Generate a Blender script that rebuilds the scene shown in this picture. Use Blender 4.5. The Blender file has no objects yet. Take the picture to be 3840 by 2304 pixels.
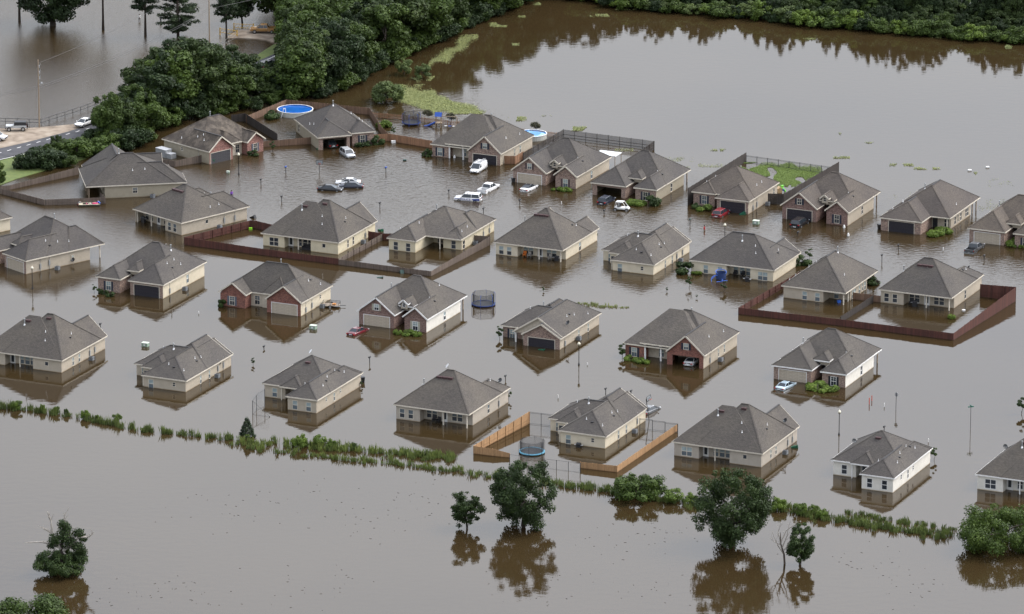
import bpy, math, random
from mathutils import Vector, Matrix
rnd = random.Random(11)
sc = bpy.context.scene
COL = sc.collection
R_ = math.radians

# ------------------------------------------------------------------ camera
FPX, HORIZON, SCALE = 22000.0, -5300.0, 21.5          # survey of the photograph (3840 x 2304)
CX, CY = 1920.0, 1152.0
TH = math.atan((CY - HORIZON) / FPX)
CAMH = FPX * math.sin(TH) / SCALE
cam = bpy.data.cameras.new('camera')
cam.sensor_width = 36.0
cam.lens = FPX / 3840 * 36
cam.clip_start = 10.0
cam.clip_end = 20000.0
camo = bpy.data.objects.new('camera', cam)
COL.objects.link(camo)
camo.location = (0, 0, CAMH)
camo.rotation_euler = (math.pi / 2 - TH, 0, 0)
sc.camera = camo

# ------------------------------------------------------------------ sky, sun, exposure
SUN_EL, SUN_AZ = R_(50), R_(72)       # azimuth: from +Y towards +X
w = bpy.data.worlds.new('World')
sc.world = w
w.use_nodes = True
wn, wl = w.node_tree.nodes, w.node_tree.links
wn.clear()
sky = wn.new('ShaderNodeTexSky')
sky.sky_type = 'NISHITA'
sky.sun_disc = False
sky.sun_elevation = SUN_EL
sky.sun_rotation = SUN_AZ
sky.air_density = 1.0
sky.dust_density = 2.0
sky.ozone_density = 1.0
hs = wn.new('ShaderNodeHueSaturation')
hs.inputs['Saturation'].default_value = 0.33
hs.inputs['Value'].default_value = 1.0
# a closed cloud deck: soft, low contrast
tcw = wn.new('ShaderNodeTexCoord')
mpw = wn.new('ShaderNodeMapping'); mpw.inputs['Scale'].default_value = (3.0, 3.0, 9.0)
nzw = wn.new('ShaderNodeTexNoise'); nzw.inputs['Scale'].default_value = 1.6; nzw.inputs['Detail'].default_value = 4
mxw = wn.new('ShaderNodeMix'); mxw.data_type = 'RGBA'; mxw.blend_type = 'MULTIPLY'
mxw.inputs[0].default_value = 1.0
bg = wn.new('ShaderNodeBackground'); bg.inputs['Strength'].default_value = 0.15
wo = wn.new('ShaderNodeOutputWorld')
wl.new(tcw.outputs['Generated'], mpw.inputs[0]); wl.new(mpw.outputs[0], nzw.inputs['Vector'])
crw = wn.new('ShaderNodeValToRGB')
crw.color_ramp.elements[0].position = .3; crw.color_ramp.elements[0].color = (.83, .86, .92, 1)
crw.color_ramp.elements[1].position = .7; crw.color_ramp.elements[1].color = (1.12, 1.08, 1.03, 1)
wl.new(nzw.outputs[0], crw.inputs[0])
# an overcast dome is dimmer in the haze of the horizon than overhead, all the way round
sxw = wn.new('ShaderNodeSeparateXYZ'); wl.new(tcw.outputs['Generated'], sxw.inputs[0])
mmw = wn.new('ShaderNodeMath'); mmw.operation = 'MAXIMUM'; mmw.inputs[1].default_value = 0; wl.new(sxw.outputs[2], mmw.inputs[0])
maw = wn.new('ShaderNodeMapRange'); maw.interpolation_type = 'SMOOTHSTEP'; maw.inputs['From Min'].default_value = 0; maw.inputs['From Max'].default_value = .52; maw.inputs['To Min'].default_value = .48; maw.inputs['To Max'].default_value = 1.85; wl.new(mmw.outputs[0], maw.inputs['Value'])
mvw = wn.new('ShaderNodeMix'); mvw.data_type = 'RGBA'; mvw.blend_type = 'MULTIPLY'; mvw.inputs[0].default_value = 1.0
wl.new(sky.outputs[0], hs.inputs['Color'])
wl.new(hs.outputs[0], mvw.inputs[6]); wl.new(maw.outputs[0], mvw.inputs[7])
wl.new(mvw.outputs[2], mxw.inputs[6]); wl.new(crw.outputs[0], mxw.inputs[7])
wl.new(mxw.outputs[2], bg.inputs['Color']); wl.new(bg.outputs[0], wo.inputs['Surface'])
sun = bpy.data.lights.new('sun', 'SUN')
sun.energy = 0.55
sun.angle = R_(22)
sun.color = (1.0, 0.96, 0.9)
suno = bpy.data.objects.new('sun', sun)
COL.objects.link(suno)
sd = Vector((math.sin(SUN_AZ) * math.cos(SUN_EL), math.cos(SUN_AZ) * math.cos(SUN_EL), math.sin(SUN_EL)))
suno.rotation_euler = (-sd).to_track_quat('-Z', 'Y').to_euler()
suno.location = (60, 900, 150)
vs = sc.view_settings
vs.view_transform = 'Standard'
vs.look = 'None'
vs.exposure = 1.06
vs.gamma = 1.0
vs.use_curve_mapping = False

# ------------------------------------------------------------------ survey helpers
def T(c, r, x, y):                       # 4 x 4 survey sheets -> photograph pixel
    return (960 * c + x * 960 / 2473, 576 * r + y * 576 / 1484)

def D(x, y):                             # overview sheet -> photograph pixel
    return (x * 1.55277, y * 1.55277)

def Z(ox, oy, x, y, k=480 / 1400):       # detail sheet with its corner at ox, oy
    return (ox + x * k, oy + y * k)

def at(p, z=0.0):                        # point of the level z seen at a photograph pixel
    a = (p[0] - CX) / FPX
    b = (p[1] - CY) / FPX
    d = Vector((a, math.cos(TH) - b * math.sin(TH), -(math.sin(TH) + b * math.cos(TH))))
    t = (z - CAMH) / d.z
    return Vector((0, 0, CAMH)) + d * t

def hgt(pb, pt):                         # height of an upright: foot pixel, top pixel
    P = at(pb)
    dist = P.y * math.cos(TH) + CAMH * math.sin(TH)
    return (pb[1] - pt[1]) * dist / FPX / math.cos(TH)

# ------------------------------------------------------------------ materials
MATS = {}
def _nt(name):
    m = bpy.data.materials.new(name)
    m.use_nodes = True
    n = m.node_tree.nodes
    return m, n, m.node_tree.links, n['Principled BSDF']

def plain(name, col, rough=0.6, spec=0.4, metal=0.0, var=0.12, scale=3.0):
    if name in MATS: return MATS[name]
    m, n, l, b = _nt(name)
    b.inputs['Roughness'].default_value = rough
    b.inputs['Specular IOR Level'].default_value = spec
    b.inputs['Metallic'].default_value = metal
    tc = n.new('ShaderNodeTexCoord')
    nz = n.new('ShaderNodeTexNoise'); nz.inputs['Scale'].default_value = scale; nz.inputs['Detail'].default_value = 5
    l.new(tc.outputs['Object'], nz.inputs['Vector'])
    mr = n.new('ShaderNodeMapRange'); mr.inputs['From Min'].default_value = .3; mr.inputs['From Max'].default_value = .7
    mr.inputs['To Min'].default_value = 1 - var; mr.inputs['To Max'].default_value = 1 + var
    l.new(nz.outputs[0], mr.inputs['Value'])
    mx = n.new('ShaderNodeMix'); mx.data_type = 'RGBA'; mx.blend_type = 'MULTIPLY'; mx.inputs[0].default_value = 1
    mx.inputs[6].default_value = (*col, 1)
    l.new(mr.outputs[0], mx.inputs[7]); l.new(mx.outputs[2], b.inputs['Base Color'])
    MATS[name] = m
    return m

def mathn(n, l, op, a, b=None):
    q = n.new('ShaderNodeMath'); q.operation = op
    for i, x in enumerate((a, b)):
        if x is None: continue
        if isinstance(x, (int, float)): q.inputs[i].default_value = x
        else: l.new(x, q.inputs[i])
    return q.outputs[0]

def ramp(n, l, fac, stops):
    r = n.new('ShaderNodeValToRGB')
    e = r.color_ramp.elements
    while len(e) < len(stops): e.new(0.5)
    for i, (p, c) in enumerate(stops):
        e[i].position = p; e[i].color = (*c, 1)
    l.new(fac, r.inputs[0])
    return r.outputs[0]

def course_coords(n, l):                 # running length along a wall or slope, and height
    tc = n.new('ShaderNodeTexCoord')
    s = n.new('ShaderNodeSeparateXYZ'); l.new(tc.outputs['Object'], s.inputs[0])
    run = mathn(n, l, 'ADD', s.outputs[0], s.outputs[1])
    cb = n.new('ShaderNodeCombineXYZ'); l.new(run, cb.inputs[0]); l.new(s.outputs[2], cb.inputs[1])
    return tc, s, cb.outputs[0]

def mul(n, l, a, b, f=1.0):
    mx = n.new('ShaderNodeMix'); mx.data_type = 'RGBA'; mx.blend_type = 'MULTIPLY'; mx.inputs[0].default_value = f
    l.new(a, mx.inputs[6])
    if isinstance(b, tuple): mx.inputs[7].default_value = (*b, 1)
    else: l.new(b, mx.inputs[7])
    return mx.outputs[2]

def shingle(name, base, weather=0.0):
    if name in MATS: return MATS[name]
    m, n, l, b = _nt(name)
    tc, s, uv = course_coords(n, l)
    oi = n.new('ShaderNodeObjectInfo')
    sh = n.new('ShaderNodeVectorMath'); sh.operation = 'ADD'
    l.new(uv, sh.inputs[0])
    cbo = n.new('ShaderNodeCombineXYZ'); l.new(mathn(n, l, 'MULTIPLY', oi.outputs['Random'], 37.0), cbo.inputs[0])
    l.new(cbo.outputs[0], sh.inputs[1])
    br = n.new('ShaderNodeTexBrick')
    br.inputs['Scale'].default_value = 1
    br.inputs['Brick Width'].default_value = 0.31; br.inputs['Row Height'].default_value = 0.085
    br.inputs['Mortar Size'].default_value = 0.012; br.inputs['Bias'].default_value = 0.0
    k = base
    br.inputs['Color1'].default_value = (k[0] * .8, k[1] * .8, k[2] * .8, 1)
    br.inputs['Color2'].default_value = (k[0] * 1.2, k[1] * 1.19, k[2] * 1.17, 1)
    br.inputs['Mortar'].default_value = (k[0] * .5, k[1] * .5, k[2] * .5, 1)
    l.new(sh.outputs[0], br.inputs['Vector'])
    n1 = n.new('ShaderNodeTexNoise'); n1.inputs['Scale'].default_value = 4.5; n1.inputs['Detail'].default_value = 7; n1.inputs['Roughness'].default_value = .7
    l.new(tc.outputs['Object'], n1.inputs['Vector'])
    c = mul(n, l, br.outputs[0], ramp(n, l, n1.outputs[0], [(.3, (.78, .78, .8)), (.7, (1.2, 1.19, 1.16))]))
    n2 = n.new('ShaderNodeTexNoise'); n2.inputs['Scale'].default_value = .22; n2.inputs['Detail'].default_value = 3
    l.new(tc.outputs['Object'], n2.inputs['Vector'])
    c = mul(n, l, c, ramp(n, l, n2.outputs[0], [(.35, (.9, .9, .92)), (.65, (1.08, 1.07, 1.04))]))
    if weather:                          # algae streaks that run down the slope
        mp = n.new('ShaderNodeMapping'); mp.inputs['Scale'].default_value = (1.0, 1.0, .16)
        l.new(tc.outputs['Object'], mp.inputs[0])
        n3 = n.new('ShaderNodeTexNoise'); n3.inputs['Scale'].default_value = .8; n3.inputs['Detail'].default_value = 4
        l.new(mp.outputs[0], n3.inputs['Vector'])
        c = mul(n, l, c, ramp(n, l, n3.outputs[0], [(.42, (.42, .42, .44)), (.6, (1, 1, 1))]), weather)
    c = mul(n, l, c, ramp(n, l, oi.outputs['Random'], [(0, (.90, .90, .92)), (.5, (1, .99, .97)), (1, (1.10, 1.07, 1.02))]))
    l.new(c, b.inputs['Base Color'])
    b.inputs['Roughness'].default_value = .9; b.inputs['Specular IOR Level'].default_value = .25
    bp = n.new('ShaderNodeBump'); bp.inputs['Strength'].default_value = .4; bp.inputs['Distance'].default_value = .02
    l.new(br.outputs[1], bp.inputs['Height']); l.new(bp.outputs[0], b.inputs['Normal'])
    MATS[name] = m
    return m

def siding(name, col):
    if name in MATS: return MATS[name]
    m, n, l, b = _nt(name)
    tc, s, uv = course_coords(n, l)
    f = mathn(n, l, 'FRACT', mathn(n, l, 'DIVIDE', s.outputs[2], .115))
    c = ramp(n, l, f, [(0, (col[0] * .72, col[1] * .72, col[2] * .72)), (.16, tuple(x * .97 for x in col)), (1, tuple(x * 1.04 for x in col))])
    nz = n.new('ShaderNodeTexNoise'); nz.inputs['Scale'].default_value = 1.3; nz.inputs['Detail'].default_value = 6
    l.new(tc.outputs['Object'], nz.inputs['Vector'])
    c = mul(n, l, c, ramp(n, l, nz.outputs[0], [(.35, (.93, .93, .92)), (.65, (1.04, 1.04, 1.04))]))
    # silt line left by the water
    n2 = n.new('ShaderNodeTexNoise'); n2.inputs['Scale'].default_value = 2.5
    l.new(tc.outputs['Object'], n2.inputs['Vector'])
    hh = mathn(n, l, 'ADD', s.outputs[2], mathn(n, l, 'MULTIPLY', n2.outputs[0], -.12))
    c = mul(n, l, c, ramp(n, l, hh, [(.02, (.62, .54, .44)), (.09, (1, 1, 1))]))
    l.new(c, b.inputs['Base Color'])
    b.inputs['Roughness'].default_value = .55
    bp = n.new('ShaderNodeBump'); bp.inputs['Strength'].default_value = .5; bp.inputs['Distance'].default_value = .02
    l.new(f, bp.inputs['Height']); l.new(bp.outputs[0], b.inputs['Normal'])
    MATS[name] = m
    return m

def brick(name, c1, c2, mortar):
    if name in MATS: return MATS[name]
    m, n, l, b = _nt(name)
    tc, s, uv = course_coords(n, l)
    br = n.new('ShaderNodeTexBrick')
    br.inputs['Scale'].default_value = 1
    br.inputs['Brick Width'].default_value = .30; br.inputs['Row Height'].default_value = .11
    br.inputs['Mortar Size'].default_value = .012
    br.inputs['Color1'].default_value = (*c1, 1); br.inputs['Color2'].default_value = (*c2, 1)
    br.inputs['Mortar'].default_value = (*mortar, 1)
    l.new(uv, br.inputs['Vector'])
    mp = n.new('ShaderNodeMapping'); mp.inputs['Scale'].default_value = (3.2, 3.2, 8.0)
    l.new(tc.outputs['Object'], mp.inputs[0])
    nz = n.new('ShaderNodeTexNoise'); nz.inputs['Scale'].default_value = 1.0; nz.inputs['Detail'].default_value = 3
    l.new(mp.outputs[0], nz.inputs['Vector'])
    c = mul(n, l, br.outputs[0], ramp(n, l, nz.outputs[0], [(.32, (.55, .52, .52)), (.5, (1, 1, 1)), (.68, (1.5, 1.42, 1.34))]))
    hh = s.outputs[2]
    c = mul(n, l, c, ramp(n, l, hh, [(.01, (.6, .54, .46)), (.07, (1, 1, 1))]))
    l.new(c, b.inputs['Base Color'])
    b.inputs['Roughness'].default_value = .85
    bp = n.new('ShaderNodeBump'); bp.inputs['Strength'].default_value = .5; bp.inputs['Distance'].default_value = .02
    l.new(br.outputs[1], bp.inputs['Height']); l.new(bp.outputs[0], b.inputs['Normal'])
    MATS[name] = m
    return m

def boards(name, col, var=.3, pitch=.15):
    if name in MATS: return MATS[name]
    m, n, l, b = _nt(name)
    tc = n.new('ShaderNodeTexCoord')
    s = n.new('ShaderNodeSeparateXYZ'); l.new(tc.outputs['Object'], s.inputs[0])
    idx = mathn(n, l, 'FLOOR', mathn(n, l, 'DIVIDE', s.outputs[0], pitch))
    wn_ = n.new('ShaderNodeTexWhiteNoise'); wn_.noise_dimensions = '2D'
    oi = n.new('ShaderNodeObjectInfo')
    cb = n.new('ShaderNodeCombineXYZ'); l.new(idx, cb.inputs[0]); l.new(oi.outputs['Random'], cb.inputs[1])
    l.new(cb.outputs[0], wn_.inputs['Vector'])
    c = ramp(n, l, wn_.outputs[0], [(0, tuple(x * (1 - var) for x in col)), (1, tuple(x * (1 + var) for x in col))])
    mp = n.new('ShaderNodeMapping'); mp.inputs['Scale'].default_value = (9, 9, 1.2)
    l.new(tc.outputs['Object'], mp.inputs[0])
    nz = n.new('ShaderNodeTexNoise'); nz.inputs['Scale'].default_value = 1.6; nz.inputs['Detail'].default_value = 5
    l.new(mp.outputs[0], nz.inputs['Vector'])
    c = mul(n, l, c, ramp(n, l, nz.outputs[0], [(.3, (.75, .74, .73)), (.7, (1.15, 1.13, 1.1))]))
    c = mul(n, l, c, ramp(n, l, s.outputs[2], [(.0, (.5, .44, .38)), (.16, (1, 1, 1))]))
    l.new(c, b.inputs['Base Color'])
    b.inputs['Roughness'].default_value = .85
    MATS[name] = m
    return m

def leafmat(name, col, var=.5, trans=.25, yellow=.0):
    if name in MATS: return MATS[name]
    m, n, l, b = _nt(name)
    at_ = n.new('ShaderNodeAttribute'); at_.attribute_name = 'tint'
    oi = n.new('ShaderNodeObjectInfo')
    f = mathn(n, l, 'ADD', mathn(n, l, 'MULTIPLY', at_.outputs['Fac'], .75), mathn(n, l, 'MULTIPLY', oi.outputs['Random'], .25))
    a = tuple(x * (1 - var) for x in col)
    z = (col[0] * (1 + var * 1.25), col[1] * (1 + var), col[2] * (1 + var * .5))
    c = ramp(n, l, f, [(.08, a), (.5, col), (.92, z)])
    if yellow:
        c2 = n.new('ShaderNodeMix'); c2.data_type = 'RGBA'; c2.inputs[0].default_value = yellow
        l.new(c, c2.inputs[6]); c2.inputs[7].default_value = (.2, .2, .03, 1)
        c = c2.outputs[2]
    l.new(c, b.inputs['Base Color'])
    b.inputs['Roughness'].default_value = .6; b.inputs['Specular IOR Level'].default_value = .25
    tr = n.new('ShaderNodeBsdfTranslucent'); l.new(c, tr.inputs['Color'])
    ms = n.new('ShaderNodeMixShader'); ms.inputs[0].default_value = trans
    l.new(b.outputs[0], ms.inputs[1]); l.new(tr.outputs[0], ms.inputs[2])
    l.new(ms.outputs[0], n['Material Output'].inputs['Surface'])
    MATS[name] = m
    return m

def paint(name, col, rough=.22, metal=0.0, coat=.6):
    if name in MATS: return MATS[name]
    m, n, l, b = _nt(name)
    b.inputs['Roughness'].default_value = rough
    b.inputs['Metallic'].default_value = metal
    b.inputs['Coat Weight'].default_value = coat
    tc = n.new('ShaderNodeTexCoord')
    s = n.new('ShaderNodeSeparateXYZ'); l.new(tc.outputs['Object'], s.inputs[0])
    nz = n.new('ShaderNodeTexNoise'); nz.inputs['Scale'].default_value = 2.2; nz.inputs['Detail'].default_value = 5
    l.new(tc.outputs['Object'], nz.inputs['Vector'])
    h = mathn(n, l, 'ADD', s.outputs[2], mathn(n, l, 'MULTIPLY', nz.outputs[0], .2))
    # road and silt film low on the body
    mx = n.new('ShaderNodeMix'); mx.data_type = 'RGBA'
    l.new(ramp(n, l, h, [(.25, (.28, .28, .28)), (.75, (.02, .02, .02))]), mx.inputs[0])
    mx.inputs[6].default_value = (*col, 1); mx.inputs[7].default_value = (.16, .13, .10, 1)
    l.new(mx.outputs[2], b.inputs['Base Color'])
    MATS[name] = m
    return m

def glass(name, col, rough=.06):
    if name in MATS: return MATS[name]
    m = plain(name, col, rough, .6, 0, .25, 1.2)
    return m

# ------------------------------------------------------------------ mesh builder
class MB:
    def __init__(s): s.v = []; s.f = []; s.m = []
    def add(s, vs_, fs, mi=0):
        k = len(s.v)
        s.v += [tuple(p) for p in vs_]
        s.f += [tuple(i + k for i in f) for f in fs]
        s.m += [mi] * len(fs)
        return s
    def box(s, x0, y0, z0, x1, y1, z1, mi=0, M=None):
        if x0 > x1: x0, x1 = x1, x0
        if y0 > y1: y0, y1 = y1, y0
        vv = [Vector(p) for p in ((x0, y0, z0), (x1, y0, z0), (x1, y1, z0), (x0, y1, z0), (x0, y0, z1), (x1, y0, z1), (x1, y1, z1), (x0, y1, z1))]
        if M: vv = [M @ p for p in vv]
        return s.add(vv, ((0, 3, 2, 1), (4, 5, 6, 7), (0, 1, 5, 4), (1, 2, 6, 5), (2, 3, 7, 6), (3, 0, 4, 7)), mi)
    def beam(s, p0, p1, w_, h_, mi=0):
        p0, p1 = Vector(p0), Vector(p1)
        d = p1 - p0
        if d.length < 1e-6: return s
        d.normalize()
        side = d.cross(Vector((0, 0, 1)))
        if side.length < 1e-3: side = Vector((1, 0, 0))
        side.normalize()
        up = side.cross(d)
        vv = []
        for p in (p0, p1):
            for a, b in ((-1, -1), (1, -1), (1, 1), (-1, 1)):
                vv.append(p + side * a * w_ / 2 + up * b * h_ / 2)
        return s.add(vv, ((3, 2, 1, 0), (4, 5, 6, 7), (0, 1, 5, 4), (1, 2, 6, 5), (2, 3, 7, 6), (3, 0, 4, 7)), mi)
    def tube(s, pts, rad, n=8, mi=0, cap=True):
        pts = [Vector(p) for p in pts]
        if isinstance(rad, (int, float)): rad = [rad] * len(pts)
        k = len(s.v)
        for i, p in enumerate(pts):
            d = (pts[min(i + 1, len(pts) - 1)] - pts[max(i - 1, 0)])
            if d.length < 1e-9: d = Vector((0, 0, 1))
            d.normalize()
            a = d.cross(Vector((0, 0, 1)))
            if a.length < 1e-3: a = Vector((1, 0, 0))
            a.normalize(); b = d.cross(a)
            for j in range(n):
                t = 2 * math.pi * j / n
                s.v.append(tuple(p + (a * math.cos(t) + b * math.sin(t)) * rad[i]))
        for i in range(len(pts) - 1):
            for j in range(n):
                j2 = (j + 1) % n
                s.f.append((k + i * n + j, k + i * n + j2, k + (i + 1) * n + j2, k + (i + 1) * n + j)); s.m.append(mi)
        if cap:
            s.f.append(tuple(k + j for j in range(n))[::-1]); s.m.append(mi)
            s.f.append(tuple(k + (len(pts) - 1) * n + j for j in range(n))); s.m.append(mi)
        return s
    def lathe(s, prof, n=16, mi=0, c=(0, 0)):
        k = len(s.v)
        for r, z in prof:
            for j in range(n):
                t = 2 * math.pi * j / n
                s.v.append((c[0] + r * math.cos(t), c[1] + r * math.sin(t), z))
        for i in range(len(prof) - 1):
            for j in range(n):
                j2 = (j + 1) % n
                s.f.append((k + i * n + j, k + i * n + j2, k + (i + 1) * n + j2, k + (i + 1) * n + j)); s.m.append(mi)
        return s
    def mesh(s, name, mats, smooth=False):
        me = bpy.data.meshes.new(name)
        me.from_pydata(s.v, [], s.f)
        if not isinstance(mats, (list, tuple)): mats = [mats]
        for m in mats: me.materials.append(m)
        if len(mats) > 1: me.polygons.foreach_set('material_index', s.m)
        if smooth: me.polygons.foreach_set('use_smooth', [True] * len(me.polygons))
        me.update()
        return me
    def build(s, name, mats, parent=None, loc=None, rotz=0.0, smooth=False):
        return link(name, s.mesh(name, mats, smooth), parent, loc, rotz)

def link(name, me, parent=None, loc=None, rotz=0.0):
    o = bpy.data.objects.new(name, me)
    COL.objects.link(o)
    if parent: o.parent = parent
    if loc is not None: o.location = loc
    if rotz: o.rotation_euler = (0, 0, rotz)
    return o

def tag(o, label, cat, group=None, kind=None):
    o['label'] = label
    if cat: o['category'] = cat
    if group: o['group'] = group
    if kind: o['kind'] = kind
    return o

def thing(name, label, cat, loc=(0, 0, 0), rotz=0.0, group=None):
    o = bpy.data.objects.new(name, None)
    COL.objects.link(o)
    o.empty_display_size = .3
    o.location = loc
    o.rotation_euler = (0, 0, rotz)
    return tag(o, label, cat, group)

def dup(root, loc, rotz=None, label=None):
    def cp(o, par):
        c = o.copy(); COL.objects.link(c)
        if par: c.parent = par
        for ch in o.children: cp(ch, c)
        return c
    r = cp(root, None)
    r.location = loc
    if rotz is not None: r.rotation_euler = (0, 0, rotz)
    if label: r['label'] = label
    return r
cy = sc.cycles
cy.max_bounces = 6; cy.diffuse_bounces = 2; cy.glossy_bounces = 3; cy.transmission_bounces = 2; cy.transparent_max_bounces = 4
cy.caustics_reflective = False; cy.caustics_refractive = False
# ------------------------------------------------------------------ ground, water, road
M_WHITE = plain('trim_white', (.72, .71, .68), .5)
M_CREAM = plain('trim_cream', (.56, .51, .42), .55)
M_TRIMTAN = plain('trim_tan', (.46, .41, .33), .55)
M_BLACK = plain('black_plastic', (.02, .02, .022), .45)
M_DARK = plain('dark_metal', (.03, .032, .034), .5)
M_GREY = plain('grey_metal', (.30, .31, .31), .5, .5, .3)
M_LGREY = plain('galvanised', (.48, .49, .50), .4, .5, .5)
M_WOODP = plain('post_wood', (.26, .20, .14), .8)
M_GLASSD = glass('glass_dark', (.028, .034, .042))
M_GLASSL = glass('glass_blind', (.30, .36, .36), .12)
M_GLASSM = glass('glass_screen', (.10, .125, .14), .12)
M_INT = plain('interior_wall', (.10, .085, .07), .9)

def struct(o):
    o['kind'] = 'structure'
    return o

gm, n, l, b = _nt('silty_ground')
tc = n.new('ShaderNodeTexCoord')
nz = n.new('ShaderNodeTexNoise'); nz.inputs['Scale'].default_value = .05; nz.inputs['Detail'].default_value = 6
l.new(tc.outputs['Object'], nz.inputs['Vector'])
l.new(ramp(n, l, nz.outputs[0], [(.35, (.10, .08, .05)), (.65, (.09, .10, .045))]), b.inputs['Base Color'])
b.inputs['Roughness'].default_value = .95
g = MB().add([(-9000, -3000, -2.4), (9000, -3000, -2.4), (9000, 15000, -2.4), (-9000, 15000, -2.4)], [(0, 1, 2, 3)])
struct(g.build('ground', gm))

# turbid flood water: brown body, clear surface; wind-ruffled in the street and on the far pond
wm, n, l, b = _nt('flood_water')
tc = n.new('ShaderNodeTexCoord')
sp = n.new('ShaderNodeSeparateXYZ'); l.new(tc.outputs['Object'], sp.inputs[0])
def gauss(cx, cy, rx, ry, ang=0.0):
    mp = n.new('ShaderNodeMapping'); mp.vector_type = 'TEXTURE'
    mp.inputs['Location'].default_value = (cx, cy, 0)
    mp.inputs['Rotation'].default_value = (0, 0, ang)
    mp.inputs['Scale'].default_value = (rx, ry, 1)
    l.new(tc.outputs['Object'], mp.inputs[0])
    ln = n.new('ShaderNodeVectorMath'); ln.operation = 'LENGTH'
    l.new(mp.outputs[0], ln.inputs[0])
    mr = n.new('ShaderNodeMapRange'); mr.interpolation_type = 'SMOOTHSTEP'
    mr.inputs['From Min'].default_value = 1.0; mr.inputs['From Max'].default_value = .45
    mr.inputs['To Min'].default_value = 0; mr.inputs['To Max'].default_value = 1
    l.new(ln.outputs['Value'], mr.inputs['Value'])
    return mr.outputs[0]
p1 = at(D(900, 400)); p2 = at(D(130, 150)); p3 = at(D(1700, 545)); p4 = at(D(2150, 600)); p5 = at(D(330, 520))
ruff_pond = gauss(p2.x, p2.y, 80, 190)
ruff = mathn(n, l, 'MAXIMUM', gauss(p1.x, p1.y, 45, 70), mathn(n, l, 'MULTIPLY', gauss(p3.x, p3.y, 60, 60, R_(-24)), .75))
ruff = mathn(n, l, 'MAXIMUM', ruff, mathn(n, l, 'MULTIPLY', gauss(p4.x, p4.y, 55, 60, R_(-24)), .6))
ruff = mathn(n, l, 'MAXIMUM', ruff, mathn(n, l, 'MULTIPLY', gauss(p5.x, p5.y, 30, 60), .4))
def wnoise(scale, detail, sx=1, sy=1, rot=0):
    mp = n.new('ShaderNodeMapping'); mp.inputs['Scale'].default_value = (sx, sy, 1); mp.inputs['Rotation'].default_value = (0, 0, rot)
    l.new(tc.outputs['Object'], mp.inputs[0])
    q = n.new('ShaderNodeTexNoise'); q.inputs['Scale'].default_value = scale; q.inputs['Detail'].default_value = detail
    l.new(mp.outputs[0], q.inputs['Vector'])
    return q.outputs[0]
calm = wnoise(.75, 3, .6, 1.0, .3)
chop = wnoise(1.6, 3, .55, 1.0, -.35)
fine = wnoise(5.0, 2, .8, 1, .2)
h1 = mathn(n, l, 'MULTIPLY', calm, .012)
h2 = mathn(n, l, 'MULTIPLY', mathn(n, l, 'MULTIPLY', chop, ruff), .10)
h3 = mathn(n, l, 'MULTIPLY', mathn(n, l, 'MULTIPLY', fine, mathn(n, l, 'ADD', mathn(n, l, 'MULTIPLY', ruff_pond, 1.9), .06)), .03)
bp = n.new('ShaderNodeBump'); bp.inputs['Strength'].default_value = 1.0; bp.inputs['Distance'].default_value = 1.0
l.new(mathn(n, l, 'ADD', mathn(n, l, 'ADD', h1, h2), h3), bp.inputs['Height'])
l.new(bp.outputs[0], b.inputs['Normal'])
big = wnoise(.022, 4)
l.new(ramp(n, l, big, [(.3, (.028, .0182, .0075)), (.7, (.036, .0240, .0105))]), b.inputs['Base Color'])
b.inputs['Roughness'].default_value = .02
b.inputs['IOR'].default_value = 1.36
b.inputs['Specular IOR Level'].default_value = .5
N = 24
g = MB().add([(-9000, -3000, 0), (9000, -3000, 0), (9000, 15000, 0), (-9000, 15000, 0)], [(0, 1, 2, 3)])
struct(g.build('flood_water', wm))

def sheet(name, pts, z, mat, thick=1.0):  # closed slab with its top at z
    P = [at(p, z) if len(p) == 2 else Vector(p) for p in pts]
    m = MB(); k = len(P)
    m.add([(p.x, p.y, z) for p in P] + [(p.x, p.y, z - thick) for p in P],
          [tuple(range(k)), tuple(range(2 * k - 1, k - 1, -1))] + [(i, i + k, (i + 1) % k + k, (i + 1) % k) for i in range(k)])
    return struct(m.build(name, mat))

asph, n, l, b = _nt('asphalt')
tc = n.new('ShaderNodeTexCoord')
nz = n.new('ShaderNodeTexNoise'); nz.inputs['Scale'].default_value = .5; nz.inputs['Detail'].default_value = 8
l.new(tc.outputs['Object'], nz.inputs['Vector'])
l.new(ramp(n, l, nz.outputs[0], [(.35, (.032, .032, .036)), (.65, (.055, .055, .060))]), b.inputs['Base Color'])
b.inputs['Roughness'].default_value = .85
dirt, n, l, b = _nt('gravel_lot')
tc = n.new('ShaderNodeTexCoord')
nz = n.new('ShaderNodeTexNoise'); nz.inputs['Scale'].default_value = .45; nz.inputs['Detail'].default_value = 9
l.new(tc.outputs['Object'], nz.inputs['Vector'])
l.new(ramp(n, l, nz.outputs[0], [(.3, (.13, .10, .07)), (.5, (.24, .19, .14)), (.7, (.32, .27, .21))]), b.inputs['Base Color'])
b.inputs['Roughness'].default_value = .9
grs, n, l, b = _nt('verge_grass')
tc = n.new('ShaderNodeTexCoord')
nz = n.new('ShaderNodeTexNoise'); nz.inputs['Scale'].default_value = .8; nz.inputs['Detail'].default_value = 9; nz.inputs['Roughness'].default_value = .7
l.new(tc.outputs['Object'], nz.inputs['Vector'])
l.new(ramp(n, l, nz.outputs[0], [(.3, (.055, .085, .02)), (.55, (.10, .13, .03)), (.75, (.14, .14, .05))]), b.inputs['Base Color'])
b.inputs['Roughness'].default_value = .9

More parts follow.
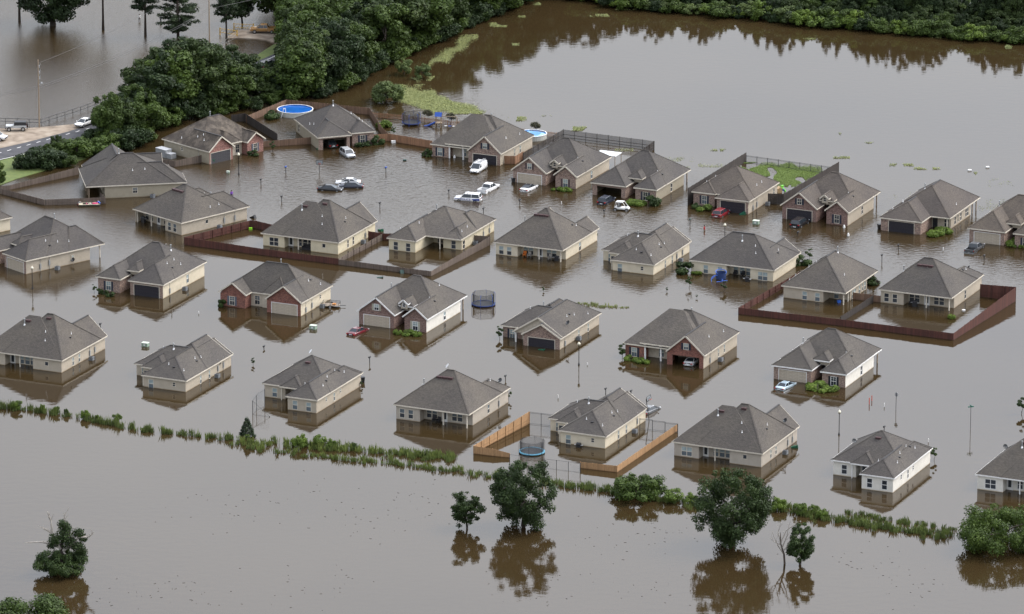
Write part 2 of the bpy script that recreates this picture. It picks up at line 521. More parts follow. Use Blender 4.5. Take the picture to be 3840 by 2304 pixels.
# verge between road and back gardens, gravel lot, road with its lines
sheet('verge', [D(-60, 470), D(-60, 398), D(60, 366), D(240, 322), D(360, 270), D(560, 185), D(610, 140), D(660, 108), D(700, 95), D(760, 120), D(720, 190), D(560, 240), D(330, 330), D(200, 385), D(40, 432)], .10, grs)
sheet('gravel_lot', [D(-60, 372), D(-60, 312), D(60, 310), D(150, 303), D(215, 295), D(232, 300), D(120, 333), D(40, 352)], .20, dirt)
sheet('gravel_track', [D(545, 92), D(575, 72), D(700, 66), D(720, 88), D(690, 112), D(640, 96), D(590, 92)], .25, dirt)
sheet('road', [D(-60, 402), D(-60, 372), D(60, 345), D(165, 318), D(235, 294), D(420, 225), D(600, 158), D(690, 118), D(760, 90), D(770, 110), D(700, 144), D(620, 180), D(440, 252), D(240, 325), D(100, 358)], .26, asph)
def stripe(a, b_, w_, z=.264):
    a, b_ = at(a, z), at(b_, z)
    d = (b_ - a).normalized(); s_ = Vector((-d.y, d.x, 0)) * w_ / 2
    m = MB().add([a + s_, a - s_, b_ - s_, b_ + s_], [(0, 1, 2, 3)])
    return struct(m.build('road_marking', M_WHITE))
cl = [D(-30, 378), D(95, 344), D(165, 321), D(230, 308)]
for i in range(11):
    t0 = i / 11
    a = (cl[0][0] + (cl[3][0] - cl[0][0]) * t0, cl[0][1] + (cl[3][1] - cl[0][1]) * t0 - 14 * math.sin(t0 * 2.2) * .2)
    b_ = (a[0] + 15, a[1] - 4.6)
    stripe(a, b_, .16)
stripe(D(-30, 393), D(85, 366), .18)
stripe(D(628, 152), D(672, 132), .18)
stripe(D(640, 186), D(668, 172), .18)
# ------------------------------------------------------------------ houses
M_SHIN = shingle('shingle_weathered', (.088, .081, .074))
M_SHIN2 = shingle('shingle_brown', (.097, .084, .073))
M_SHINW = shingle('shingle_streaked', (.130, .110, .088), .85)
M_CAP = plain('ridge_cap', (.112, .102, .093), .9, .25, 0, .25, 6)
M_CAPD = plain('ridge_vent', (.035, .034, .034), .8)
SID = {'tan': siding('siding_tan', (.42, .365, .285)), 'greige': siding('siding_greige', (.40, .355, .295)),
       'cream': siding('siding_cream', (.60, .53, .40)), 'yellow': siding('siding_pale_yellow', (.60, .53, .375)),
       'white': siding('siding_white', (.70, .67, .60)), 'khaki': siding('siding_khaki', (.33, .29, .215)),
       'stucco': plain('stucco', (.46, .405, .32), .9, .2)}
BRK = {'brown': brick('brick_brown', (.15, .088, .066), (.27, .185, .145), (.34, .29, .25)),
       'red': brick('brick_red', (.145, .050, .038), (.21, .075, .052), (.22, .14, .11)),
       'rose': brick('brick_rose', (.20, .085, .070), (.25, .115, .09), (.30, .20, .17)),
       'dark': brick('brick_dark', (.12, .062, .052), (.19, .115, .095), (.27, .21, .18))}
MW = dict(SID); MW.update(BRK)
GD = {'dark': plain('garage_dark', (.022, .020, .026), .5), 'beige': plain('garage_beige', (.40, .345, .27), .55),
      'grey': plain('garage_grey', (.06, .058, .062), .5)}
SHUT = {'navy': plain('shutter_navy', (.022, .026, .042), .6), 'black': plain('shutter_black', (.014, .015, .02), .6),
        'sage': plain('shutter_sage', (.34, .33, .26), .6), 'brown': plain('shutter_brown', (.07, .045, .05), .6),
        'grey': plain('shutter_grey', (.09, .10, .125), .6)}
M_ATTIC = plain('attic_vent', (.055, .028, .028), .6)
M_VPIPE = plain('vent_white', (.75, .75, .74), .4)

WSIZE = {'w': (.98, 1.6), 'n': (.7, 1.5), 'W2': (1.9, 1.6), 's': (.75, .8), 'p': (1.02, 1.5), 'g': (1.05, 1.65), 'a': (.95, 1.15), 'm': (.62, .78), 'd': (1.0, 2.15), 'G': (4.9, 2.25), 'O': (4.9, 2.25), 'e': (1.2, 2.6)}
_wc = {}
def win_mesh(kind, trim):
    key = (kind, trim.name)
    if key in _wc: return _wc[key]
    w_, h_ = WSIZE[kind]
    f = MB(); t = .075
    f.box(-w_ / 2, -.115, 0, -w_ / 2 + t, .03, h_); f.box(w_ / 2 - t, -.115, 0, w_ / 2, .03, h_)
    f.box(-w_ / 2 + t, -.115, h_ - t, w_ / 2 - t, .03, h_); f.box(-w_ / 2 + t, -.125, 0, w_ / 2 - t, .03, t)
    cols = 2 if kind == 'W2' else 1
    if cols == 2: f.box(-.045, -.112, t, .045, .03, h_ - t)
    if kind != 's' : f.box(-w_ / 2 + t, -.1, h_ / 2 - .035, w_ / 2 - t, .02, h_ / 2 + .035)
    if kind in ('g', 'a'):
        f.box(-.015, -.085, t, .015, -.03, h_ - t)
        f.box(-w_ / 2 + t, -.084, h_ * .75 - .012, w_ / 2 - t, -.03, h_ * .75 + .012)
    me = f.mesh('window', trim)
    panes = []
    for ci in range(cols):
        x0 = -w_ / 2 + t + ci * (w_ / 2 - t / 2) if cols == 2 else -w_ / 2 + t
        x1 = x0 + (w_ - 3 * t) / 2 if cols == 2 else w_ / 2 - t
        rows = [(t, h_ - t)] if kind == 's' else [(t, h_ / 2 - .035), (h_ / 2 + .035, h_ - t)]
        for r in rows: panes.append((x0, x1, r[0], r[1]))
    pm = {}
    for i, p in enumerate(panes):
        for nm, mt in (('d', M_GLASSD), ('l', M_GLASSL), ('m', M_GLASSM)):
            q = MB().box(p[0] + .003, -.05, p[2] + .003, p[1] - .003, -.03, p[3] - .003)
            pm[(i, nm)] = q.mesh('pane', mt)
    _wc[key] = (me, panes, pm)
    return _wc[key]

_gc = {}
class House:
    def __init__(s, label, px, ze, ang=-24.3, anchor=(0, 0), sid='tan', brk='brown', trim=M_CREAM, shin=M_SHIN, blinds='ml', shut='navy'):
        P = at(px, ze)
        c, q = math.cos(R_(ang)), math.sin(R_(ang))
        x, y = -anchor[0], anchor[1]
        s.root = thing('house', label, 'house', (P.x - (c * x - q * y), P.y - (q * x + c * y), 0), R_(ang), 'flooded single storey houses')
        s.ze, s.sid, s.brk, s.trim, s.shin = ze, sid, brk, trim, shin
        s.blinds, s.shut = blinds, shut
        s.blocks = []; s.walls = {}; s.roof = MB(); s.fas = MB(); s.cap = MB(); s.post_n = 0
        s.origin = s.root.location.copy(); s.ang = R_(ang)
    def W(s, u, v, z=0.0):               # local -> world
        c, q = math.cos(s.ang), math.sin(s.ang)
        return Vector((s.origin.x + c * -u - q * v, s.origin.y + q * -u + c * v, z))
    # ---- roof block: eave rectangle, rise, ridge axis, insets of the two ridge ends (0 = gable)
    def R(s, u0, v0, u1, v1, h, ax, ia, ib, dz=0.0, pos=None, gm=None, vent=False, win=None, cap=True):
        e = .012 * len(s.blocks)
        u0 += e; v0 += e; u1 -= e; v1 -= e
        z = s.ze + dz
        s.blocks.append((u0, v0, u1, v1, h, ax, ia, ib, z, pos))
        if ax == 'v':
            p = (u0 + u1) / 2 if pos is None else pos
            Ra, Rb = (p, v0 + ia), (p, v1 - ib)
        else:
            p = (v0 + v1) / 2 if pos is None else pos
            Ra, Rb = (u0 + ia, p), (u1 - ib, p)
        L = lambda q, zz: Vector((-q[0], q[1], zz))
        E = [L((u0, v0), z), L((u1, v0), z), L((u1, v1), z), L((u0, v1), z)]
        A, B = L(Ra, z + h), L(Rb, z + h)
        if ax == 'v':
            quads = [(E[0], A, B, E[3]), (E[1], E[2], B, A)]
            ends = [(ia, (E[1], A, E[0])), (ib, (E[3], B, E[2]))]
            sides = [(E[0], E[3]), (E[1], E[2])]
        else:
            quads = [(E[1], B, A, E[0]), (E[2], E[3], A, B)]
            ends = [(ia, (E[0], A, E[3])), (ib, (E[2], B, E[1]))]
            sides = [(E[0], E[1]), (E[3], E[2])]
        dn = Vector((0, 0, -.2))
        gab = ia == 0 or ib == 0
        for q in quads:
            s.roof.add(q, [(0, 1, 2, 3)])
            if gab: s.roof.add([p + dn for p in q], [(3, 2, 1, 0)])
        for ins, t in ends:
            s.roof.add(t if ins > 0 else [p + Vector((0, 0, -.03)) for p in t], [(0, 1, 2)]) if (ins > 0 or not gm) else None
        if not gab:
            s.fas.add([p + dn + Vector((0, 0, .02 + .002 * len(s.blocks))) for p in E], [(0, 1, 2, 3)])
        hb = Vector((0, 0, -.1))
        for a, b in sides: s.fas.beam(a + hb, b + hb, .05, .21)
        for k, (ins, t) in enumerate(ends):
            if ins > 0: s.fas.beam(t[0] + hb, t[2] + hb, .05, .21)
            elif gm and ((k == 0) == (gm[1] == 0)):
                s.fas.beam(t[0] + hb, t[1] + hb, .05, .24); s.fas.beam(t[1] + hb, t[2] + hb, .05, .24)
        if cap:
            up = Vector((0, 0, .012))
            (s.cap).beam(A + up, B + up, .3, .06, 1 if vent else 0)
            for ins, t in ends:
                if ins > 0:
                    s.cap.beam(t[0] + up, t[1] + up, .24, .02); s.cap.beam(t[2] + up, t[1] + up, .24, .02)
        if gm:                            # gable wall: (material, end)
            mk, end = gm
            m = s.walls.setdefault(mk, MB())
            if ax == 'v':
                vv = (v0 + .42) if end == 0 else (v1 - .42)
                k = (h / ((u1 - u0) / 2))
                a0, a1 = u0 + .42, u1 - .42
                zb = z - .22
                top = z + h - .24
                for dv in (0,):
                    t = .14 if end == 0 else -.14
                    pts = [L((a0, vv), zb), L((a1, vv), zb), L((a1, vv), z - .24 + .42 * k), L((p, vv), top), L((a0, vv), z - .24 + .42 * k)]
                    pts2 = [L((a0, vv + t), zb), L((a1, vv + t), zb), L((a1, vv + t), z - .24 + .42 * k), L((p, vv + t), top), L((a0, vv + t), z - .24 + .42 * k)]
                    m.add(pts + pts2, [(0, 1, 2, 3, 4), (9, 8, 7, 6, 5), (0, 5, 6, 1), (1, 6, 7, 2), (2, 7, 8, 3), (3, 8, 9, 4), (4, 9, 5, 0)])
                if win:
                    kd, hz = win
                    s._window(Vector((-p, vv + .03, z + hz)), 0.0, kd, True)
        return s
    def roofz(s, u, v):
        best = s.ze - .2
        for (u0, v0, u1, v1, h, ax, ia, ib, z, pos) in s.blocks:
            if not (u0 <= u <= u1 and v0 <= v <= v1): continue
            if ax == 'v':
                p = (u0 + u1) / 2 if pos is None else pos
                hh = min(h * (u - u0) / (p - u0), h * (u1 - u) / (u1 - p))
                if ia > 0: hh = min(hh, h * (v - v0) / ia)
                if ib > 0: hh = min(hh, h * (v1 - v) / ib)
            else:
                p = (v0 + v1) / 2 if pos is None else pos
                hh = min(h * (v - v0) / (p - v0), h * (v1 - v) / (v1 - p))
                if ia > 0: hh = min(hh, h * (u - u0) / ia)
                if ib > 0: hh = min(hh, h * (u1 - u) / ib)
            best = max(best, z + hh)
        return best
    def _window(s, loc, rz, kind, shut=False, tone=None):
        me, panes, pm = win_mesh(kind, s.trim)
        o = link('window', me, s.root, loc, rz)
        for i in range(len(panes)):
            top = panes[i][2] > WSIZE[kind][1] * .3
            t = tone or s.blinds
            link('pane', pm[(i, t[1] if top else t[0])], o)
        if shut:
            w_, h_ = WSIZE[kind]
            key = ('sh', kind, s.shut)
            if key not in _wc:
                m = MB().box(-.19, -.125, 0, .19, -.085, h_)
                for k in range(9): m.box(-.15, -.135, .1 + k * (h_ - .2) / 9, .15, -.127, .1 + (k + .6) * (h_ - .2) / 9)
                _wc[key] = m.mesh('shutter', SHUT[s.shut])
            for sg in (-1, 1): link('shutter', _wc[key], o, (sg * (w_ / 2 + .2), 0, 0))
        return o
    # ---- wall from left to right seen from outside; openings (kind, position along, options)
    def wall(s, u0, v0, u1, v1, mk, ops=(), z0=-1.6, z1=None):
        mk = {'S': s.sid, 'B': s.brk}.get(mk, mk)
        P0, P1 = Vector((-u0, v0, 0)), Vector((-u1, v1, 0))
        d = P1 - P0; Ln = d.length; d.normalize()
        nrm = Vector((d.y, -d.x, 0))
        z1 = s.ze - .2 if z1 is None else z1
        ang = math.atan2(d.y, d.x)
        M = Matrix.Translation(P0) @ Matrix.Rotation(ang, 4, 'Z')
        holes = []
        for op in ops:
            kind, sp = op[0], op[1]
            o = op[2] if len(op) > 2 else {}
            w_, h_ = WSIZE[kind]
            w_ = o.get('w', w_)
            head = s.ze - o.get('head', .62 if kind in 'wpgnsmaW2' else .5)
            bot = -1.6 if kind in ('G', 'O', 'd', 'e') else head - h_
            holes.append((sp - w_ / 2, sp + w_ / 2, bot, head))
            loc = M @ Vector((sp, 0, head - h_))
            if kind in ('w', 'p', 'n', 's', 'g', 'W2', 'm', 'a'):
                s._window(loc, ang, kind, o.get('shut', False), o.get('tone'))
            elif kind == 'G':
                gk = ('G', o.get('col', 'dark'))
                if gk not in _gc:
                    sec = MB(); ww = WSIZE['G'][0]
                    sec.box(-ww / 2, -.02, 0, ww / 2, .03, .545)
                    for q in range(8):
                        x0 = -ww / 2 + .1 + q * (ww - .1) / 8
                        sec.box(x0, -.035, .07, x0 + (ww - .1) / 8 - .1, -.021, .475)
                    fr = MB(); hh = WSIZE['G'][1]
                    fr.box(-ww / 2 - .1, -.1, -1, -ww / 2, .06, hh + .1); fr.box(ww / 2, -.1, -1, ww / 2 + .1, .06, hh + .1); fr.box(-ww / 2, -.1, hh, ww / 2, .06, hh + .1)
                    _gc[gk] = (fr.mesh('garage_door', s.trim), sec.mesh('panel', GD[gk[1]]))
                fr, sec = _gc[gk]
                go = link('garage_door', fr, s.root, loc, ang)
                for q in range(5): link('panel', sec, go, (0, 0, WSIZE['G'][1] - .555 * (q + 1)))
            elif kind == 'd':
                dm = MB().box(-.5, -.03, -1.2, .5, .03, 2.15)
                if o.get('lite', True):
                    for q in range(3): dm.box(-.3, -.045, .5 + q * .5, .3, -.031, .92 + q * .5)
                do = link('door', dm.mesh('door', [o.get('mat', M_WHITE)]), s.root, loc, ang)
                if o.get('lite', True):
                    link('pane', MB().box(-.26, -.06, .55, .26, -.046, 1.9).mesh('pane', M_GLASSD), do)
                fr = MB().box(-.56, -.1, -1, -.5, .04, 2.21).box(.5, -.1, -1, .56, .04, 2.21).box(-.5, -.1, 2.15, .5, .04, 2.21)
                link('door_frame', fr.mesh('door_frame', s.trim), do)
        xs = sorted({-.076, Ln + .076} | {a for h in holes for a in h[:2]})
        zs = sorted({z0, z1} | {a for h in holes for a in h[2:] if z0 < a < z1})
        m = s.walls.setdefault(mk, MB())
        for i in range(len(xs) - 1):
            run = None
            for j in range(len(zs) - 1):
                xm, zm = (xs[i] + xs[i + 1]) / 2, (zs[j] + zs[j + 1]) / 2
                solid = not any(h[0] < xm < h[1] and h[2] < zm < h[3] for h in holes)
                if solid: m.box(xs[i], -.08, zs[j], xs[i + 1], .08, zs[j + 1], 0, M)
        return s
    def post(s, u, v, r=.09, mat=None, top=None, col=False):
        m = MB()
        top = s.ze - .18 if top is None else top
        if col:
            m.lathe([(.16, -1.6), (.16, top - .35), (.15, top - .3)], 14)
            m.box(-.22, -.22, top - .3, .22, .22, top); m.box(-.22, -.22, -1.6, .22, .22, -.9)
            m.build('porch_column', mat or M_WHITE, s.root, (-u, v, 0))
        else:
            m.box(-r, -r, -1.6, r, r, top)
            m.build('porch_post', mat or s.trim, s.root, (-u, v, 0))
        return s
    def pipe(s, u, v, h=.36, r=.045, mat=None):
        z = s.roofz(u, v)
        m = MB().tube([(0, 0, -.2), (0, 0, h)], r, 8).lathe([(r * 2.6, -.02), (r * 1.2, .1)], 10)
        m.build('vent_pipe', mat or M_VPIPE, s.root, (-u, v, z))
    def flue(s, u, v):
        z = s.roofz(u, v)
        m = MB().tube([(0, 0, -.2), (0, 0, .95)], .085, 10, 0).lathe([(.2, -.12), (.1, .2)], 12, 1).lathe([(.14, .95), (.14, 1.05), (.02, 1.1)], 10, 0)
        m.build('flue', [M_GREY, M_VPIPE], s.root, (-u, v, z))
    def louver(s, u, v):                  # small dark slant vent
        z = s.roofz(u, v)
        m = MB().box(-.2, -.16, -.05, .2, .16, .12)
        m.build('roof_louver', M_BLACK, s.root, (-u, v, z), .3)
    def attic(s, us, v):
        for u in us:
            z = s.roofz(u, v)
            m = MB().box(-.42, -.3, -.25, .42, .3, .1).box(-.46, -.34, .1, .46, .34, .14)
            m.build('attic_vent', M_ATTIC, s.root, (-u, v, z))
    def dish(s, u, v, onroof=True, col=None, z=None, face=-1.0, size=.4):
        zz = s.roofz(u, v) if z is None else z
        d = MB().tube([(0, 0, -.1), (0, 0, .55), (0, -.12, .7)], .03, 6)
        o = d.build('satellite_dish', M_GREY, s.root, (-u, v, zz), face)
        m = MB(); pr = [(0.001, 0), (size * .5, .03), (size, .12), (size * .98, .1), (size * .5, .01)]
        m.lathe(pr, 16)
        q = m.build('reflector', col or M_DARK, o, (0, -.15, .75))
        q.rotation_euler = (R_(55), 0, 0)
        a = MB().tube([(0, -.1, .6), (0, -.5, .75)], .02, 6).box(-.07, -.6, .7, .07, -.48, .82)
        a.build('feed_arm', M_GREY, o)
    def meter(s, u, v, z, side='r', w_=.3, h_=.9):
        m = MB().box(-.12, -w_ / 2, 0, .12, w_ / 2, h_).tube([(.0, 0, -1), (0, 0, 2)], .03, 6)
        m.build('meter_box', M_GREY, s.root, (-u + .14, v, z))
    def done(s):
        r = s.roof.build('roof', s.shin, s.root)
        s.cap.build('ridge_cap', [s.shin, M_CAPD], r)
        s.fas.build('fascia', s.trim, s.root)
        for mk, m in s.walls.items():
            nm = 'brick_wall' if mk in BRK else ('stucco_wall' if mk == 'stucco' else 'siding_wall')
            m.build(nm, MW[mk], s.root)
        # floor slab
        us = [b[0] for b in s.blocks] + [b[2] for b in s.blocks]; vs_ = [b[1] for b in s.blocks] + [b[3] for b in s.blocks]
        return s
def front(h, garage='L', style='hip', gcol='dark', post=True, back=16.4, wall_end=13.2, main=None, opendoor=False, seg_win=(7.3,), stone=None):
    z = h.ze
    L = garage == 'L'
    g0, g1 = (6.2, 13.5) if L else (0, 7.1)
    r0, r1 = (0, 4.8) if L else (8.5, 13.5)
    e0, e1 = (4.4, 7.65) if L else (6.7, 9.1)
    m = main or (4.3, 4.4, 10.4, 6.05, 6.0)
    h.R(0, m[0], 13.5, back, m[1], 'u', m[3], m[4], pos=m[2])
    if style == 'hip':
        h.R(g0, 0, g1, 9.5, 2.66, 'v', 3.65, 0)
        h.R(r0, 0, r1, 8.6, 1.78, 'v', 2.4, 0)
        h.R(e0, 3.4, e1, 9, 1.15, 'v', 1.55, 0, dz=.78)
    else:
        h.R(g0, 0, g1, 9.5, 2.8, 'v', 0, 0, gm=(h.brk, 0), vent=True, win=('a', .35))
        h.R(r0, 0, r1, 8.6, 1.9, 'v', 0, 0, gm=(h.brk, 0))
        h.R(e0 - .1, 3.5, e1 + .1, 9, 1.15, 'v', 1.55, 0, dz=.8)
        em = (e0 + e1) / 2
        h.R(em - .95, 3.0, em + .95, 6.5, .75, 'v', 0, 0, dz=1.3, gm=('stucco', 0))
        h.wall(em + .53, 3.5, em - .53, 3.5, 'stucco', (), z0=z + .3, z1=z + 1.12)
        h.wall(em - .53, 3.5, em - .53, 5, 'stucco', (), z0=z + .3, z1=z + 1.12)
        h._window(Vector((-em, 3.45, z + .6)), 0.0, 'm', tone='dd')
    gs = .85 + 2.45 if L else (g1 - .8) / 2
    h.wall(g1 - .4, .4, g0 + .4, .4, 'B', [('O' if opendoor else 'G', gs, {'col': gcol, 'head': .62})])
    if L: h.wall(g0 + .4, .4, g0 + .4, 5.6, 'B')
    else: h.wall(g1 - .4, 5.6, g1 - .4, .4, 'B')
    h.wall(r1 - .4, .4, r0 + .4, .4, 'B', [('g', 1.95 if L else 2.0, {'shut': True, 'head': .7})])
    if L: h.wall(r1 - .4, 5.6, r1 - .4, .4, 'B')
    else: h.wall(r0 + .4, .4, r0 + .4, 5.6, 'B')
    ee0, ee1 = e0 + .42, e1 - .42
    h.wall(ee1, 4.2, ee0, 4.2, 'stucco', [('e', (ee1 - ee0) * (.52 if L else .5), {'head': .1})], z1=z + .6)
    h.wall(ee0, 4.2, ee0, 7, 'stucco', (), z0=z - .4, z1=z + .6)
    h.wall(ee1, 7, ee1, 4.2, 'stucco', (), z0=z - .4, z1=z + .6)
    h.wall(ee1 + .8, 5.7, ee0 - .8, 5.7, 'stucco', [('d', (ee1 - ee0) / 2 + .8, {'mat': GD['dark'], 'lite': False})], z1=z - .21)
    ops = [('w' if i == 0 else 'n', sp) for i, sp in enumerate(seg_win)]
    h.wall(.4, .4, .4, wall_end, 'S', ops)
    h.wall(.4, wall_end, 13.1, wall_end, 'S', [('w', 3), ('w', 8)])
    h.wall(13.1, wall_end, 13.1, .4, 'S', [('w', 5)])
    if wall_end < back - 1.5:
        h.post(.6, back - .5, mat=M_WOODP if post == 'wood' else None); h.post(6.5, back - .5)
    h.wall(12.9, 6.3, .6, 6.3, 'stucco', (), z1=z - .22)
    for u, v in ((2.0, 5.6), (1.2, 4.6)): pass
    h.pipe(2.6, 6.4); h.louver(1.7, 6.6)
    return h

def rear1(h, style='hip', hm=5.0, rv=6.65, ra=5.7, rb=6.7, big=True, front_u=None):
    z = h.ze
    h.R(0, 0, 13.6, 13.3, hm, 'u', ra, rb, pos=rv)
    if style == 'hip':
        h.R(0, 8, 5.5, 16.5, 1.95, 'v', 0, 2.75, vent=False)
        h.R(6.3, 8, 13.6, 16.5, 2.7, 'v', 0, 3.6)
    elif style == 'gable':
        h.R(0, 8, 5.0, 16.5, 1.95, 'v', 0, 0, gm=(h.brk, 1))
        h.R(6.4, 7, 13.6, 16.5, 2.85, 'v', 0, 0, gm=(h.brk, 1))
        h.R(4.3, 9, 7.2, 13.0, 1.15, 'v', 0, 1.5, dz=1.6)
    else:                                  # garage on the near side
        h.R(0, 8, 7.0, 16.6, 2.85, 'v', 0, 3.3)
        h.R(8.6, 8, 13.6, 16.5, 1.9, 'v', 0, 2.5)
    h.attic((7.75, 6.75, 5.75), rv - 1.35)
    return h

def rear1_walls(h, porch='R', sidewin=(7.9,), tones=('dm', 'dl')):
    if porch == 'R':
        h.wall(13.2, .4, 9.1, .4, 'S', [('w', 1.0), ('w', 2.55)])
        h.wall(9.1, .4, 9.1, 2.2, 'S')
        h.wall(9.1, 2.2, .4, 2.2, 'S', [('w', .95), ('w', 1.95), ('d', 3.75, {}), ('w', 5.5), ('w', 6.5)])
        h.wall(.4, 2.2, .4, 16.1, 'S', [('w' if i == 0 else 'n', x - 1.8) for i, x in enumerate(sidewin)])
        h.post(.65, .55); h.post(4.85, .55)
    else:
        h.wall(13.2, 2.2, 4.8, 2.2, 'S', [('w', 1.2), ('w', 2.4), ('d', 4.4, {}), ('n', 6.2)])
        h.wall(4.8, 2.2, 4.8, .4, 'S')
        h.wall(4.8, .4, .4, .4, 'S', [('w', 1.1), ('w', 2.6)])
        h.wall(.4, .4, .4, 16.1, 'S', [('s', sidewin[0])])
        h.post(12.9, .55); h.post(9.0, .55)
    h.wall(.4, 16.1, 5.2, 16.1, 'S'); h.wall(5.2, 16.1, 13.2, 12.5, 'S')
    h.wall(13.2, 12.5, 13.2, .4, 'S')
    return h

def rear4(h, flat=False, sidewin=(4.0, 6.2), twin='W2', tones=None):
    z = h.ze
    if not flat:
        h.R(0, 0, 11.6, 14.0, 5.65, 'u', 5.2, 5.2, pos=6.9)
        h.R(0, 0, 15.7, 12.4, 5.2, 'u', 7.4, 6.15, pos=6.15, cap=False)
        h.R(0, 8, 7.2, 16.1, 3.25, 'v', 0, 0, gm=(h.brk, 1), vent=True)
        h.R(7.0, 8, 15.7, 14.4, 3.2, 'v', 0, 3.5)
        h.attic((9.2,), 5.3); h.attic((5.7,), 6.2)
        bk = 15.7
    else:
        h.R(0, 0, 16.3, 12.2, 4.42, 'u', 6.2, 5.9, pos=6.1, vent=True)
        h.R(0, 6, 6.6, 12.9, 2.3, 'v', 0, 0, gm=(h.brk, 1), vent=True)
        h.R(9.5, 6, 16.2, 13.5, 2.2, 'v', 0, 3)
        bk = 12.4
    W_ = 15.3 if not flat else 15.9
    if not flat:
        h.wall(W_, .4, W_ - 4.1, .4, 'S', [(twin, 2.1)])
        h.wall(W_ - 4.1, .4, W_ - 4.1, 2.1, 'S')
        h.wall(W_ - 4.1, 2.1, 5.7, 2.1, 'S', [('d', .6, {'mat': M_WHITE}), ('w', 2.35), ('w', 3.45), ('w', 4.5)])
        h.wall(5.7, 2.1, 5.7, .4, 'S')
        h.wall(5.7, .4, .4, .4, 'S', [('s', 2.55, {'tone': 'dd'})])
        h.post(8.4, .6)
    else:
        h.wall(W_, .4, W_ - 6.6, .4, 'S', [('w', 2.7), ('w', 5.4)])
        h.wall(W_ - 6.6, .4, W_ - 6.6, 2.1, 'S')
        h.wall(W_ - 6.6, 2.1, 4.6, 2.1, 'S', [('w', 1.2), ('w', 2.4), ('w', 3.6)])
        h.wall(4.6, 2.1, 4.6, .4, 'S')
        h.wall(4.6, .4, .4, .4, 'S', [('W2', 2.3)])
    h.wall(.4, .4, .4, bk, 'S', [('n', x) for x in sidewin])
    h.wall(.4, bk, 6.8, bk, 'S'); h.wall(6.8, bk, 6.8, bk - 2.2, 'S'); h.wall(6.8, bk - 2.2, W_, bk - 2.2, 'S')
    h.wall(W_, bk - 2.2, W_, .4, 'S', [('w', 4)])
    h.flue(9.6 if not flat else 8.0, 4.6)
    for u, v in ((4.6, 2.6), (5.2, 3.9), (2.2, 7.4)): h.pipe(u, v)
    h.louver(1.9, 6.4)
    return h

def rear3(h, sidewin=(5.4, 8.6)):
    h.R(0, 0, 8.5, 12.5, 2.62, 'v', 4.25, 0)
    h.R(0, 7.5, 9.3, 16.5, 3.05, 'v', 3.5, 0, gm=('stucco', 1), vent=True)
    h.R(4.4, 5.25, 12.6, 14.2, 2.62, 'u', 0, 4.6, vent=True)
    h.R(6.0, 4.15, 10.8, 10.5, 1.6, 'v', 2.2, 0)
    h.R(0, 11, 7.3, 17.3, 2.35, 'v', 0, 0, gm=(h.brk, 1))
    h.wall(12.2, 5.65, 9.6, 5.65, 'S', [('n', 1.2)])
    h.wall(10.4, 4.55, 8.2, 4.55, 'S', [('W2', 1.0, {'tone': 'dd'})])
    h.wall(10.4, 5.65, 10.4, 4.55, 'S')
    h.wall(8.1, 5.6, 8.1, .4, 'S')
    h.wall(8.1, .4, .4, .4, 'S', [('w', 1.3), ('m', 5.6, {'tone': 'dd'})])
    h.wall(.4, .4, .4, 16.9, 'S', [('n', x) for x in sidewin])
    h.wall(.4, 16.9, 7, 16.9, 'B'); h.wall(7, 16.9, 7, 13.8, 'S'); h.wall(7, 13.8, 12.2, 13.8, 'S'); h.wall(12.2, 13.8, 12.2, 5.65, 'S')
    h.post(8.55, .9); h.post(8.9, 4.2)
    h.flue(7.0, 9.0)
    for u, v in ((2.0, 9.2), (2.4, 7.8), (4.6, 2.6), (1.6, 2.2), (9.4, 9.9)): h.pipe(u, v)
    for u, v in ((1.9, 7.4), (3.4, 2.2), (8.9, 9.4)): h.louver(u, v)
    return h

def rear2(h, sidewin=((3.6, 'm'), (6.6, 'n'), (8.9, 'm'))):
    h.R(0, 4.85, 12.6, 16.8, 3.9, 'u', 6.2, 6.1, pos=11.05)
    h.R(0, 0, 5.9, 11, 1.95, 'v', 2.9, 0, vent=True)
    h.R(5.0, 4.4, 9.2, 11, 1.5, 'v', 1.9, 0, dz=.02)
    h.R(0, 9.5, 4.8, 17.45, 1.55, 'v', 0, 2.4)
    h.wall(12.2, 5.25, 8.5, 5.25, 'S', [('w', 1.8)])
    h.wall(8.5, 5.25, 8.5, 7.2, 'S'); h.wall(8.5, 7.0, 5.4, 7.0, 'S', [('d', 1.0, {'mat': M_GLASSM}), ('d', 2.1, {'mat': M_GLASSD})])
    h.wall(5.5, 7.0, 5.5, .4, 'S')
    h.wall(5.5, .4, .4, .4, 'S', [('w', 1.25), ('w', 3.75)])
    h.wall(.4, .4, .4, 17.0, 'S', [(k, x) for x, k in sidewin])
    h.wall(.4, 17, 4.4, 17, 'S'); h.wall(4.4, 17, 4.4, 15.5, 'S'); h.wall(4.4, 15.5, 12.2, 15.5, 'S'); h.wall(12.2, 15.5, 12.2, 5.25, 'S')
    h.post(8.9, 4.7, .07)
    h.attic((6.4,), 9.7)
    for u, v in ((2.2, 8.2), (1.4, 5.0), (1.5, 13.2), (2.4, 11.5), (4.2, 4.0)): h.pipe(u, v)
    for u, v in ((1.8, 7.0), (2.1, 12.4)): h.louver(u, v)
    return h

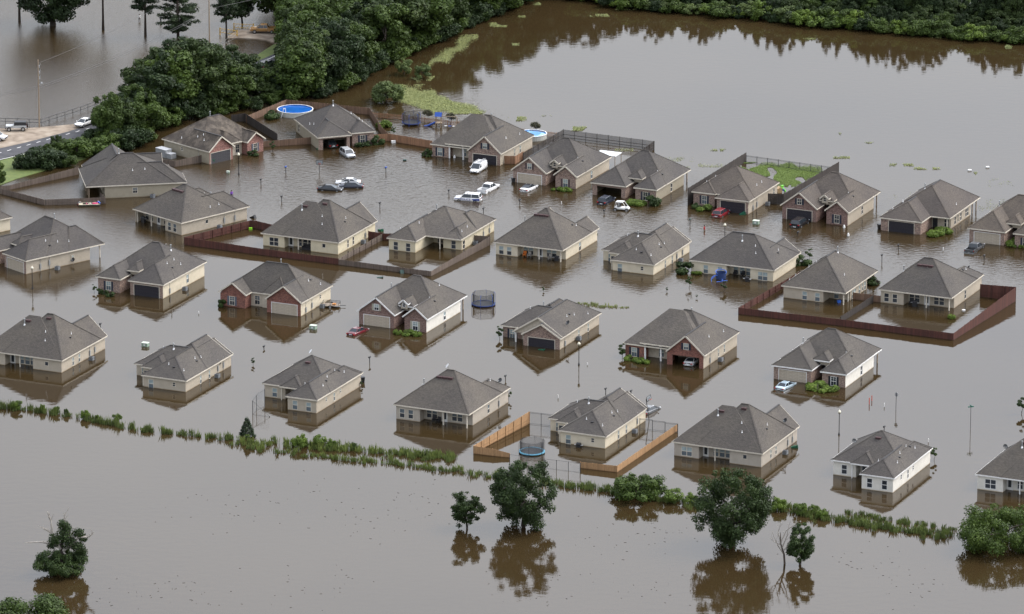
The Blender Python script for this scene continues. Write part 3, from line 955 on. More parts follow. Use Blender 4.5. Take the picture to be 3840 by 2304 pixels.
def front4(h, gcol='dark', opendoor=False, shut='navy'):
    h.R(0, 3.0, 13, 15.6, 4.75, 'u', 6.3, 5.4, pos=9.4)
    h.R(0, 1.3, 15.5, 15.6, 4.85, 'u', 7.6, 5.5, pos=8.5, cap=False)
    h.R(0, 0, 7.1, 9, 3.1, 'v', 0, 0, gm=(h.brk, 0), vent=True, win=('a', .5))
    h.R(1.5, 1.2, 12.35, 14.5, 4.25, 'u', 5.6, 4.6, dz=.45, pos=8.3, cap=False)
    h.wall(6.9, .4, .4, .4, 'B', [('O' if opendoor else 'G', 3.35, {'col': gcol, 'head': .62})])
    h.wall(6.9, 3.3, 6.9, .4, 'B')
    h.wall(15.1, 1.7, 11.7, 1.7, 'B', [('g', 1.55, {'shut': True})])
    h.wall(11.7, 1.7, 11.7, 3.3, 'B')
    h.wall(11.7, 3.3, 6.9, 3.3, 'stucco', [('g', 2.5), ('d', 4.15, {'mat': GD['dark'], 'lite': False})], z1=h.ze + .25)
    h.post(11.55, 1.65, col=True, top=h.ze + .26); h.post(8.65, 1.65, col=True, top=h.ze + .26)
    h.wall(.4, .4, .4, 15.2, 'S', [('n', 6.6), ('n', 9.2)])
    h.wall(.4, 15.2, 15.1, 15.2, 'S', [('w', 3), ('w', 9)]); h.wall(15.1, 15.2, 15.1, 1.7, 'S')
    h.wall(6.9, 5.2, .4, 7.2, 'stucco')
    h.flue(6.9, 10.8); h.pipe(1.7, 6.0); h.pipe(1.3, 11.5)
    return h

# ---- front row along the tree line
H27 = House('greige house with three attic vents, left of the new wooden fence', Z(1460, 1340, 872, 628), 2.55, sid='greige', blinds='dm')
rear1(H27); rear1_walls(H27); H27.dish(1.1, 15.0, face=-.4); H27.dish(6.9, 7.0, col=M_VPIPE); H27.pipe(2.4, 13.5); H27.louver(2.6, 12.8); H27.flue(11.0, 6.2); H27.pipe(11.8, 7.2); H27.meter(.4, 12.3, .5); H27.done()
H31 = House('cream house inside the new wooden fence, behind the black trampoline', Z(2040, 1430, 680, 608), 2.2, sid='cream', blinds='ml')
rear3(H31); H31.meter(.4, 13.4, .5); H31.done()
H26 = House('tan house with a near wing and a white dish above the ridge', Z(960, 1300, 670, 590), 2.4, sid='tan', blinds='ml')
rear2(H26); H26.dish(6.5, 11.3, col=M_VPIPE); H26.done()
H25 = House('small tan house left of the three foreground houses, beside a green utility box', T(0, 2, 1800, 715), 2.1, sid='tan', blinds='ml')
rear3(H25); H25.dish(.2, 13.0, z=.9, face=-.6); H25.meter(.4, 12.0, .5); H25.meter(.4, 14.0, .5); H25.done()
H24 = House('tan house at the left edge with one small square window near its corner', T(0, 2, 600, 518), 2.3, sid='tan', blinds='ml')
rear4(H24); H24.meter(.4, 10.2, .4); H24.meter(.4, 12.0, .5); H24.done()
H32 = House('greige house with a twin window, behind the large dark green tree', T(2, 2, 2420, 1418), 2.45, sid='greige', blinds='ml')
rear4(H32); H32.dish(1.0, 12.6, face=-.5); H32.meter(.4, 11.6, .5); H32.meter(.4, 13.6, .5); H32.done()
H33 = House('white house with dark windows on the projecting wing, near the street sign', T(3, 3, 1220, 172), 2.55, sid='white', trim=M_WHITE, blinds='dd')
rear2(H33); H33.dish(10.6, 9.6, face=.9); H33.done()
H34 = House('white house cut off by the right edge of the photo, behind the green bush', T(3, 3, 2000, 130), 2.55, anchor=(15.7, 0), sid='white', trim=M_WHITE, blinds='dd')
rear4(H34); H34.dish(14.2, 9.5, face=.8); H34.done()

# ---- second row, fronts towards the camera
H14 = House('brown brick house with dark garage door on its right and cream siding', T(0, 1, 1580, 1272), 2.65, sid='cream', brk='brown', blinds='ml')
front(H14, 'R', 'hip', 'dark', wall_end=16.1, back=16.6, seg_win=(9.3,)); H14.flue(4.2, 10.9); H14.pipe(5.5, 11.6); H14.pipe(2.6, 9.0); H14.pipe(1.5, 9.4); H14.meter(.4, 2.8, .4); H14.done()
H16 = House('dark brick house with two gables, sage shutters and a maroon car in front', T(1, 2, 1655, 122), 2.5, sid='white', brk='dark', trim=M_WHITE, shut='sage', blinds='dl')
front(H16, 'L', 'gable', 'beige', post='wood', wall_end=14.2); H16.flue(11.3, 9.4); H16.pipe(12.2, 10.0); H16.pipe(3.4, 12.2); H16.done()
H30 = House('brown brick house with white side wall behind a pale blue car', T(3, 2, 760, 655), 2.45, sid='white', brk='brown', trim=M_WHITE, shut='black', blinds='dd')
front(H30, 'L', 'hip', 'beige', post='wood', wall_end=13.4); H30.flue(11.2, 8.6); H30.done()
H29 = House('red brick house with two white columns and an open garage holding a white car', T(2, 2, 1860, 472), 2.45, sid='tan', brk='red', shut='navy', blinds='ml')
front4(H29, opendoor=True); H29.meter(.4, 3.1, .4); H29.done()

H15 = House('red brick house with two gables and a beige garage door, next to a small trailer', T(1, 1, 440, 1447), 2.55, sid='cream', brk='red', shut='grey', blinds='dm')
h = H15
h.R(0, 2.7, 16.5, 12.4, 4.6, 'u', 5.9, 6.4, pos=6.8, vent=True)
h.R(0, 0, 7.1, 8, 2.65, 'v', 0, 0, gm=('red', 0), vent=True)
h.R(11.0, .45, 16.5, 8, 1.95, 'v', 0, 0, gm=('red', 0), vent=True)
h.R(4.0, 2.4, 9.2, 9, 2.6, 'v', 2.6, 0, dz=.1)
h.wall(6.8, .4, .4, .4, 'B', [('G', 3.3, {'col': 'beige', 'head': .62})]); h.wall(6.8, 3.1, 6.8, .4, 'B')
h.wall(16.1, .85, 11.4, .85, 'B', [('g', 2.2, {'shut': True})]); h.wall(11.4, .85, 11.4, 3.1, 'B')
h.wall(11.4, 3.1, 8.9, 3.1, 'stucco', [('g', 1.3)]); h.wall(8.9, 2.8, 6.8, 2.8, 'stucco', [('e', 1.35, {'head': .45, 'w': 1.0})]); h.wall(8.9, 4.4, 6.8, 4.4, 'stucco', [('d', 1.35, {'mat': GD['dark'], 'lite': False})])
h.wall(.4, .4, .4, 12, 'S', [('m', 7.6)]); h.wall(.4, 12, 16.1, 12, 'S', [('w', 3), ('w', 11)]); h.wall(16.1, 12, 16.1, .85, 'S')
h.flue(7.6, 7.4); h.pipe(13.6, 8.0); h.pipe(2.3, 7.4); h.pipe(1.0, 9.5); h.louver(2.3, 8.2); h.meter(.4, 2.2, .3); h.meter(.4, 4.6, .5); h.done()

H28 = House('brown brick house with a single white column and dark garage door behind a street lamp', Z(1820, 1110, 825, 472), 2.1, sid='tan', brk='brown', shut='navy', blinds='ml')
h = H28
h.R(0, .9, 9.4, 17.4, 3.0, 'v', 0, 4.3, pos=4.7, gm=('stucco', 0), vent=True)
h.R(4.6, 3.3, 12.75, 13.6, 2.75, 'u', 0, 4.7, vent=True)
h.R(0, 0, 7.45, 6, 2.16, 'v', 0, 0, gm=('brown', 0), vent=True)
h.R(3, 9.0, 10.5, 17.2, 2.95, 'v', 0, 4.0, pos=6.1, vent=True)
h.wall(7.05, .4, .4, .4, 'B', [('G', 3.3, {'col': 'dark', 'head': .5})]); h.wall(7.05, 3.7, 7.05, .4, 'B')
h.wall(12.35, 3.7, 8.9, 3.7, 'B', [('g', 1.7, {'shut': True, 'head': .55})]); h.wall(8.9, 3.7, 7.05, 3.7, 'stucco', [('d', .8, {'mat': GD['dark'], 'lite': False})])
h.post(9.15, 1.75, col=True)
h.wall(.4, .4, .4, 17, 'S', [('n', 8.0), ('n', 12.0)]); h.wall(.4, 17, 9, 17, 'S'); h.wall(9, 17, 12.35, 13.2, 'S'); h.wall(12.35, 13.2, 12.35, 3.7, 'S')
for u, v in ((2.4, 8.0), (2.0, 10.2), (1.0, 13.8), (9.6, 8.8)): h.pipe(u, v)
h.dish(.9, 5.4, face=-.5); h.louver(2.5, 9.2); h.meter(.4, 2.4, .2); h.flue(7.4, 9.4); h.done()

# ---- third row, rears towards the camera
H17 = House('pale yellow house behind the dark red fence, black sofa under its porch', T(1, 1, 800, 862), 2.4, sid='yellow', blinds='dd')
rear4(H17); H17.meter(.4, 11.5, .4); H17.done()
H19 = House('cream house with three attic vents and an orange chair on its porch', T(2, 1, 490, 938), 2.35, sid='cream', blinds='dl')
rear1(H19, 'gable', hm=5.35, rv=7.2, ra=6.2, rb=7.0); rear1_walls(H19, sidewin=(8.0,)); H19.pipe(2.0, 10.5); H19.louver(2.4, 9.6); H19.pipe(12.2, 8.6); H19.flue(11.0, 8.0); H19.done()
H20 = House('cream house between the orange chair porch and the collapsed blue trampoline', T(2, 1, 1375, 1078), 2.05, sid='cream', blinds='ml')
rear3(H20); H20.meter(.4, 11.0, .4); H20.meter(.4, 13.6, .4); H20.done()
H21 = House('cream house with the collapsed blue trampoline in front of its patio', T(3, 1, 60, 1130), 2.25, sid='cream', blinds='ml')
rear4(H21, flat=True, sidewin=()); H21.done()
H23 = House('tan house at the right end of the dark red fence with a cluttered patio', T(3, 1, 1775, 1398), 2.5, sid='tan', blinds='dd')
rear1(H23, 'hip', hm=4.92, rv=6.2, ra=5.8, rb=6.15); rear1_walls(H23, sidewin=(7.4,)); H23.pipe(2.2, 13.0); H23.louver(2.4, 12.0); H23.flue(11.4, 6.6); H23.done()

H22 = House('tan house with a deep corner porch inside the dark red fence', Z(2880, 960, 850, 410), 2.3, sid='tan', blinds='ml')
h = H22
h.R(0, 0, 12.1, 15.8, 4.4, 'v', 6.1, 5.4, vent=True)
h.R(4.0, 9, 12.1, 18.8, 2.6, 'v', 0, 3.6)
h.wall(11.7, .4, 4.4, .4, 'S', [('w', 3.9), ('w', 6.3)]); h.wall(4.4, .4, 4.4, 3.4, 'S'); h.wall(4.4, 3.4, .5, 3.4, 'S', [('w', 1.4)])
h.wall(.5, 3.4, .5, 11.4, 'S', [('W2', 1.7), ('w', 4.4), ('n', 5.9), ('w', 7.1)]); h.wall(.5, 11.4, 4.4, 11.4, 'S'); h.wall(4.4, 11.4, 4.4, 18.4, 'S'); h.wall(4.4, 18.4, 11.7, 18.4, 'S'); h.wall(11.7, 18.4, 11.7, .4, 'S')
h.post(.6, .55); h.post(.6, 2.7); h.post(.6, 15.2, mat=M_WOODP)
for u, v in ((11.0, 1.2), (2.3, 5.2), (10.2, 8.4), (9.6, 10.5), (11.2, 4.6)): h.pipe(u, v)
h.flue(5.6, 10.4); h.done()

H18 = House('pale yellow house with a recessed corner porch behind the grey plank fence', Z(1420, 740, 918, 455), 2.3, sid='yellow', blinds='dd')
h = H18
h.R(0, -.8, 12.8, 14.4, 3.45, 'u', 6.9, 5.6, pos=7.5)
h.R(6.9, -5.0, 12.8, 6, 2.0, 'v', 2.9, 0, vent=True)
h.R(0, 0, 4.0, 6, 1.5, 'v', 2.0, 0)
h.R(0, 6.5, 7.2, 14.75, 2.2, 'v', 2.6, 3.6, vent=True)
h.wall(12.4, -4.6, 7.3, -4.6, 'S', [('w', 1.3), ('w', 3.75)]); h.wall(7.3, -4.6, 7.3, 3.0, 'S'); h.wall(7.3, 3.0, 3.9, 3.0, 'S', [('W2', 1.9, {'tone': 'dd'})])
h.wall(3.9, 3.0, 3.9, .4, 'S'); h.wall(3.9, .4, .4, .4, 'S', [('w', 1.95)]); h.wall(.4, .4, .4, 14.3, 'S', [('w', .8)]); h.wall(.4, 14.3, 12.4, 14.3, 'S'); h.wall(12.4, 14.3, 12.4, -4.6, 'S')
h.post(4.3, -.45)
for u, v in ((1.0, 1.8), (1.2, 4.6), (9.2, 1.2), (11.8, -1.2), (12.0, 3.0)): h.pipe(u, v)
h.flue(9.0, 8.2); h.meter(.4, 9.6, .3); h.meter(.4, 12.2, .3); h.done()

# ---- far row, fronts towards the camera
H4 = House('brown brick house with two gables and a beige garage door behind a white coupe', T(2, 1, 625, 230), 2.45, sid='tan', brk='brown', shut='brown', blinds='ml')
front(H4, 'L', 'gable', 'beige', wall_end=16); H4.done()
H7 = House('brown brick house with two gables and a dark garage door behind a black SUV', T(3, 1, 780, 575), 2.65, sid='tan', brk='dark', shut='navy', blinds='dd', shin=M_SHIN2)
front(H7, 'L', 'gable', 'dark', post='wood', wall_end=13.6); H7.done()
H5 = House('brown brick house with its garage open, dark SUV and white buggy in front', T(2, 1, 1400, 355), 2.45, sid='khaki', brk='brown', shut='navy', blinds='dd')
front(H5, 'L', 'hip', 'dark', post='wood', opendoor=True, wall_end=13.6); H5.done()
H3 = House('brown brick house with two white columns and a white van before its garage', Z(1560, 400, 930, 520), 2.45, sid='tan', brk='brown', shut='navy', blinds='ml')
front4(H3); H3.done()
H6 = House('small brown brick house with a dark garage door behind a red SUV', Z(2540, 580, 787, 515), 2.6, sid='tan', brk='brown', shut='navy', blinds='mm', shin=M_SHIN2)
h = H6
h.R(0, 2.6, 12.5, 15.0, 4.05, 'u', 6.2, 6.1, pos=8.8)
h.R(0, 0, 6.9, 9, 2.1, 'v', 3.4, 0)
h.R(7.6, 2.2, 12.5, 9, 1.65, 'v', 2.4, 0)
h.wall(6.5, .4, .4, .4, 'B', [('G', 3.1, {'col': 'dark'})]); h.wall(6.5, 4.2, 6.5, .4, 'B')
h.wall(12.1, 2.6, 8.0, 2.6, 'B', [('g', 2.1, {'shut': True})]); h.wall(8.0, 2.6, 8.0, 4.2, 'B'); h.wall(8.0, 4.2, 6.5, 4.2, 'stucco', [('d', .75, {'mat': GD['dark'], 'lite': False})])
h.wall(.4, .4, .4, 14.6, 'S', [('n', 12.6)]); h.wall(.4, 14.6, 12.1, 14.6, 'S', [('w', 5)]); h.wall(12.1, 14.6, 12.1, 2.6, 'S')
for u, v in ((1.6, 7.6), (1.6, 10.0), (9.6, 7.0), (10.8, 5.6), (5.6, 9.6)): h.pipe(u, v)
h.meter(.4, 2.6, .3); h.meter(.4, 4.4, .5); h.done()

H8 = House('brown brick house with tall side windows, last but one of the far row', Z(3260, 640, 885, 522), 2.5, sid='tan', brk='brown', blinds='dd', shin=M_SHIN2)
h = H8
h.R(0, -.1, 12.1, 16.0, 4.15, 'v', 6.0, 5.8, pos=5.8, vent=True)
h.R(3.75, -4.8, 12.1, 8, 2.45, 'v', 4.1, 0, vent=True)
h.wall(11.7, -4.4, 4.15, -4.4, 'B', [('G', 3.9, {'col': 'dark'})]); h.wall(4.15, -4.4, 4.15, 1.6, 'B')
h.wall(4.15, 1.6, .5, 1.6, 'stucco', [('d', .7, {'mat': GD['dark']}), ('w', 2.9)])
h.wall(.5, 1.6, .5, 12.0, 'S', [('w', 2.2), ('n', 3.7), ('w', 5.2), ('W2', 8.4)]); h.wall(.5, 12, 11.7, 12, 'S'); h.wall(11.7, 12, 11.7, -4.4, 'S')
h.post(.7, .3); h.post(.6, 13.4, mat=M_WOODP); h.post(.6, 15.5, mat=M_WOODP)
for u, v in ((1.2, 6.4), (10.8, -1.0), (10.6, 3.5), (9.9, 2.0)): h.pipe(u, v)
h.flue(7.5, 6.8); h.done()
H9 = House('brown brick house with beige garage door behind a grey pickup at the right edge', T(3, 1, 1925, 720), 2.6, anchor=(13.5, 0), sid='tan', brk='brown', shut='navy', blinds='dd', shin=M_SHIN2)
front(H9, 'L', 'hip', 'beige', wall_end=13.6); H9.flue(10.6, 9.0); H9.done()

# ---- houses round the turning circle
H11 = House('tan house with three attic vents and a barbecue on its left porch', Z(480, 680, 583, 458), 2.5, ang=-46, sid='tan', blinds='dm')
rear1(H11, 'near', hm=4.85, rv=6.55, ra=6.0, rb=6.85); rear1_walls(H11, 'L', sidewin=(6.0,)); H11.flue(5.0, 11.5); H11.pipe(4.6, 9.6); H11.louver(4.9, 10.6); H11.pipe(1.4, 8.2); H11.pipe(1.5, 10.4); H11.meter(.4, 10.6, .5); H11.meter(.4, 13.2, .5); H11.done()
H12 = House('tan house at the left edge with a satellite dish and a lone corner post', Z(0, 780, 280, 582), 2.6, ang=-49, sid='tan', brk='brown', blinds='ml')
front(H12, 'R', 'hip', 'beige', wall_end=14.4, back=17.4, main=(4.6, 4.5, 11, 6.1, 4.6), seg_win=()); H12.R(0, 9.5, 8, 17.7, 3.2, 'v', 3.2, 3.5, vent=True)
H12._window(Vector((-.32, 10.6, .9)), R_(90), 'm'); H12.dish(.1, 10.6, z=.1, face=.4); H12.meter(.4, 3.4, .5); H12.meter(.4, 5.4, .8); H12.flue(6.3, 11.2); H12.pipe(2.0, 8.6); H12.pipe(1.6, 10.8); H12.done()
H13 = House('corner of a cream house cut off by the left edge', T(0, 1, 120, 615), 2.5, ang=-49, anchor=(0, 16.4), sid='cream', brk='brown')
front(H13, 'R', 'hip', 'beige', wall_end=16.0, seg_win=()); H13.done()
H10 = House('long tan house with a rear porch behind the boat, inside the grey plank fence', Z(240, 520, 240, 528), 2.55, ang=-80, sid='khaki', blinds='dm')
h = H10
h.R(0, 0, 13.5, 17.0, 4.85, 'v', 7.2, 7.6, pos=5.0, vent=True)
h.R(0, 7, 7.0, 18.9, 3.3, 'v', 3.0, 4.4, vent=True)
h.R(5.0, .8, 16.0, 12.0, 4.6, 'u', 0, 2.8, vent=True)
h.R(8, 9, 14.2, 15.5, 3.0, 'v', 0, 0, vent=True, gm=('khaki', 1))
h.wall(13, 3.6, .4, 3.6, 'S', [('d', 9.4, {'mat': M_GLASSD}), ('w', 7), ('w', 5)])
h.wall(.4, 3.6, .4, 18.4, 'S', [('a', 5.6)]); h.wall(.4, 18.4, 6.6, 18.4, 'B'); h.wall(6.6, 18.4, 13, 15.2, 'S'); h.wall(13, 15.2, 13, 3.6, 'S')
h.wall(15.5, 1.2, 12, 1.2, 'S'); h.wall(15.5, 11.6, 15.5, 1.2, 'S')
h.post(.6, .6, mat=M_WOODP); h.post(3.6, .6, mat=M_WOODP); h.post(6.4, .6, mat=M_WOODP)
h.pipe(2.2, 9.0); h.pipe(2.3, 11.3); h.flue(7.3, 7.0); h.done()
H1 = House('rose brick house with a streaked dark roof under the trees, green bin at its corner', Z(560, 400, 655, 498), 2.6, ang=43.8, anchor=(14.6, 0), sid='khaki', brk='rose', shin=M_SHINW, shut='grey', blinds='dd')
h = H1
h.R(0, 1.8, 14.6, 13.9, 4.15, 'u', 4.8, 6.9, pos=8.2, vent=True)
h.R(8.1, 0, 14.6, 8, 2.5, 'v', 0, 0, gm=('rose', 0), vent=True)
h.R(0, .3, 4.7, 7, 1.65, 'v', 0, 0, gm=('rose', 0))
h.R(5.0, 1.4, 9.6, 8, 1.9, 'v', 2.3, 0, dz=.2)
h.wall(14.2, .4, 8.5, .4, 'B', [('G', 2.75, {'col': 'grey'})]); h.wall(8.5, .4, 8.5, 2.4, 'B')
h.wall(8.5, 2.4, 4.3, 2.4, 'stucco', [('d', .7, {'mat': GD['dark'], 'lite': False}), ('g', 3.0)])
h.wall(4.3, 2.4, 4.3, .75, 'B'); h.wall(4.3, .75, .4, .75, 'B', [('g', 1.9, {'shut': True})])
h.wall(.4, .75, .4, 13.5, 'S', [('w', 6)]); h.wall(.4, 13.5, 14.2, 13.5, 'S', [('w', 6)]); h.wall(14.2, 13.5, 14.2, .4, 'S', [('m', 5.2)])
for u, v in ((12.6, 5.6), (12.0, 4.6), (13.4, 9.4), (12.9, 3.4)): h.pipe(u, v)
h.flue(7.0, 8.4); h.meter(14.46, 3.4, .3); h.done()
H2 = House('brown brick house with an open dark garage, below the round blue pool', Z(1040, 370, 440, 430), 2.6, ang=19, anchor=(12.1, 0), sid='khaki', brk='brown', shut='navy', blinds='dd')
h = H2
h.R(0, 2.6, 12.1, 15.7, 4.2, 'u', 6.0, 6.0, pos=8.6)
h.R(5.2, 0, 12.1, 9, 2.2, 'v', 3.4, 0, vent=True)
h.R(0, 1.1, 5.0, 9, 1.7, 'v', 2.5, 0)
h.wall(11.7, .4, 5.6, .4, 'B', [('O', 3.15, {'w': 4.75})]); h.wall(5.6, .4, 5.6, 3.0, 'B')
h.wall(5.6, 3.0, 4.6, 3.0, 'stucco', [('d', .5, {'mat': GD['dark'], 'lite': False})]); h.wall(4.6, 3.0, 4.6, 1.5, 'B')
h.wall(4.6, 1.5, .4, 1.5, 'B', [('g', 2.0, {'shut': True})])
h.wall(.4, 1.5, .4, 15.3, 'S'); h.wall(.4, 15.3, 11.7, 15.3, 'S'); h.wall(11.7, 15.3, 11.7, .4, 'S', [('w', 2.0)]); h.wall(11.7, 6.6, .4, 6.6, 'stucco')
for u, v in ((10.8, 6.6), (11.2, 8.0), (1.5, 5), (1.2, 8), (2.2, 10)): h.pipe(u, v)
h.flue(6.4, 8.2); h.done()
# ------------------------------------------------------------------ fences
FB = {'red': boards('fence_dark_red', (.078, .027, .019)), 'grey': boards('fence_grey', (.125, .097, .078)), 'dark': boards('fence_dark', (.036, .029, .025)),
      'new': boards('fence_new', (.36, .215, .105), .16), 'brown': boards('fence_brown', (.155, .095, .062)), 'cedar': boards('fence_cedar', (.25, .135, .075), .2)}
def fence(label, pts, col, style='solid', group='back garden fences', base=0.0):
    P = [(at(p[0], 0), p[1]) for p in pts]
    o0 = P[0][0]
    root = thing('fence', label, 'fence', (o0.x, o0.y, 0), 0, group)
    mat = FB.get(col, M_DARK)
    for i in range(len(P) - 1):
        (a, ha), (b, hb_) = P[i], P[i + 1]
        d = b - a; Ln = d.length; d.normalize()
        rz = math.atan2(d.y, d.x)
        nb = max(1, round(Ln / 2.44)); bay = Ln / nb
        for k in range(nb):
            pa = a + d * bay * k - o0
            h0 = ha + (hb_ - ha) * k / nb; h1 = ha + (hb_ - ha) * (k + 1) / nb
            pm = MB()
            if style in ('solid', 'gap'):
                pitch = .152 if style == 'solid' else .21
                nn = int(bay / pitch)
                for q in range(nn):
                    x0 = q * bay / nn
                    t = q / nn
                    hh = h0 + (h1 - h0) * t + rnd.uniform(-.02, .02)
                    pm.box(x0 + .004, -.012 + rnd.uniform(-.004, .004), -.9, x0 + (bay / nn) - .004 - (0 if style == 'solid' else .09), .012, hh)
                for zz in (.25, .8):
                    pm.beam((0, .04, (h0 - 1.0) * .4 + zz - .3), (bay, .04, (h1 - 1.0) * .4 + zz - .3), .045, .09)
            elif style == 'iron':
                for zz in (h0 - .06, h0 - .22, .12): pm.beam((0, 0, zz), (bay, 0, zz), .035, .035)
                for q in range(int(bay / .14)): pm.box(q * .14 + .06, -.009, -.6, q * .14 + .078, .009, h0)
            elif style == 'chain':
                pm.tube([(0, 0, h0 - .02), (bay, 0, h1 - .02)], .022, 6); pm.tube([(0, 0, .06), (bay, 0, .06)], .014, 5)
                for q in range(int(bay / .3)):
                    pm.beam((q * .3, 0, 0), (min(bay, q * .3 + h0 * .8), 0, h0 * min(1, (bay - q * .3) / (h0 * .8))), .006, .006)
                    pm.beam((q * .3, 0, h0), (min(bay, q * .3 + h0 * .8), 0, h0 - h0 * min(1, (bay - q * .3) / (h0 * .8))), .006, .006)
            elif style == 'picket':
                for q in range(int(bay / .24)): pm.box(q * .24 + .05, -.012, -.6, q * .24 + .16, .012, h0 + rnd.uniform(-.02, .02))
                for zz in (.15, h0 - .25): pm.beam((0, .04, zz), (bay, .04, zz), .04, .08)
            elif style == 'rail':
                for zz in (h0 - .05, h0 * .45): pm.tube([(0, 0, zz), (bay, 0, zz)], .05, 6)
            po = pm.build('fence_panel', mat, root, pa, rz)
            po['kind'] = 'stuff'
            w_ = .05 if style in ('solid', 'gap', 'picket') else .035
            MB().box(-w_, .02 if style in ('solid', 'gap') else -w_, -.9, w_, .02 + 2 * w_ if style in ('solid', 'gap') else w_, h0 + .03).build('fence_post', mat, root, pa, rz)
        pe = b - o0
        if i == len(P) - 2: MB().box(-.05, -.05, -.9, .05, .05, hb_ + .03).build('fence_post', mat, root, pe, rz)
    return root
c1 = lambda x, y: Z(1380, 1300, x, y, 1200 / 2473)
fence('new wooden fence left of the black trampoline', [(c1(1245, 598), 2.1), (c1(815, 828), 1.3), (c1(960, 846), 1.2), (c1(1095, 860), .75)], 'new')
fence('new wooden fence right of the cream house, ending at a low corner', [(c1(1640, 940), 1.0), (c1(1925, 973), 1.1), (c1(2393, 652), 1.2)], 'new')
fence('black iron fence with a gate left of the cream house', [(c1(1245, 598), 2.1), (c1(1430, 620), 2.1)], 'iron', 'iron')
fence('black iron fence right of the cream house beside the basketball hoop', [(c1(2100, 640), 1.9), (c1(2393, 668), 1.5)], 'iron', 'iron')
fence('low wire fence in front of the black trampoline', [(c1(1095, 905), 1.55), (c1(1365, 940), 1.55), (c1(1640, 975), 1.6)], 'iron', 'chain')
fence('sagging wire fence beside the tan house with the white dish', [(T(1, 2, 85, 960), 3.0), (T(1, 2, 5, 1000), 2.6), (T(0, 2, 2440, 1040), 2.4), (T(1, 2, 130, 1062), .15)], 'iron', 'chain')
fence('dark red plank fence round the pale yellow house', [(Z(480, 680, 1400, 520), 1.5), (Z(480, 680, 1340, 515), 1.5), (Z(480, 680, 615, 697), 1.45), (T(1, 1, 0, 977), 1.25), (T(1, 1, 795, 1076), 1.15)], 'red')
fence('short dark red fence with crossed braces left of the pale yellow house', [(Z(480, 680, 1400, 520), 1.5), (T(1, 1, 160, 765), 1.5)], 'red')
fence('grey plank fence round the pale yellow house with the corner porch', [(T(1, 1, 1318, 835), 1.2), (T(1, 1, 1225, 835), 1.2), (T(1, 1, 830, 1045), .9), (T(1, 1, 795, 1076), 1.0), (T(1, 1, 1690, 1188), .95), (T(1, 1, 2260, 885), 1.6), (T(1, 1, 2110, 868), 1.5)], 'grey')
fence('dark red corner fence behind the green bin', [(T(1, 1, 1085, 825), 1.45), (T(1, 1, 1310, 845), 1.2)], 'red')
fence('dark red plank fence along the right-hand back gardens', [(T(3, 1, 305, 1210), 1.3), (T(2, 2, 2187, 70), 1.2), (T(3, 2, 690, 182), 1.2), (T(3, 2, 1790, 322), 1.25), (T(3, 1, 2392, 1428), 2.6), (T(3, 1, 2050, 1385), 2.3)], 'red')
fence('dark divider fence between the two right-hand back gardens', [(T(3, 2, 705, 150), 1.1), (T(3, 1, 1015, 1440), 1.3)], 'dark')
fence('brown fence with open rails beside the deep corner porch', [(T(3, 1, 820, 1412), 1.3), (T(3, 1, 1085, 1440), 1.2)], 'brown')
fence('grey plank fence round the garden of the long tan house', [(T(0, 1, 965, 425), 1.0), (T(0, 1, 1018, 487), 1.25), (T(0, 1, 430, 502), 1.1), (T(0, 1, 110, 418), 1.1), (T(0, 1, -60, 372), 1.1), (T(0, 1, 100, 352), .9), (T(0, 1, 760, 205), 1.5)], 'grey')
fence('weathered plank fence between the long tan house and the rose brick house', [(T(0, 1, 1480, 100), 1.2), (T(0, 1, 1690, 132), 1.2), (T(0, 1, 1945, 90), 1.5)], 'grey')
fence('dark plank fence between the rose brick house and the pool garden', [(Z(560, 400, 900, 172), 1.5), (Z(560, 400, 1045, 165), 1.7), (Z(560, 400, 1400, 385), 1.6)], 'dark')
fence('brown plank fence round the pool garden', [(T(1, 0, -90, 1190), 1.4), (T(1, 0, 290, 1035), 1.5), (T(1, 0, 590, 1060), 1.4), (T(1, 0, 1095, 1112), 1.4), (T(1, 0, 1220, 1310), 1.5), (T(1, 0, 1285, 1365), 1.4)], 'brown')
fence('cedar fence panel between the two driveways of the turning circle', [(T(1, 0, 1115, 1375), 1.5), (T(1, 0, 1285, 1365), 1.5), (T(1, 0, 1700, 1435), 1.5)], 'cedar')
fence('brown fence left of the open dark garage', [(T(1, 0, 60, 1425), 1.2), (T(1, 0, 215, 1415), 1.2), (T(1, 0, 527, 1395), 1.4)], 'brown')
fence('open picket fence behind the small trampoline', [(T(1, 0, 1130, 1135), 1.0), (T(1, 0, 1410, 1160), 1.0), (T(1, 0, 1960, 1225), 1.0), (T(2, 0, 430, 1330), 1.0)], 'cedar', 'picket')
fence('small cedar gate fence beside the white van house', [(Z(1560, 400, 968, 628), 1.6), (Z(1560, 400, 1085, 632), 1.6), (Z(1560, 400, 1172, 580), 1.6)], 'cedar')
fence('dark board fence with open pickets behind the two-gable house', [(T(2, 0, 110, 1560), 1.7), (T(2, 0, 495, 1340), 1.8), (T(2, 0, 1370, 1450), 1.75), (T(2, 0, 1225, 1550), 1.7)], 'dark', 'gap')
fence('long dark plank fence left of the grassy garden', [(T(2, 1, 1702, 500), 3.3), (T(2, 1, 2260, 75), 1.7)], 'dark')
fence('long dark plank fence right of the grassy garden', [(T(3, 1, 0, 488), 2.0), (T(3, 1, 150, 492), 2.0), (T(3, 1, 682, 190), 2.2)], 'dark')
fence('black iron fence behind the grassy garden', [(T(2, 1, 2262, 85), 1.4), (T(3, 1, 620, 205), 1.5)], 'iron', 'iron')
fence('pipe rail fence beside the flooded car park', [(T(0, 0, -60, 1193), 1.15), (T(0, 0, 398, 1215), 1.3), (T(0, 0, 780, 1090), 1.2), (T(0, 0, 1330, 880), 1.1)], 'iron', 'rail', 'car park rails')
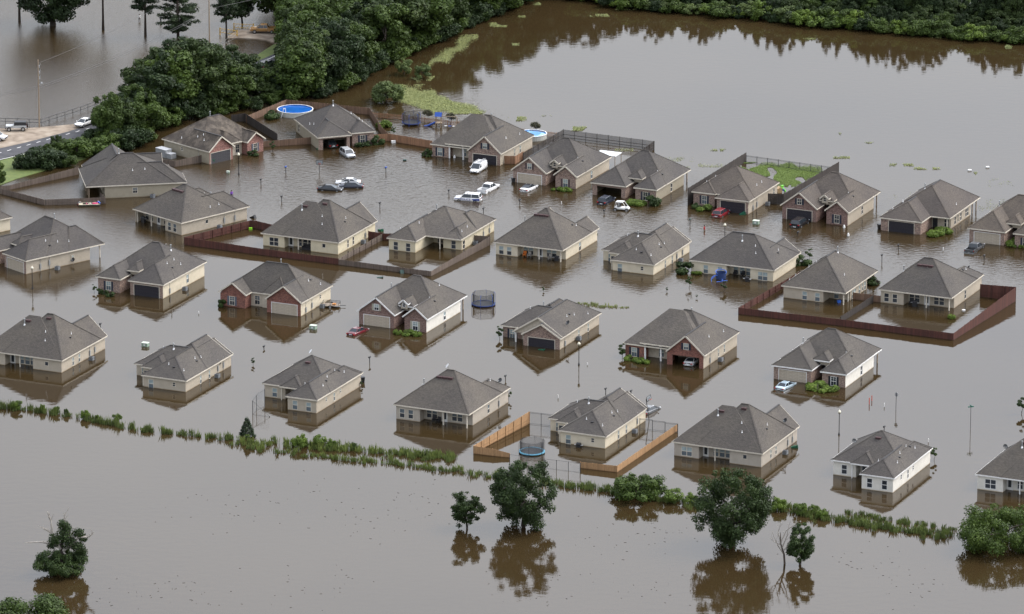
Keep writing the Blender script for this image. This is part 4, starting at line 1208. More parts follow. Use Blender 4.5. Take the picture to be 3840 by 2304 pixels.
for p, q, nm in ((T(0, 0, 2260, 285), T(0, 0, 2450, 290), 'yellow swing gate beside the gold pickup'), (T(0, 0, 2125, 330), T(0, 0, 2290, 352), 'yellow rail gate left of the gold pickup')):
    a, b_ = at(p, .2), at(q, .2)
    yl = plain('gate_yellow', (.55, .33, .03), .5)
    r = thing('gate', nm, 'gate', a, math.atan2((b_ - a).y, (b_ - a).x))
    Ln = (b_ - a).length
    m = MB()
    for zz in (.35, 1.15): m.tube([(0, 0, zz), (Ln, 0, zz)], .05, 6)
    for k in range(6): m.tube([(k * Ln / 6, 0, .35), ((k + 1) * Ln / 6, 0, 1.15)], .03, 5)
    m.build('gate_frame', yl, r)
    for x in (0, Ln): MB().box(x - .08, -.08, -.5, x + .08, .08, 1.35).build('gate_post', yl, r)
# ------------------------------------------------------------------ vegetation
LF = {'oak': leafmat('leaf_oak', (.034, .055, .014)), 'dark': leafmat('leaf_dark', (.023, .041, .013)), 'mid': leafmat('leaf_mid', (.050, .082, .015)),
      'lime': leafmat('leaf_lime', (.090, .140, .022)), 'willow': leafmat('leaf_willow', (.090, .125, .040), .4), 'pine': leafmat('leaf_pine', (.027, .044, .02)),
      'reed': leafmat('leaf_reed', (.115, .150, .045), .5), 'weed': leafmat('leaf_weed', (.24, .27, .11), .35), 'fg': leafmat('leaf_fg', (.032, .055, .015), .55),
      'fgl': leafmat('leaf_fg_light', (.048, .080, .014), .5), 'myrtle': leafmat('leaf_myrtle', (.055, .055, .03), .5), 'lawn': leafmat('leaf_lawn', (.15, .215, .05), .3)}
M_BARK = plain('bark', (.085, .068, .055), .9, .2, 0, .3, 6)
M_BARKD = plain('bark_dark', (.045, .037, .031), .9, .2, 0, .3, 6)
M_DEAD = plain('dead_wood', (.34, .31, .27), .85, .2, 0, .25, 5)

def leaf_mesh(name, clumps, n, size, mat, seed, flat=.0, up=.35, core=.55):
    """n leaf faces on and inside clumps [(x, y, z, r, rz)]"""
    rg = random.Random(seed)
    wts = [c[3] ** 2 for c in clumps]
    vs_, fs, tint = [], [], []
    lobet = [rg.random() for _ in clumps]
    pick = rg.choices(range(len(clumps)), wts, k=n)
    for i in pick:
        cx, cy, cz, r, rz = clumps[i]
        while True:
            d = Vector((rg.uniform(-1, 1), rg.uniform(-1, 1), rg.uniform(-1, 1)))
            if .05 < d.length < 1: break
        d.normalize()
        k = core + (1 - core) * rg.random() ** .6
        k *= rg.uniform(.88, 1.1)
        p = Vector((cx + d.x * r * k, cy + d.y * r * k, cz + d.z * rz * k))
        nrm = (d + Vector((0, 0, up)) + Vector((rg.gauss(0, .55), rg.gauss(0, .55), rg.gauss(0, .55)))).normalized()
        a = nrm.cross(Vector((rg.uniform(-1, 1), rg.uniform(-1, 1), rg.uniform(-1, 1))))
        if a.length < 1e-3: continue
        a.normalize(); b = nrm.cross(a)
        s = size * rg.uniform(.6, 1.35)
        a *= s * .5; b *= s * rg.uniform(.28, .5)
        q = len(vs_)
        vs_ += [tuple(p - a), tuple(p - b), tuple(p + a), tuple(p + b)]
        fs.append((q, q + 1, q + 2, q + 3))
        t = min(1, max(0, .55 * rg.random() + .45 * lobet[i]))
        tint += [t] * 4
    me = bpy.data.meshes.new(name)
    me.from_pydata(vs_, [], fs)
    at_ = me.attributes.new('tint', 'FLOAT', 'POINT')
    at_.data.foreach_set('value', tint)
    me.materials.append(mat)
    return me

def crown_clumps(seed, R, Hc, base, k, lo=.3, hi=.5, sq=.8):
    """lobes packed in a lumpy ellipsoid: radius R, height Hc, its foot at base"""
    rg = random.Random(seed)
    out = []
    for i in range(k):
        while True:
            p = Vector((rg.uniform(-1, 1), rg.uniform(-1, 1), rg.uniform(-1, 1)))
            if p.length < 1: break
        p = p * (.75 + .35 * rg.random()) / max(.55, p.length ** .5)
        r = R * rg.uniform(lo, hi) * (1 - .35 * max(0, p.z))
        out.append((p.x * (R - r * .45), p.y * (R - r * .45), base + Hc / 2 + p.z * (Hc / 2 - r * sq * .8), r, r * sq))
    return out

def trunk_mesh(name, Ht, r, clumps, seed, mat, nl=6):
    rg = random.Random(seed)
    m = MB()
    top = Vector((rg.uniform(-.3, .3), rg.uniform(-.3, .3), Ht))
    mid = Vector((rg.uniform(-.25, .25), rg.uniform(-.25, .25), Ht * .5))
    m.tube([(0, 0, -1.5), (0, 0, .2), mid, top], [r * 1.25, r, r * .75, r * .4], 8)
    for c in sorted(clumps, key=lambda c: -c[3])[:nl]:
        a = mid.lerp(top, rg.uniform(.1, .9))
        e = Vector(c[:3]); q = a.lerp(e, .5) + Vector((0, 0, .25))
        m.tube([a, q, e], [r * .38, r * .24, r * .1], 6)
    return m.mesh(name, mat, True)

TREES = {}
def treeproto(key, mat, seed, R, Hc, base, k, n, size, r=.22, bark=None, **kw):
    cl = crown_clumps(seed, R, Hc, base, k, **{a: b for a, b in kw.items() if a in ('lo', 'hi', 'sq')})
    TREES[key] = (trunk_mesh('trunk', base + Hc * .45, r, cl, seed, bark or M_BARKD), leaf_mesh('crown', cl, n, size, LF[mat], seed, core=kw.get('core', .55)), base + Hc)

for i in range(4): treeproto('oak%d' % i, 'oak', 100 + i, 4.2, 9.5, .7, 40, 9500, .40, lo=.2, hi=.4, core=.45)
for i in range(3): treeproto('dark%d' % i, 'dark', 140 + i, 4.0, 10.5, .5, 40, 9500, .40, lo=.2, hi=.4, core=.45)
for i in range(3): treeproto('mid%d' % i, 'mid', 180 + i, 3.9, 8.8, .4, 38, 9000, .38, lo=.2, hi=.4, core=.45)
for i in range(3): treeproto('brt%d' % i, 'fgl', 190 + i, 4.1, 9.0, .4, 38, 9000, .38, lo=.2, hi=.4, core=.45)
for i in range(3): treeproto('bush%d' % i, 'mid', 200 + i, 2.3, 3.4, -.3, 20, 3600, .26, r=.1, lo=.22, hi=.42)
for i in range(2): treeproto('bushd%d' % i, 'dark', 220 + i, 2.4, 3.6, -.3, 20, 3600, .27, r=.1, lo=.22, hi=.42)
for i in range(2): treeproto('lime%d' % i, 'lime', 240 + i, 2.2, 3.2, -.2, 18, 3400, .24, r=.1, lo=.22, hi=.42)
for i in range(3): treeproto('willow%d' % i, 'willow', 260 + i, 2.6, 4.6, -.1, 16, 3200, .30, r=.12, lo=.26, hi=.42, core=.3)

def tree(key, pos, h=None, wide=1.0, label='', name='tree', cat='tree', group='trees in the wood', rz=None):
    tm, lm, h0 = TREES[key]
    s = (h or h0) / h0
    r = thing(name, label, cat, pos, rnd.uniform(0, 6.28) if rz is None else rz, group)
    r.scale = (s * wide, s * wide, s)
    link('trunk', tm, r); link('crown', lm, r)
    return r

# ---- the wood behind the turning circle and up the left bank of the lake
def poly_in(p, poly):
    c = False
    for i in range(len(poly)):
        a, b = poly[i], poly[i - 1]
        if (a[1] > p[1]) != (b[1] > p[1]) and p[0] < (b[0] - a[0]) * (p[1] - a[1]) / (b[1] - a[1]) + a[0]: c = not c
    return c
wood = [(330, 322), (405, 300), (520, 268), (600, 262), (690, 243), (800, 218), (862, 190), (905, 168), (960, 140), (1050, 100), (1150, 55), (1250, 8), (1300, -60), (700, -60), (650, 60), (700, 90), (742, 118), (700, 165), (640, 200), (540, 225), (455, 250), (380, 280)]
spots = []
tries = 0
while len(spots) < 150 and tries < 9000:
    tries += 1
    p = (rnd.uniform(320, 1310), rnd.uniform(-60, 330))
    if not poly_in(p, wood): continue
    W_ = at(D(*p))
    if all((W_ - q[0]).length > 6.2 for q in spots): spots.append((W_, p))
spots.sort(key=lambda s: s[0].y)
KN = {'oak': 'dull green broadleaf tree in the wood above the turning circle', 'dark': 'dark green broadleaf tree in the wood above the turning circle', 'mid': 'mid green broadleaf tree in the wood above the turning circle', 'brt': 'bright green broadleaf tree in the wood above the turning circle'}
for W_, p in spots:
    k = rnd.choice(['oak', 'oak', 'dark', 'dark', 'dark', 'mid', 'brt'])
    hh = rnd.uniform(9.5, 13.5) if p[0] > 640 else rnd.uniform(8.0, 10.5)
    if 590 < p[0] < 700 and p[1] > 100: hh = rnd.uniform(4.5, 6.5)
    if p[0] > 880: hh = rnd.uniform(12.5, 17)
    far = p[0] > 880
    tree(k + str(rnd.randrange(3)), W_, hh, rnd.uniform(.9, 1.2), (KN[k].replace('above the turning circle', 'along the left bank of the lake') if far else KN[k]), group='trees along the left lake bank' if far else 'trees in the wood above the turning circle')
ex = [(272, 330, 8.5), (300, 322, 8.5), (335, 312, 9), (366, 300, 12), (352, 282, 12), (390, 268, 13.5), (415, 280, 13.5), (452, 262, 14.5), (476, 250, 14), (505, 255, 12.5), (528, 250, 10), (556, 246, 10), (582, 240, 9.5), (604, 244, 9), (628, 236, 6.5), (652, 242, 6.5), (676, 240, 6), (520, 222, 9.5), (556, 208, 8.5), (592, 200, 5.5), (618, 212, 4.5), (488, 226, 11), (440, 238, 12.5), (402, 250, 12), (330, 285, 8.5), (375, 262, 10.5), (715, 236, 11), (712, 182, 10.5), (735, 160, 12), (720, 125, 11), (745, 105, 13)]
for j, (x, y, hh) in enumerate(ex):
    k = rnd.choice(['oak', 'dark', 'dark', 'mid', 'brt'])
    tree(k + str(rnd.randrange(3)), at(D(x, y)), hh * 1.02, rnd.uniform(.95, 1.2), KN[k].replace('in the wood above the turning circle', 'growing along the road'), group='trees along the road')
bank = [(870, 184), (905, 168), (960, 140), (1050, 100), (1150, 55), (1240, 14), (1290, -12)]
for (xa, ya), (xb, yb) in zip(bank, bank[1:]):
    nn = max(2, int(math.hypot(xb - xa, yb - ya) / 11))
    for q in range(nn):
        t = (q + rnd.random()) / nn
        k = rnd.choice(['bush0', 'bush1', 'bush2', 'bushd0', 'bushd1', 'bushd0'])
        tree(k, at(D(xa + (xb - xa) * t, ya + (yb - ya) * t - 3)), rnd.uniform(2.8, 5.0), rnd.uniform(1.0, 1.4), 'shrub on the water edge of the left lake bank', 'shrub', 'shrub', 'shrubs along the left lake bank')
# big trees that stand out
for x, y, hh, k, wd, lb in ((262, 345, 10.2, 'mid1', .8, 'mid green tree above the white parked car'), (290, 340, 8.5, 'oak1', 1.1, 'loose dull tree with visible trunk above the gravel lot'), (430, 262, 15.0, 'dark1', 1.05, 'tallest dark rounded tree left of the bare grey tree'), (490, 272, 14.0, 'oak2', 1.05, 'broad tree right of the tallest rounded tree'), (395, 290, 13.5, 'dark0', 1.1, 'dark tree left of the tallest rounded tree'),
                          (350, 330, 9.0, 'mid0', 1.1, 'bushy tree behind the rose brick house roof'), (735, 232, 12.5, 'mid2', 1.0, 'big tree above the round blue pool'), (722, 205, 11, 'oak0', 1.0, 'yellowish tree right of the road bend'), (770, 190, 13, 'dark2', 1.0, 'tall dark tree behind the pool garden'),
                          (-6, 448, 5.0, 'mid2', .9, 'leafy tree cut off by the left edge at the fence corner'), (140, 375, 4.4, 'oak3', .8, 'small upright tree beside the road, right of the gravel lot'), (118, 395, 4.0, 'mid1', .8, 'small rounded tree at the road edge above the plank fence')):
    tree(k, at(D(x, y)), hh, wd, lb, group=None)
# shrubs under the wood and along the garden fences
sh = [(60, 408), (85, 405), (110, 405), (140, 398), (165, 400), (190, 380), (215, 372), (245, 372), (275, 362), (300, 360), (325, 352), (350, 340), (95, 390), (130, 385), (180, 365), (230, 352), (265, 345), (300, 335), (380, 312), (420, 300), (455, 292), (500, 280), (540, 272), (575, 262), (610, 262), (655, 252), (690, 246), (720, 240), (760, 236), (795, 226), (830, 214), (858, 198), (868, 182)]
for i, (x, y) in enumerate(sh):
    k = rnd.choice(['bush0', 'bush1', 'bush2', 'bushd0', 'bushd1'])
    tree(k, at(D(x + rnd.uniform(-4, 4), y + rnd.uniform(-3, 3))), rnd.uniform(2.6, 4.6), rnd.uniform(1.0, 1.4), 'dense green shrub under the trees along the garden fences', 'shrub', 'shrub', 'shrubs under the wood')
for (x, y, hh, wd) in ((976, 180, 3.6, 1.0), (1020, 190, 3.2, 1.1), (932, 250, 5.2, 1.25), (905, 240, 2.6, .7), (960, 248, 3.4, .9)):
    tree('willow%d' % rnd.randrange(3), at(D(x, y)), hh, wd, {976: 'light green willow nearest the dark wood', 1020: 'light green willow at the end of the floating weed strip', 932: 'largest light green willow beside the floating weed mat', 905: 'smallest light green willow left of the largest one', 960: 'low willow right of the largest one'}[x], 'willow', 'willow', 'willows at the lake corner')
# ---- far bank of the lake
edge = [(1420, 0), (1500, 22), (1600, 30), (1700, 38), (1800, 46), (1900, 58), (2000, 66), (2100, 76), (2200, 86), (2300, 94), (2400, 102), (2520, 108)]
def edge_y(x):
    for (a, b), (c_, d_) in zip(edge, edge[1:]):
        if a <= x <= c_: return b + (d_ - b) * (x - a) / (c_ - a)
    return edge[0][1] if x < edge[0][0] else edge[-1][1]
x = 1400.0
while x < 2520:
    k = rnd.choice(['bush0', 'bush1', 'bush2', 'bushd0', 'lime1', 'lime0', 'willow0', 'willow1'])
    tree(k, at(D(x, edge_y(x) - 2 + rnd.uniform(-3, 2))), rnd.uniform(2.2, 4.4), rnd.uniform(1.0, 1.5), 'shrub on the water edge of the far lake bank', 'shrub', 'shrub', 'shrubs along the far lake bank')
    x += rnd.uniform(14, 26)
row = 0
for off, hh0, hh1, st in ((-14, 3.5, 5.5, 30), (-26, 4, 6, 32), (-44, 4.5, 7, 36), (-66, 5, 8, 42), (-95, 6, 9, 58)):
    x = 1380.0 + rnd.uniform(0, 20)
    while x < 2560:
        k = rnd.choice(['oak', 'dark', 'mid', 'oak', 'dark'])
        if not (off < -80 and rnd.random() < .35):
            tree(k + str(rnd.randrange(3)), at(D(x, edge_y(x) + off + rnd.uniform(-6, 6))), rnd.uniform(hh0, hh1), rnd.uniform(.95, 1.35), {'oak': 'dull green tree on the far lake bank', 'dark': 'dark green tree on the far lake bank', 'mid': 'mid green tree on the far lake bank'}[k], group='trees on the far lake bank')
        x += rnd.uniform(st * .7, st * 1.2)
refl = [(1430, 78), (1458, 92), (1485, 98), (1506, 92), (1531, 90), (1565, 104), (1590, 110), (1612, 100), (1662, 104), (1685, 116), (1708, 116), (1728, 104), (1750, 84), (1775, 66), (1805, 100), (1830, 118), (1855, 122), (1880, 142), (1905, 130), (1935, 118), (2000, 138), (2022, 142), (2076, 150), (2098, 162), (2125, 160), (2152, 174), (2180, 178), (2210, 170), (2238, 176), (2262, 168), (2290, 140), (2345, 160), (2370, 182), (2400, 186), (2430, 180), (2462, 188), (2490, 185)]
for j, (x, yb) in enumerate(refl):
    y0 = edge_y(x) - 30
    k = rnd.choice(['oak', 'dark', 'dark'])
    tree(k + str(rnd.randrange(3)), at(D(x, y0)), (yb - y0) * .0875, rnd.uniform(.5, .68), {'oak': 'dull green tree on the far lake bank', 'dark': 'dark green tree on the far lake bank'}[k], group='trees on the far lake bank')
# between: where left wood meets far bank, out of frame tops give the lake its reflections
for x, y in ((1290, -25), (1330, -12), (1370, -20), (1410, -14), (1350, -50), (1250, -35), (1455, -30)):
    tree('dark%d' % rnd.randrange(3), at(D(x, y)), rnd.uniform(11, 15), 1.1, 'dark tree at the top edge where the two banks meet', group='trees at the head of the lake')

# ---- trees standing in the pond, top left
def pine(key, seed, H, bare, spread, n):
    rg = random.Random(seed)
    m = MB(); m.tube([(0, 0, -1), (rg.uniform(-.1, .1), 0, H * .5), (0, 0, H)], [.34, .27, .08], 8)
    cl = []
    z = bare
    while z < H:
        L_ = spread * (.4 + .6 * math.sin(math.pi * min(1, (z - bare + 1) / (H - bare)))) * rg.uniform(.7, 1.15) + .3
        for q in range(4):
            a = rg.uniform(0, 6.28)
            e = Vector((math.cos(a) * L_ * rg.uniform(.6, 1), math.sin(a) * L_ * rg.uniform(.6, 1), z + rg.uniform(-.5, .6)))
            m.tube([(0, 0, z), e], [.07, .02], 5)
            for t in (.4, .62, .82, 1.0): cl.append((e.x * t, e.y * t, z + (e.z - z) * t + .15, rg.uniform(.6, 1.05), .5))
        z += rg.uniform(.55, .95)
    TREES[key] = (m.mesh('trunk', M_BARK, True), leaf_mesh('crown', cl, n, .34, LF['pine'], seed, core=.1), H)
pine('pine0', 31, 17, 5.5, 4.2, 11000); pine('pine1', 32, 18, 7.5, 4.0, 9000); pine('pine2', 33, 14, 1.2, 4.8, 18000)
treeproto('cyp', 'dark', 300, 8.0, 14, .4, 44, 14000, .5, r=.7, lo=.2, hi=.34)
for k, x, y, hh, wd, lb in (('pine1', 47, 51, 18, 1, 'slim pine trunk in the pond at the top left corner'), ('cyp', 128, 62, 14.4, 1.0, 'wide dark tree standing in the pond, its trunk under water'), ('pine1', 249, 73, 18, 1, 'pine with a bare trunk in the middle of the pond'),
                            ('pine0', 351, 86, 17, 1, 'pine with a bare trunk beside the two wading people'), ('pine2', 430, 88, 12, 1.15, 'bushy pine with low branches left of the power pole'), ('pine0', 547, 104, 16, .9, 'pine trunk beside the yellow gates'), ('dark1', 585, 58, 12, .9, 'dark tree at the top edge behind the yellow gates'), ('oak2', 690, 60, 14, 1.1, 'tree at the top edge right of the gold pickup')):
    tree(k, at(D(x, y)), hh, wd, lb, group=None)

# ---- foreground trees with finer leaves
def bigtree(key, mat, seed, R, Hc, base, k, n, size, r, **kw): treeproto(key, mat, seed, R, Hc, base, k, n, size, r, **kw)
bigtree('fg_a', 'fg', 411, 4.6, 10.6, -.5, 105, 24000, .25, .35, lo=.13, hi=.28, core=.2)
bigtree('fg_b', 'fg', 425, 5.6, 10.8, -.3, 130, 32000, .25, .45, lo=.13, hi=.27, core=.2)
bigtree('fg_c', 'fg', 433, 2.3, 6.2, .0, 64, 8000, .22, .14, lo=.16, hi=.34, core=.2)
bigtree('fg_d', 'fg', 441, 4.1, 4.6, -.6, 60, 14000, .25, .3, lo=.14, hi=.3, core=.25)
bigtree('fg_e', 'fgl', 452, 6.6, 6.6, -.8, 80, 26000, .25, .3, lo=.13, hi=.28, core=.25)
bigtree('fg_f', 'fg', 463, 2.1, 6.4, .3, 50, 9000, .22, .22, lo=.2, hi=.36, core=.2)
bigtree('fg_g', 'fgl', 470, 3.3, 3.4, -.5, 46, 9500, .23, .2, lo=.15, hi=.3, core=.25)
bigtree('fg_h', 'fgl', 481, 4.2, 4.0, -1.0, 26, 9000, .25, .2, lo=.25, hi=.42, core=.3)
tree('fg_a', at(D(1264, 1274)), 11.6, 1.0, 'tall leafy tree in front of the black trampoline', group='trees standing in the foreground water', rz=.4)
tree('fg_c', at(D(1128, 1276)), 7.2, 1.0, 'slender young tree left of the tree before the trampoline', group='trees standing in the foreground water', rz=1.0)
tree('fg_b', at(D(1768, 1320)), 13.0, .9, 'largest dark tree in front of the greige twin-window house', group='trees standing in the foreground water', rz=2.0)
tree('fg_f', at(D(1932, 1364)), 7.0, 1.0, 'ivy-clad tree beside the bare grey branches', group='trees standing in the foreground water', rz=.2)
tree('fg_e', at(D(2415, 1322)), 6.8, .98, 'big rounded bush tree at the right edge', group='trees standing in the foreground water', rz=0)
tree('fg_g', at(D(1540, 1203)), 3.9, 1.15, 'leafy bush between the wooden fence and the largest tree', 'bush', 'bush', 'bushes on the reed line')
tree('fg_h', at(D(75, 1505)), 4.2, 1.1, 'bush tops at the bottom left corner', 'bush', 'bush', None)
tree('lime0', at(D(1625, 1212)), 2.2, 1.25, 'light green bush right of the leafy bush on the reed line', 'bush', 'bush', 'bushes on the reed line')
tree('lime1', at(D(1668, 1216)), 1.8, 1.1, 'low bush left of the largest dark tree', 'bush', 'bush', 'bushes on the reed line')
# half dead tree, lower left
T0 = at(D(150, 1385))
r0 = thing('half_dead_tree', 'half dead tree with pale bare limbs, alone in the lower left water', 'tree', T0)
link('crown', TREES['fg_d'][1], r0, (0, 0, 0))
cl = [(.5, 0, 6.2, 1.3, 1.4), (2.6, .3, 6.3, 1.0, .8), (3.2, .3, 5.4, .7, .6), (-1.0, 0, 5.4, 1.1, 1.1), (-1.6, 0, 4.4, .7, .6), (2.6, -.2, 4.2, 1.1, 1.0), (.3, 0, 7.9, .9, .7), (1.0, 0, 7.2, .8, .7), (1.2, 0, 5.0, 1.3, 1.2), (2.8, .2, 2.6, 1.2, 1.2), (3.2, .2, 3.4, .8, .8), (-3.0, 0, 2.6, 1.0, .8)]
link('crown', leaf_mesh('crown', cl, 6500, .26, LF['fg'], 77, core=.25), r0)
m = MB(); m.tube([(0, 0, -1), (.1, 0, 2.5), (.0, 0, 4.2), (.25, 0, 6.0), (.35, 0, 8.4)], [.5, .42, .3, .2, .06], 8); m.build('trunk', M_BARKD, r0)
rg = random.Random(5)
def limb(pts, r):
    m = MB(); pts = [Vector(p) for p in pts]
    r *= 1.5
    m.tube(pts, [r * (1 - .75 * i / (len(pts) - 1)) for i in range(len(pts))], 6)
    for i in range(1, len(pts)):
        for q in range(3):
            a = pts[i - 1].lerp(pts[i], rg.random())
            dd = (pts[i] - pts[i - 1]).normalized() + Vector((rg.uniform(-1, 1), rg.uniform(-.6, .6), rg.uniform(-.2, .9)))
            m.tube([a, a + dd * rg.uniform(.35, .8)], [r * .25, .02], 4)
    return m
for pts, r in (([(0, 0, 4), (-1.0, .1, 5.0), (-1.4, 0, 6.8), (-1.5, 0, 8.4), (-2.0, 0, 9.8)], .2), ([(0, 0, 4), (-1.4, 0, 4.7), (-3.0, 0, 5.0), (-5.0, 0, 4.9)], .18), ([(.2, 0, 5.5), (.6, 0, 7.2), (.5, .1, 8.6), (.7, 0, 9.6)], .16),
               ([(.2, 0, 3.6), (1.5, -.2, 4.6), (2.6, 0, 5.7), (4.2, 0, 5.8), (4.9, 0, 6.6)], .18), ([(-1.4, 0, 6.4), (-2.3, 0, 7.0), (-3.0, 0, 7.3)], .09), ([(-1.0, 0, 4.0), (-1.6, 0, 2.9), (-2.4, 0, 2.4)], .1), ([(.2, 0, 3.5), (.9, -.2, 2.6), (.8, 0, 1.8)], .1)):
    limb(pts, r).build('limb', M_DEAD, r0)
# bare tree next to the ivy-clad tree
T1 = at(D(1893, 1362))
r1 = thing('bare_tree', 'leaning bare grey tree right of the largest dark tree', 'tree', T1)
MB().tube([(.2, 0, -1), (0, 0, 1.5), (-.5, 0, 3.2), (-.6, 0, 5)], [.17, .15, .11, .05], 7).build('trunk', M_BARK, r1)
for pts, r in (([(0, 0, 1.5), (-1.0, 0, 3.0), (-1.7, 0, 4.8)], .09), ([(-.3, 0, 2.6), (.4, 0, 4.4), (.7, 0, 6.2)], .09), ([(-.5, 0, 3.2), (-.9, .2, 5.0), (-.5, 0, 6.6)], .08), ([(-.5, 0, 3.4), (.3, .3, 5.2), (1.5, 0, 6.2)], .08), ([(0, 0, 2.2), (1.0, 0, 3.4), (1.6, 0, 5.5), (1.9, 0, 7.6)], .08), ([(-.4, 0, 3.0), (-1.6, 0, 3.6), (-2.2, 0, 4.2)], .06)):
    limb(pts, r).build('limb', M_DEAD, r1)
# grey bare tree in the wood
T2 = at(D(556, 205)); r2 = thing('bare_tree', 'thin pale bare tree rising from the wood by the road', 'tree', T2)
MB().tube([(0, 0, 0), (.1, 0, 5), (0, 0, 8.5)], [.16, .12, .05], 6).build('trunk', M_DEAD, r2)
for k in range(6): limb([(0, 0, 4 + k * .7), (rg.uniform(-1.5, 1.5), 0, 5.2 + k * .8), (rg.uniform(-2.5, 2.5), 0, 6.6 + k * .8)], .06).build('limb', M_DEAD, r2)
# conifer on the reed line
rg = random.Random(9); cl = []
for k in range(34):
    t = k / 33; a = k * 2.4
    cl.append((math.cos(a) * 1.15 * (1 - t * .85), math.sin(a) * 1.15 * (1 - t * .85), .2 + t * 2.9, .42 * (1 - t * .5), .4))
r3 = thing('conifer', 'small dark conifer on the reed line below the tan house', 'tree', at(D(597, 1056)))
MB().tube([(0, 0, -1), (0, 0, 3)], [.1, .02], 6).build('trunk', M_BARKD, r3)
link('crown', leaf_mesh('crown', cl, 2600, .2, LF['pine'], 12, core=.2), r3)

# ---- reed line, weeds, floating mats, lawn
def reeds(name, label, pts, dens, w_, hmin, hmax, mat, seed, cat='reeds', clump=True, size=.05):
    rg = random.Random(seed)
    P = [at(D(*p)) for p in pts]
    seg = [(P[i + 1] - P[i]).length for i in range(len(P) - 1)]
    tot = sum(seg)
    vs_, fs, tint = [], [], []
    nc = int(tot * dens)
    for c_ in range(nc):
        t = rg.random() * tot; i = 0
        while t > seg[i] and i < len(seg) - 1: t -= seg[i]; i += 1
        d = (P[i + 1] - P[i]).normalized()
        c0 = P[i] + d * t + Vector((-d.y, d.x, 0)) * rg.gauss(0, w_)
        hh = rg.uniform(hmin, hmax) * rg.choice([.6, .8, 1, 1])
        lt = rg.random()
        for b in range(rg.randint(10, 26) if clump else 5):
            p = c0 + Vector((rg.gauss(0, .22), rg.gauss(0, .22), 0))
            lean = Vector((rg.gauss(0, .14), rg.gauss(0, .14), 0))
            h_ = hh * rg.uniform(.5, 1.1)
            a = rg.uniform(0, 3.14); s_ = Vector((math.cos(a), math.sin(a), 0)) * size
            q = len(vs_)
            m_ = p + lean * h_ * .5 + Vector((0, 0, h_ * .55))
            e = p + lean * h_ * 1.3 + Vector((0, 0, h_))
            vs_ += [tuple(p - s_ * .6 + Vector((0, 0, -.3))), tuple(p + s_ * .6 + Vector((0, 0, -.3))), tuple(m_ + s_), tuple(e), tuple(m_ - s_)]
            fs.append((q, q + 1, q + 2, q + 3, q + 4))
            tint += [min(1, .6 * lt + .4 * rg.random())] * 5
    me = bpy.data.meshes.new(name); me.from_pydata(vs_, [], fs)
    at_ = me.attributes.new('tint', 'FLOAT', 'POINT'); at_.data.foreach_set('value', tint)
    me.materials.append(LF[mat])
    o = link(name, me)
    return tag(o, label, cat, None, 'stuff')
reeds('reeds', 'thin line of green reeds on the left half of the flooded ditch', [(-10, 985), (60, 990), (130, 1000), (230, 1018), (340, 1040), (450, 1052), (560, 1062)], 3.4, .4, .6, 1.5, 'reed', 1)
reeds('reeds', 'thick bank of green reeds below the porch-chair house', [(560, 1070), (660, 1072), (760, 1080), (860, 1090), (960, 1096), (1060, 1106), (1095, 1110)], 5.0, .8, .7, 1.5, 'reed', 2)
reeds('reeds', 'sparse second line of reeds in front of the thick bank', [(600, 1080), (780, 1106), (930, 1118), (1050, 1134), (1190, 1152), (1210, 1150)], 2.6, .6, .5, 1.2, 'reed', 3)
reeds('reeds', 'line of reeds between the two big foreground trees', [(1310, 1165), (1400, 1178), (1475, 1188), (1600, 1210), (1690, 1222)], 4.5, .7, .6, 1.3, 'reed', 4)
reeds('reeds', 'thick green reed bank right of the largest dark tree', [(1850, 1222), (1900, 1232), (1960, 1244), (2030, 1258), (2120, 1272), (2230, 1290), (2300, 1298)], 6.0, .9, .6, 1.4, 'reed', 5)
reeds('reeds', 'thin back line of reeds right of the largest dark tree', [(2040, 1240), (2150, 1258), (2250, 1272), (2310, 1282)], 3.0, .6, .4, 1.0, 'reed', 6)
reeds('reeds', 'faint drowned grass showing above the lake shore', [(1380, 735), (1420, 738), (1480, 742), (1520, 744)], 3.0, .6, .25, .5, 'weed', 7, 'grass')
for i, (x, y, hh, wd, k) in enumerate(((40, 990, 2.0, .8, 'lime0'), (102, 996, 1.7, .55, 'lime1'), (137, 1000, 1.7, .5, 'lime0'), (160, 1004, 1.5, .5, 'bush1'), (207, 1012, 1.9, .8, 'lime1'), (235, 1016, 1.3, .5, 'lime0'), (283, 1020, 1.8, .75, 'lime0'), (725, 1080, 2.6, .9, 'lime1'), (770, 1078, 2.3, .9, 'lime0'), (800, 1082, 1.8, .9, 'lime1'), (855, 1086, 1.5, .8, 'bush0'), (598, 1060, 1.1, .8, 'lime0'), (1880, 1232, 2.4, 1.0, 'lime1'), (1935, 1242, 2.2, 1.0, 'lime0'), (1985, 1252, 1.9, .9, 'lime1'), (1965, 1240, 1.7, .9, 'lime0'))):
    tree(k, at(D(x, y)), hh * .9, wd * .95, 'rounded light green bush on the line of reeds', 'bush', 'bush', 'bushes on the reed line')

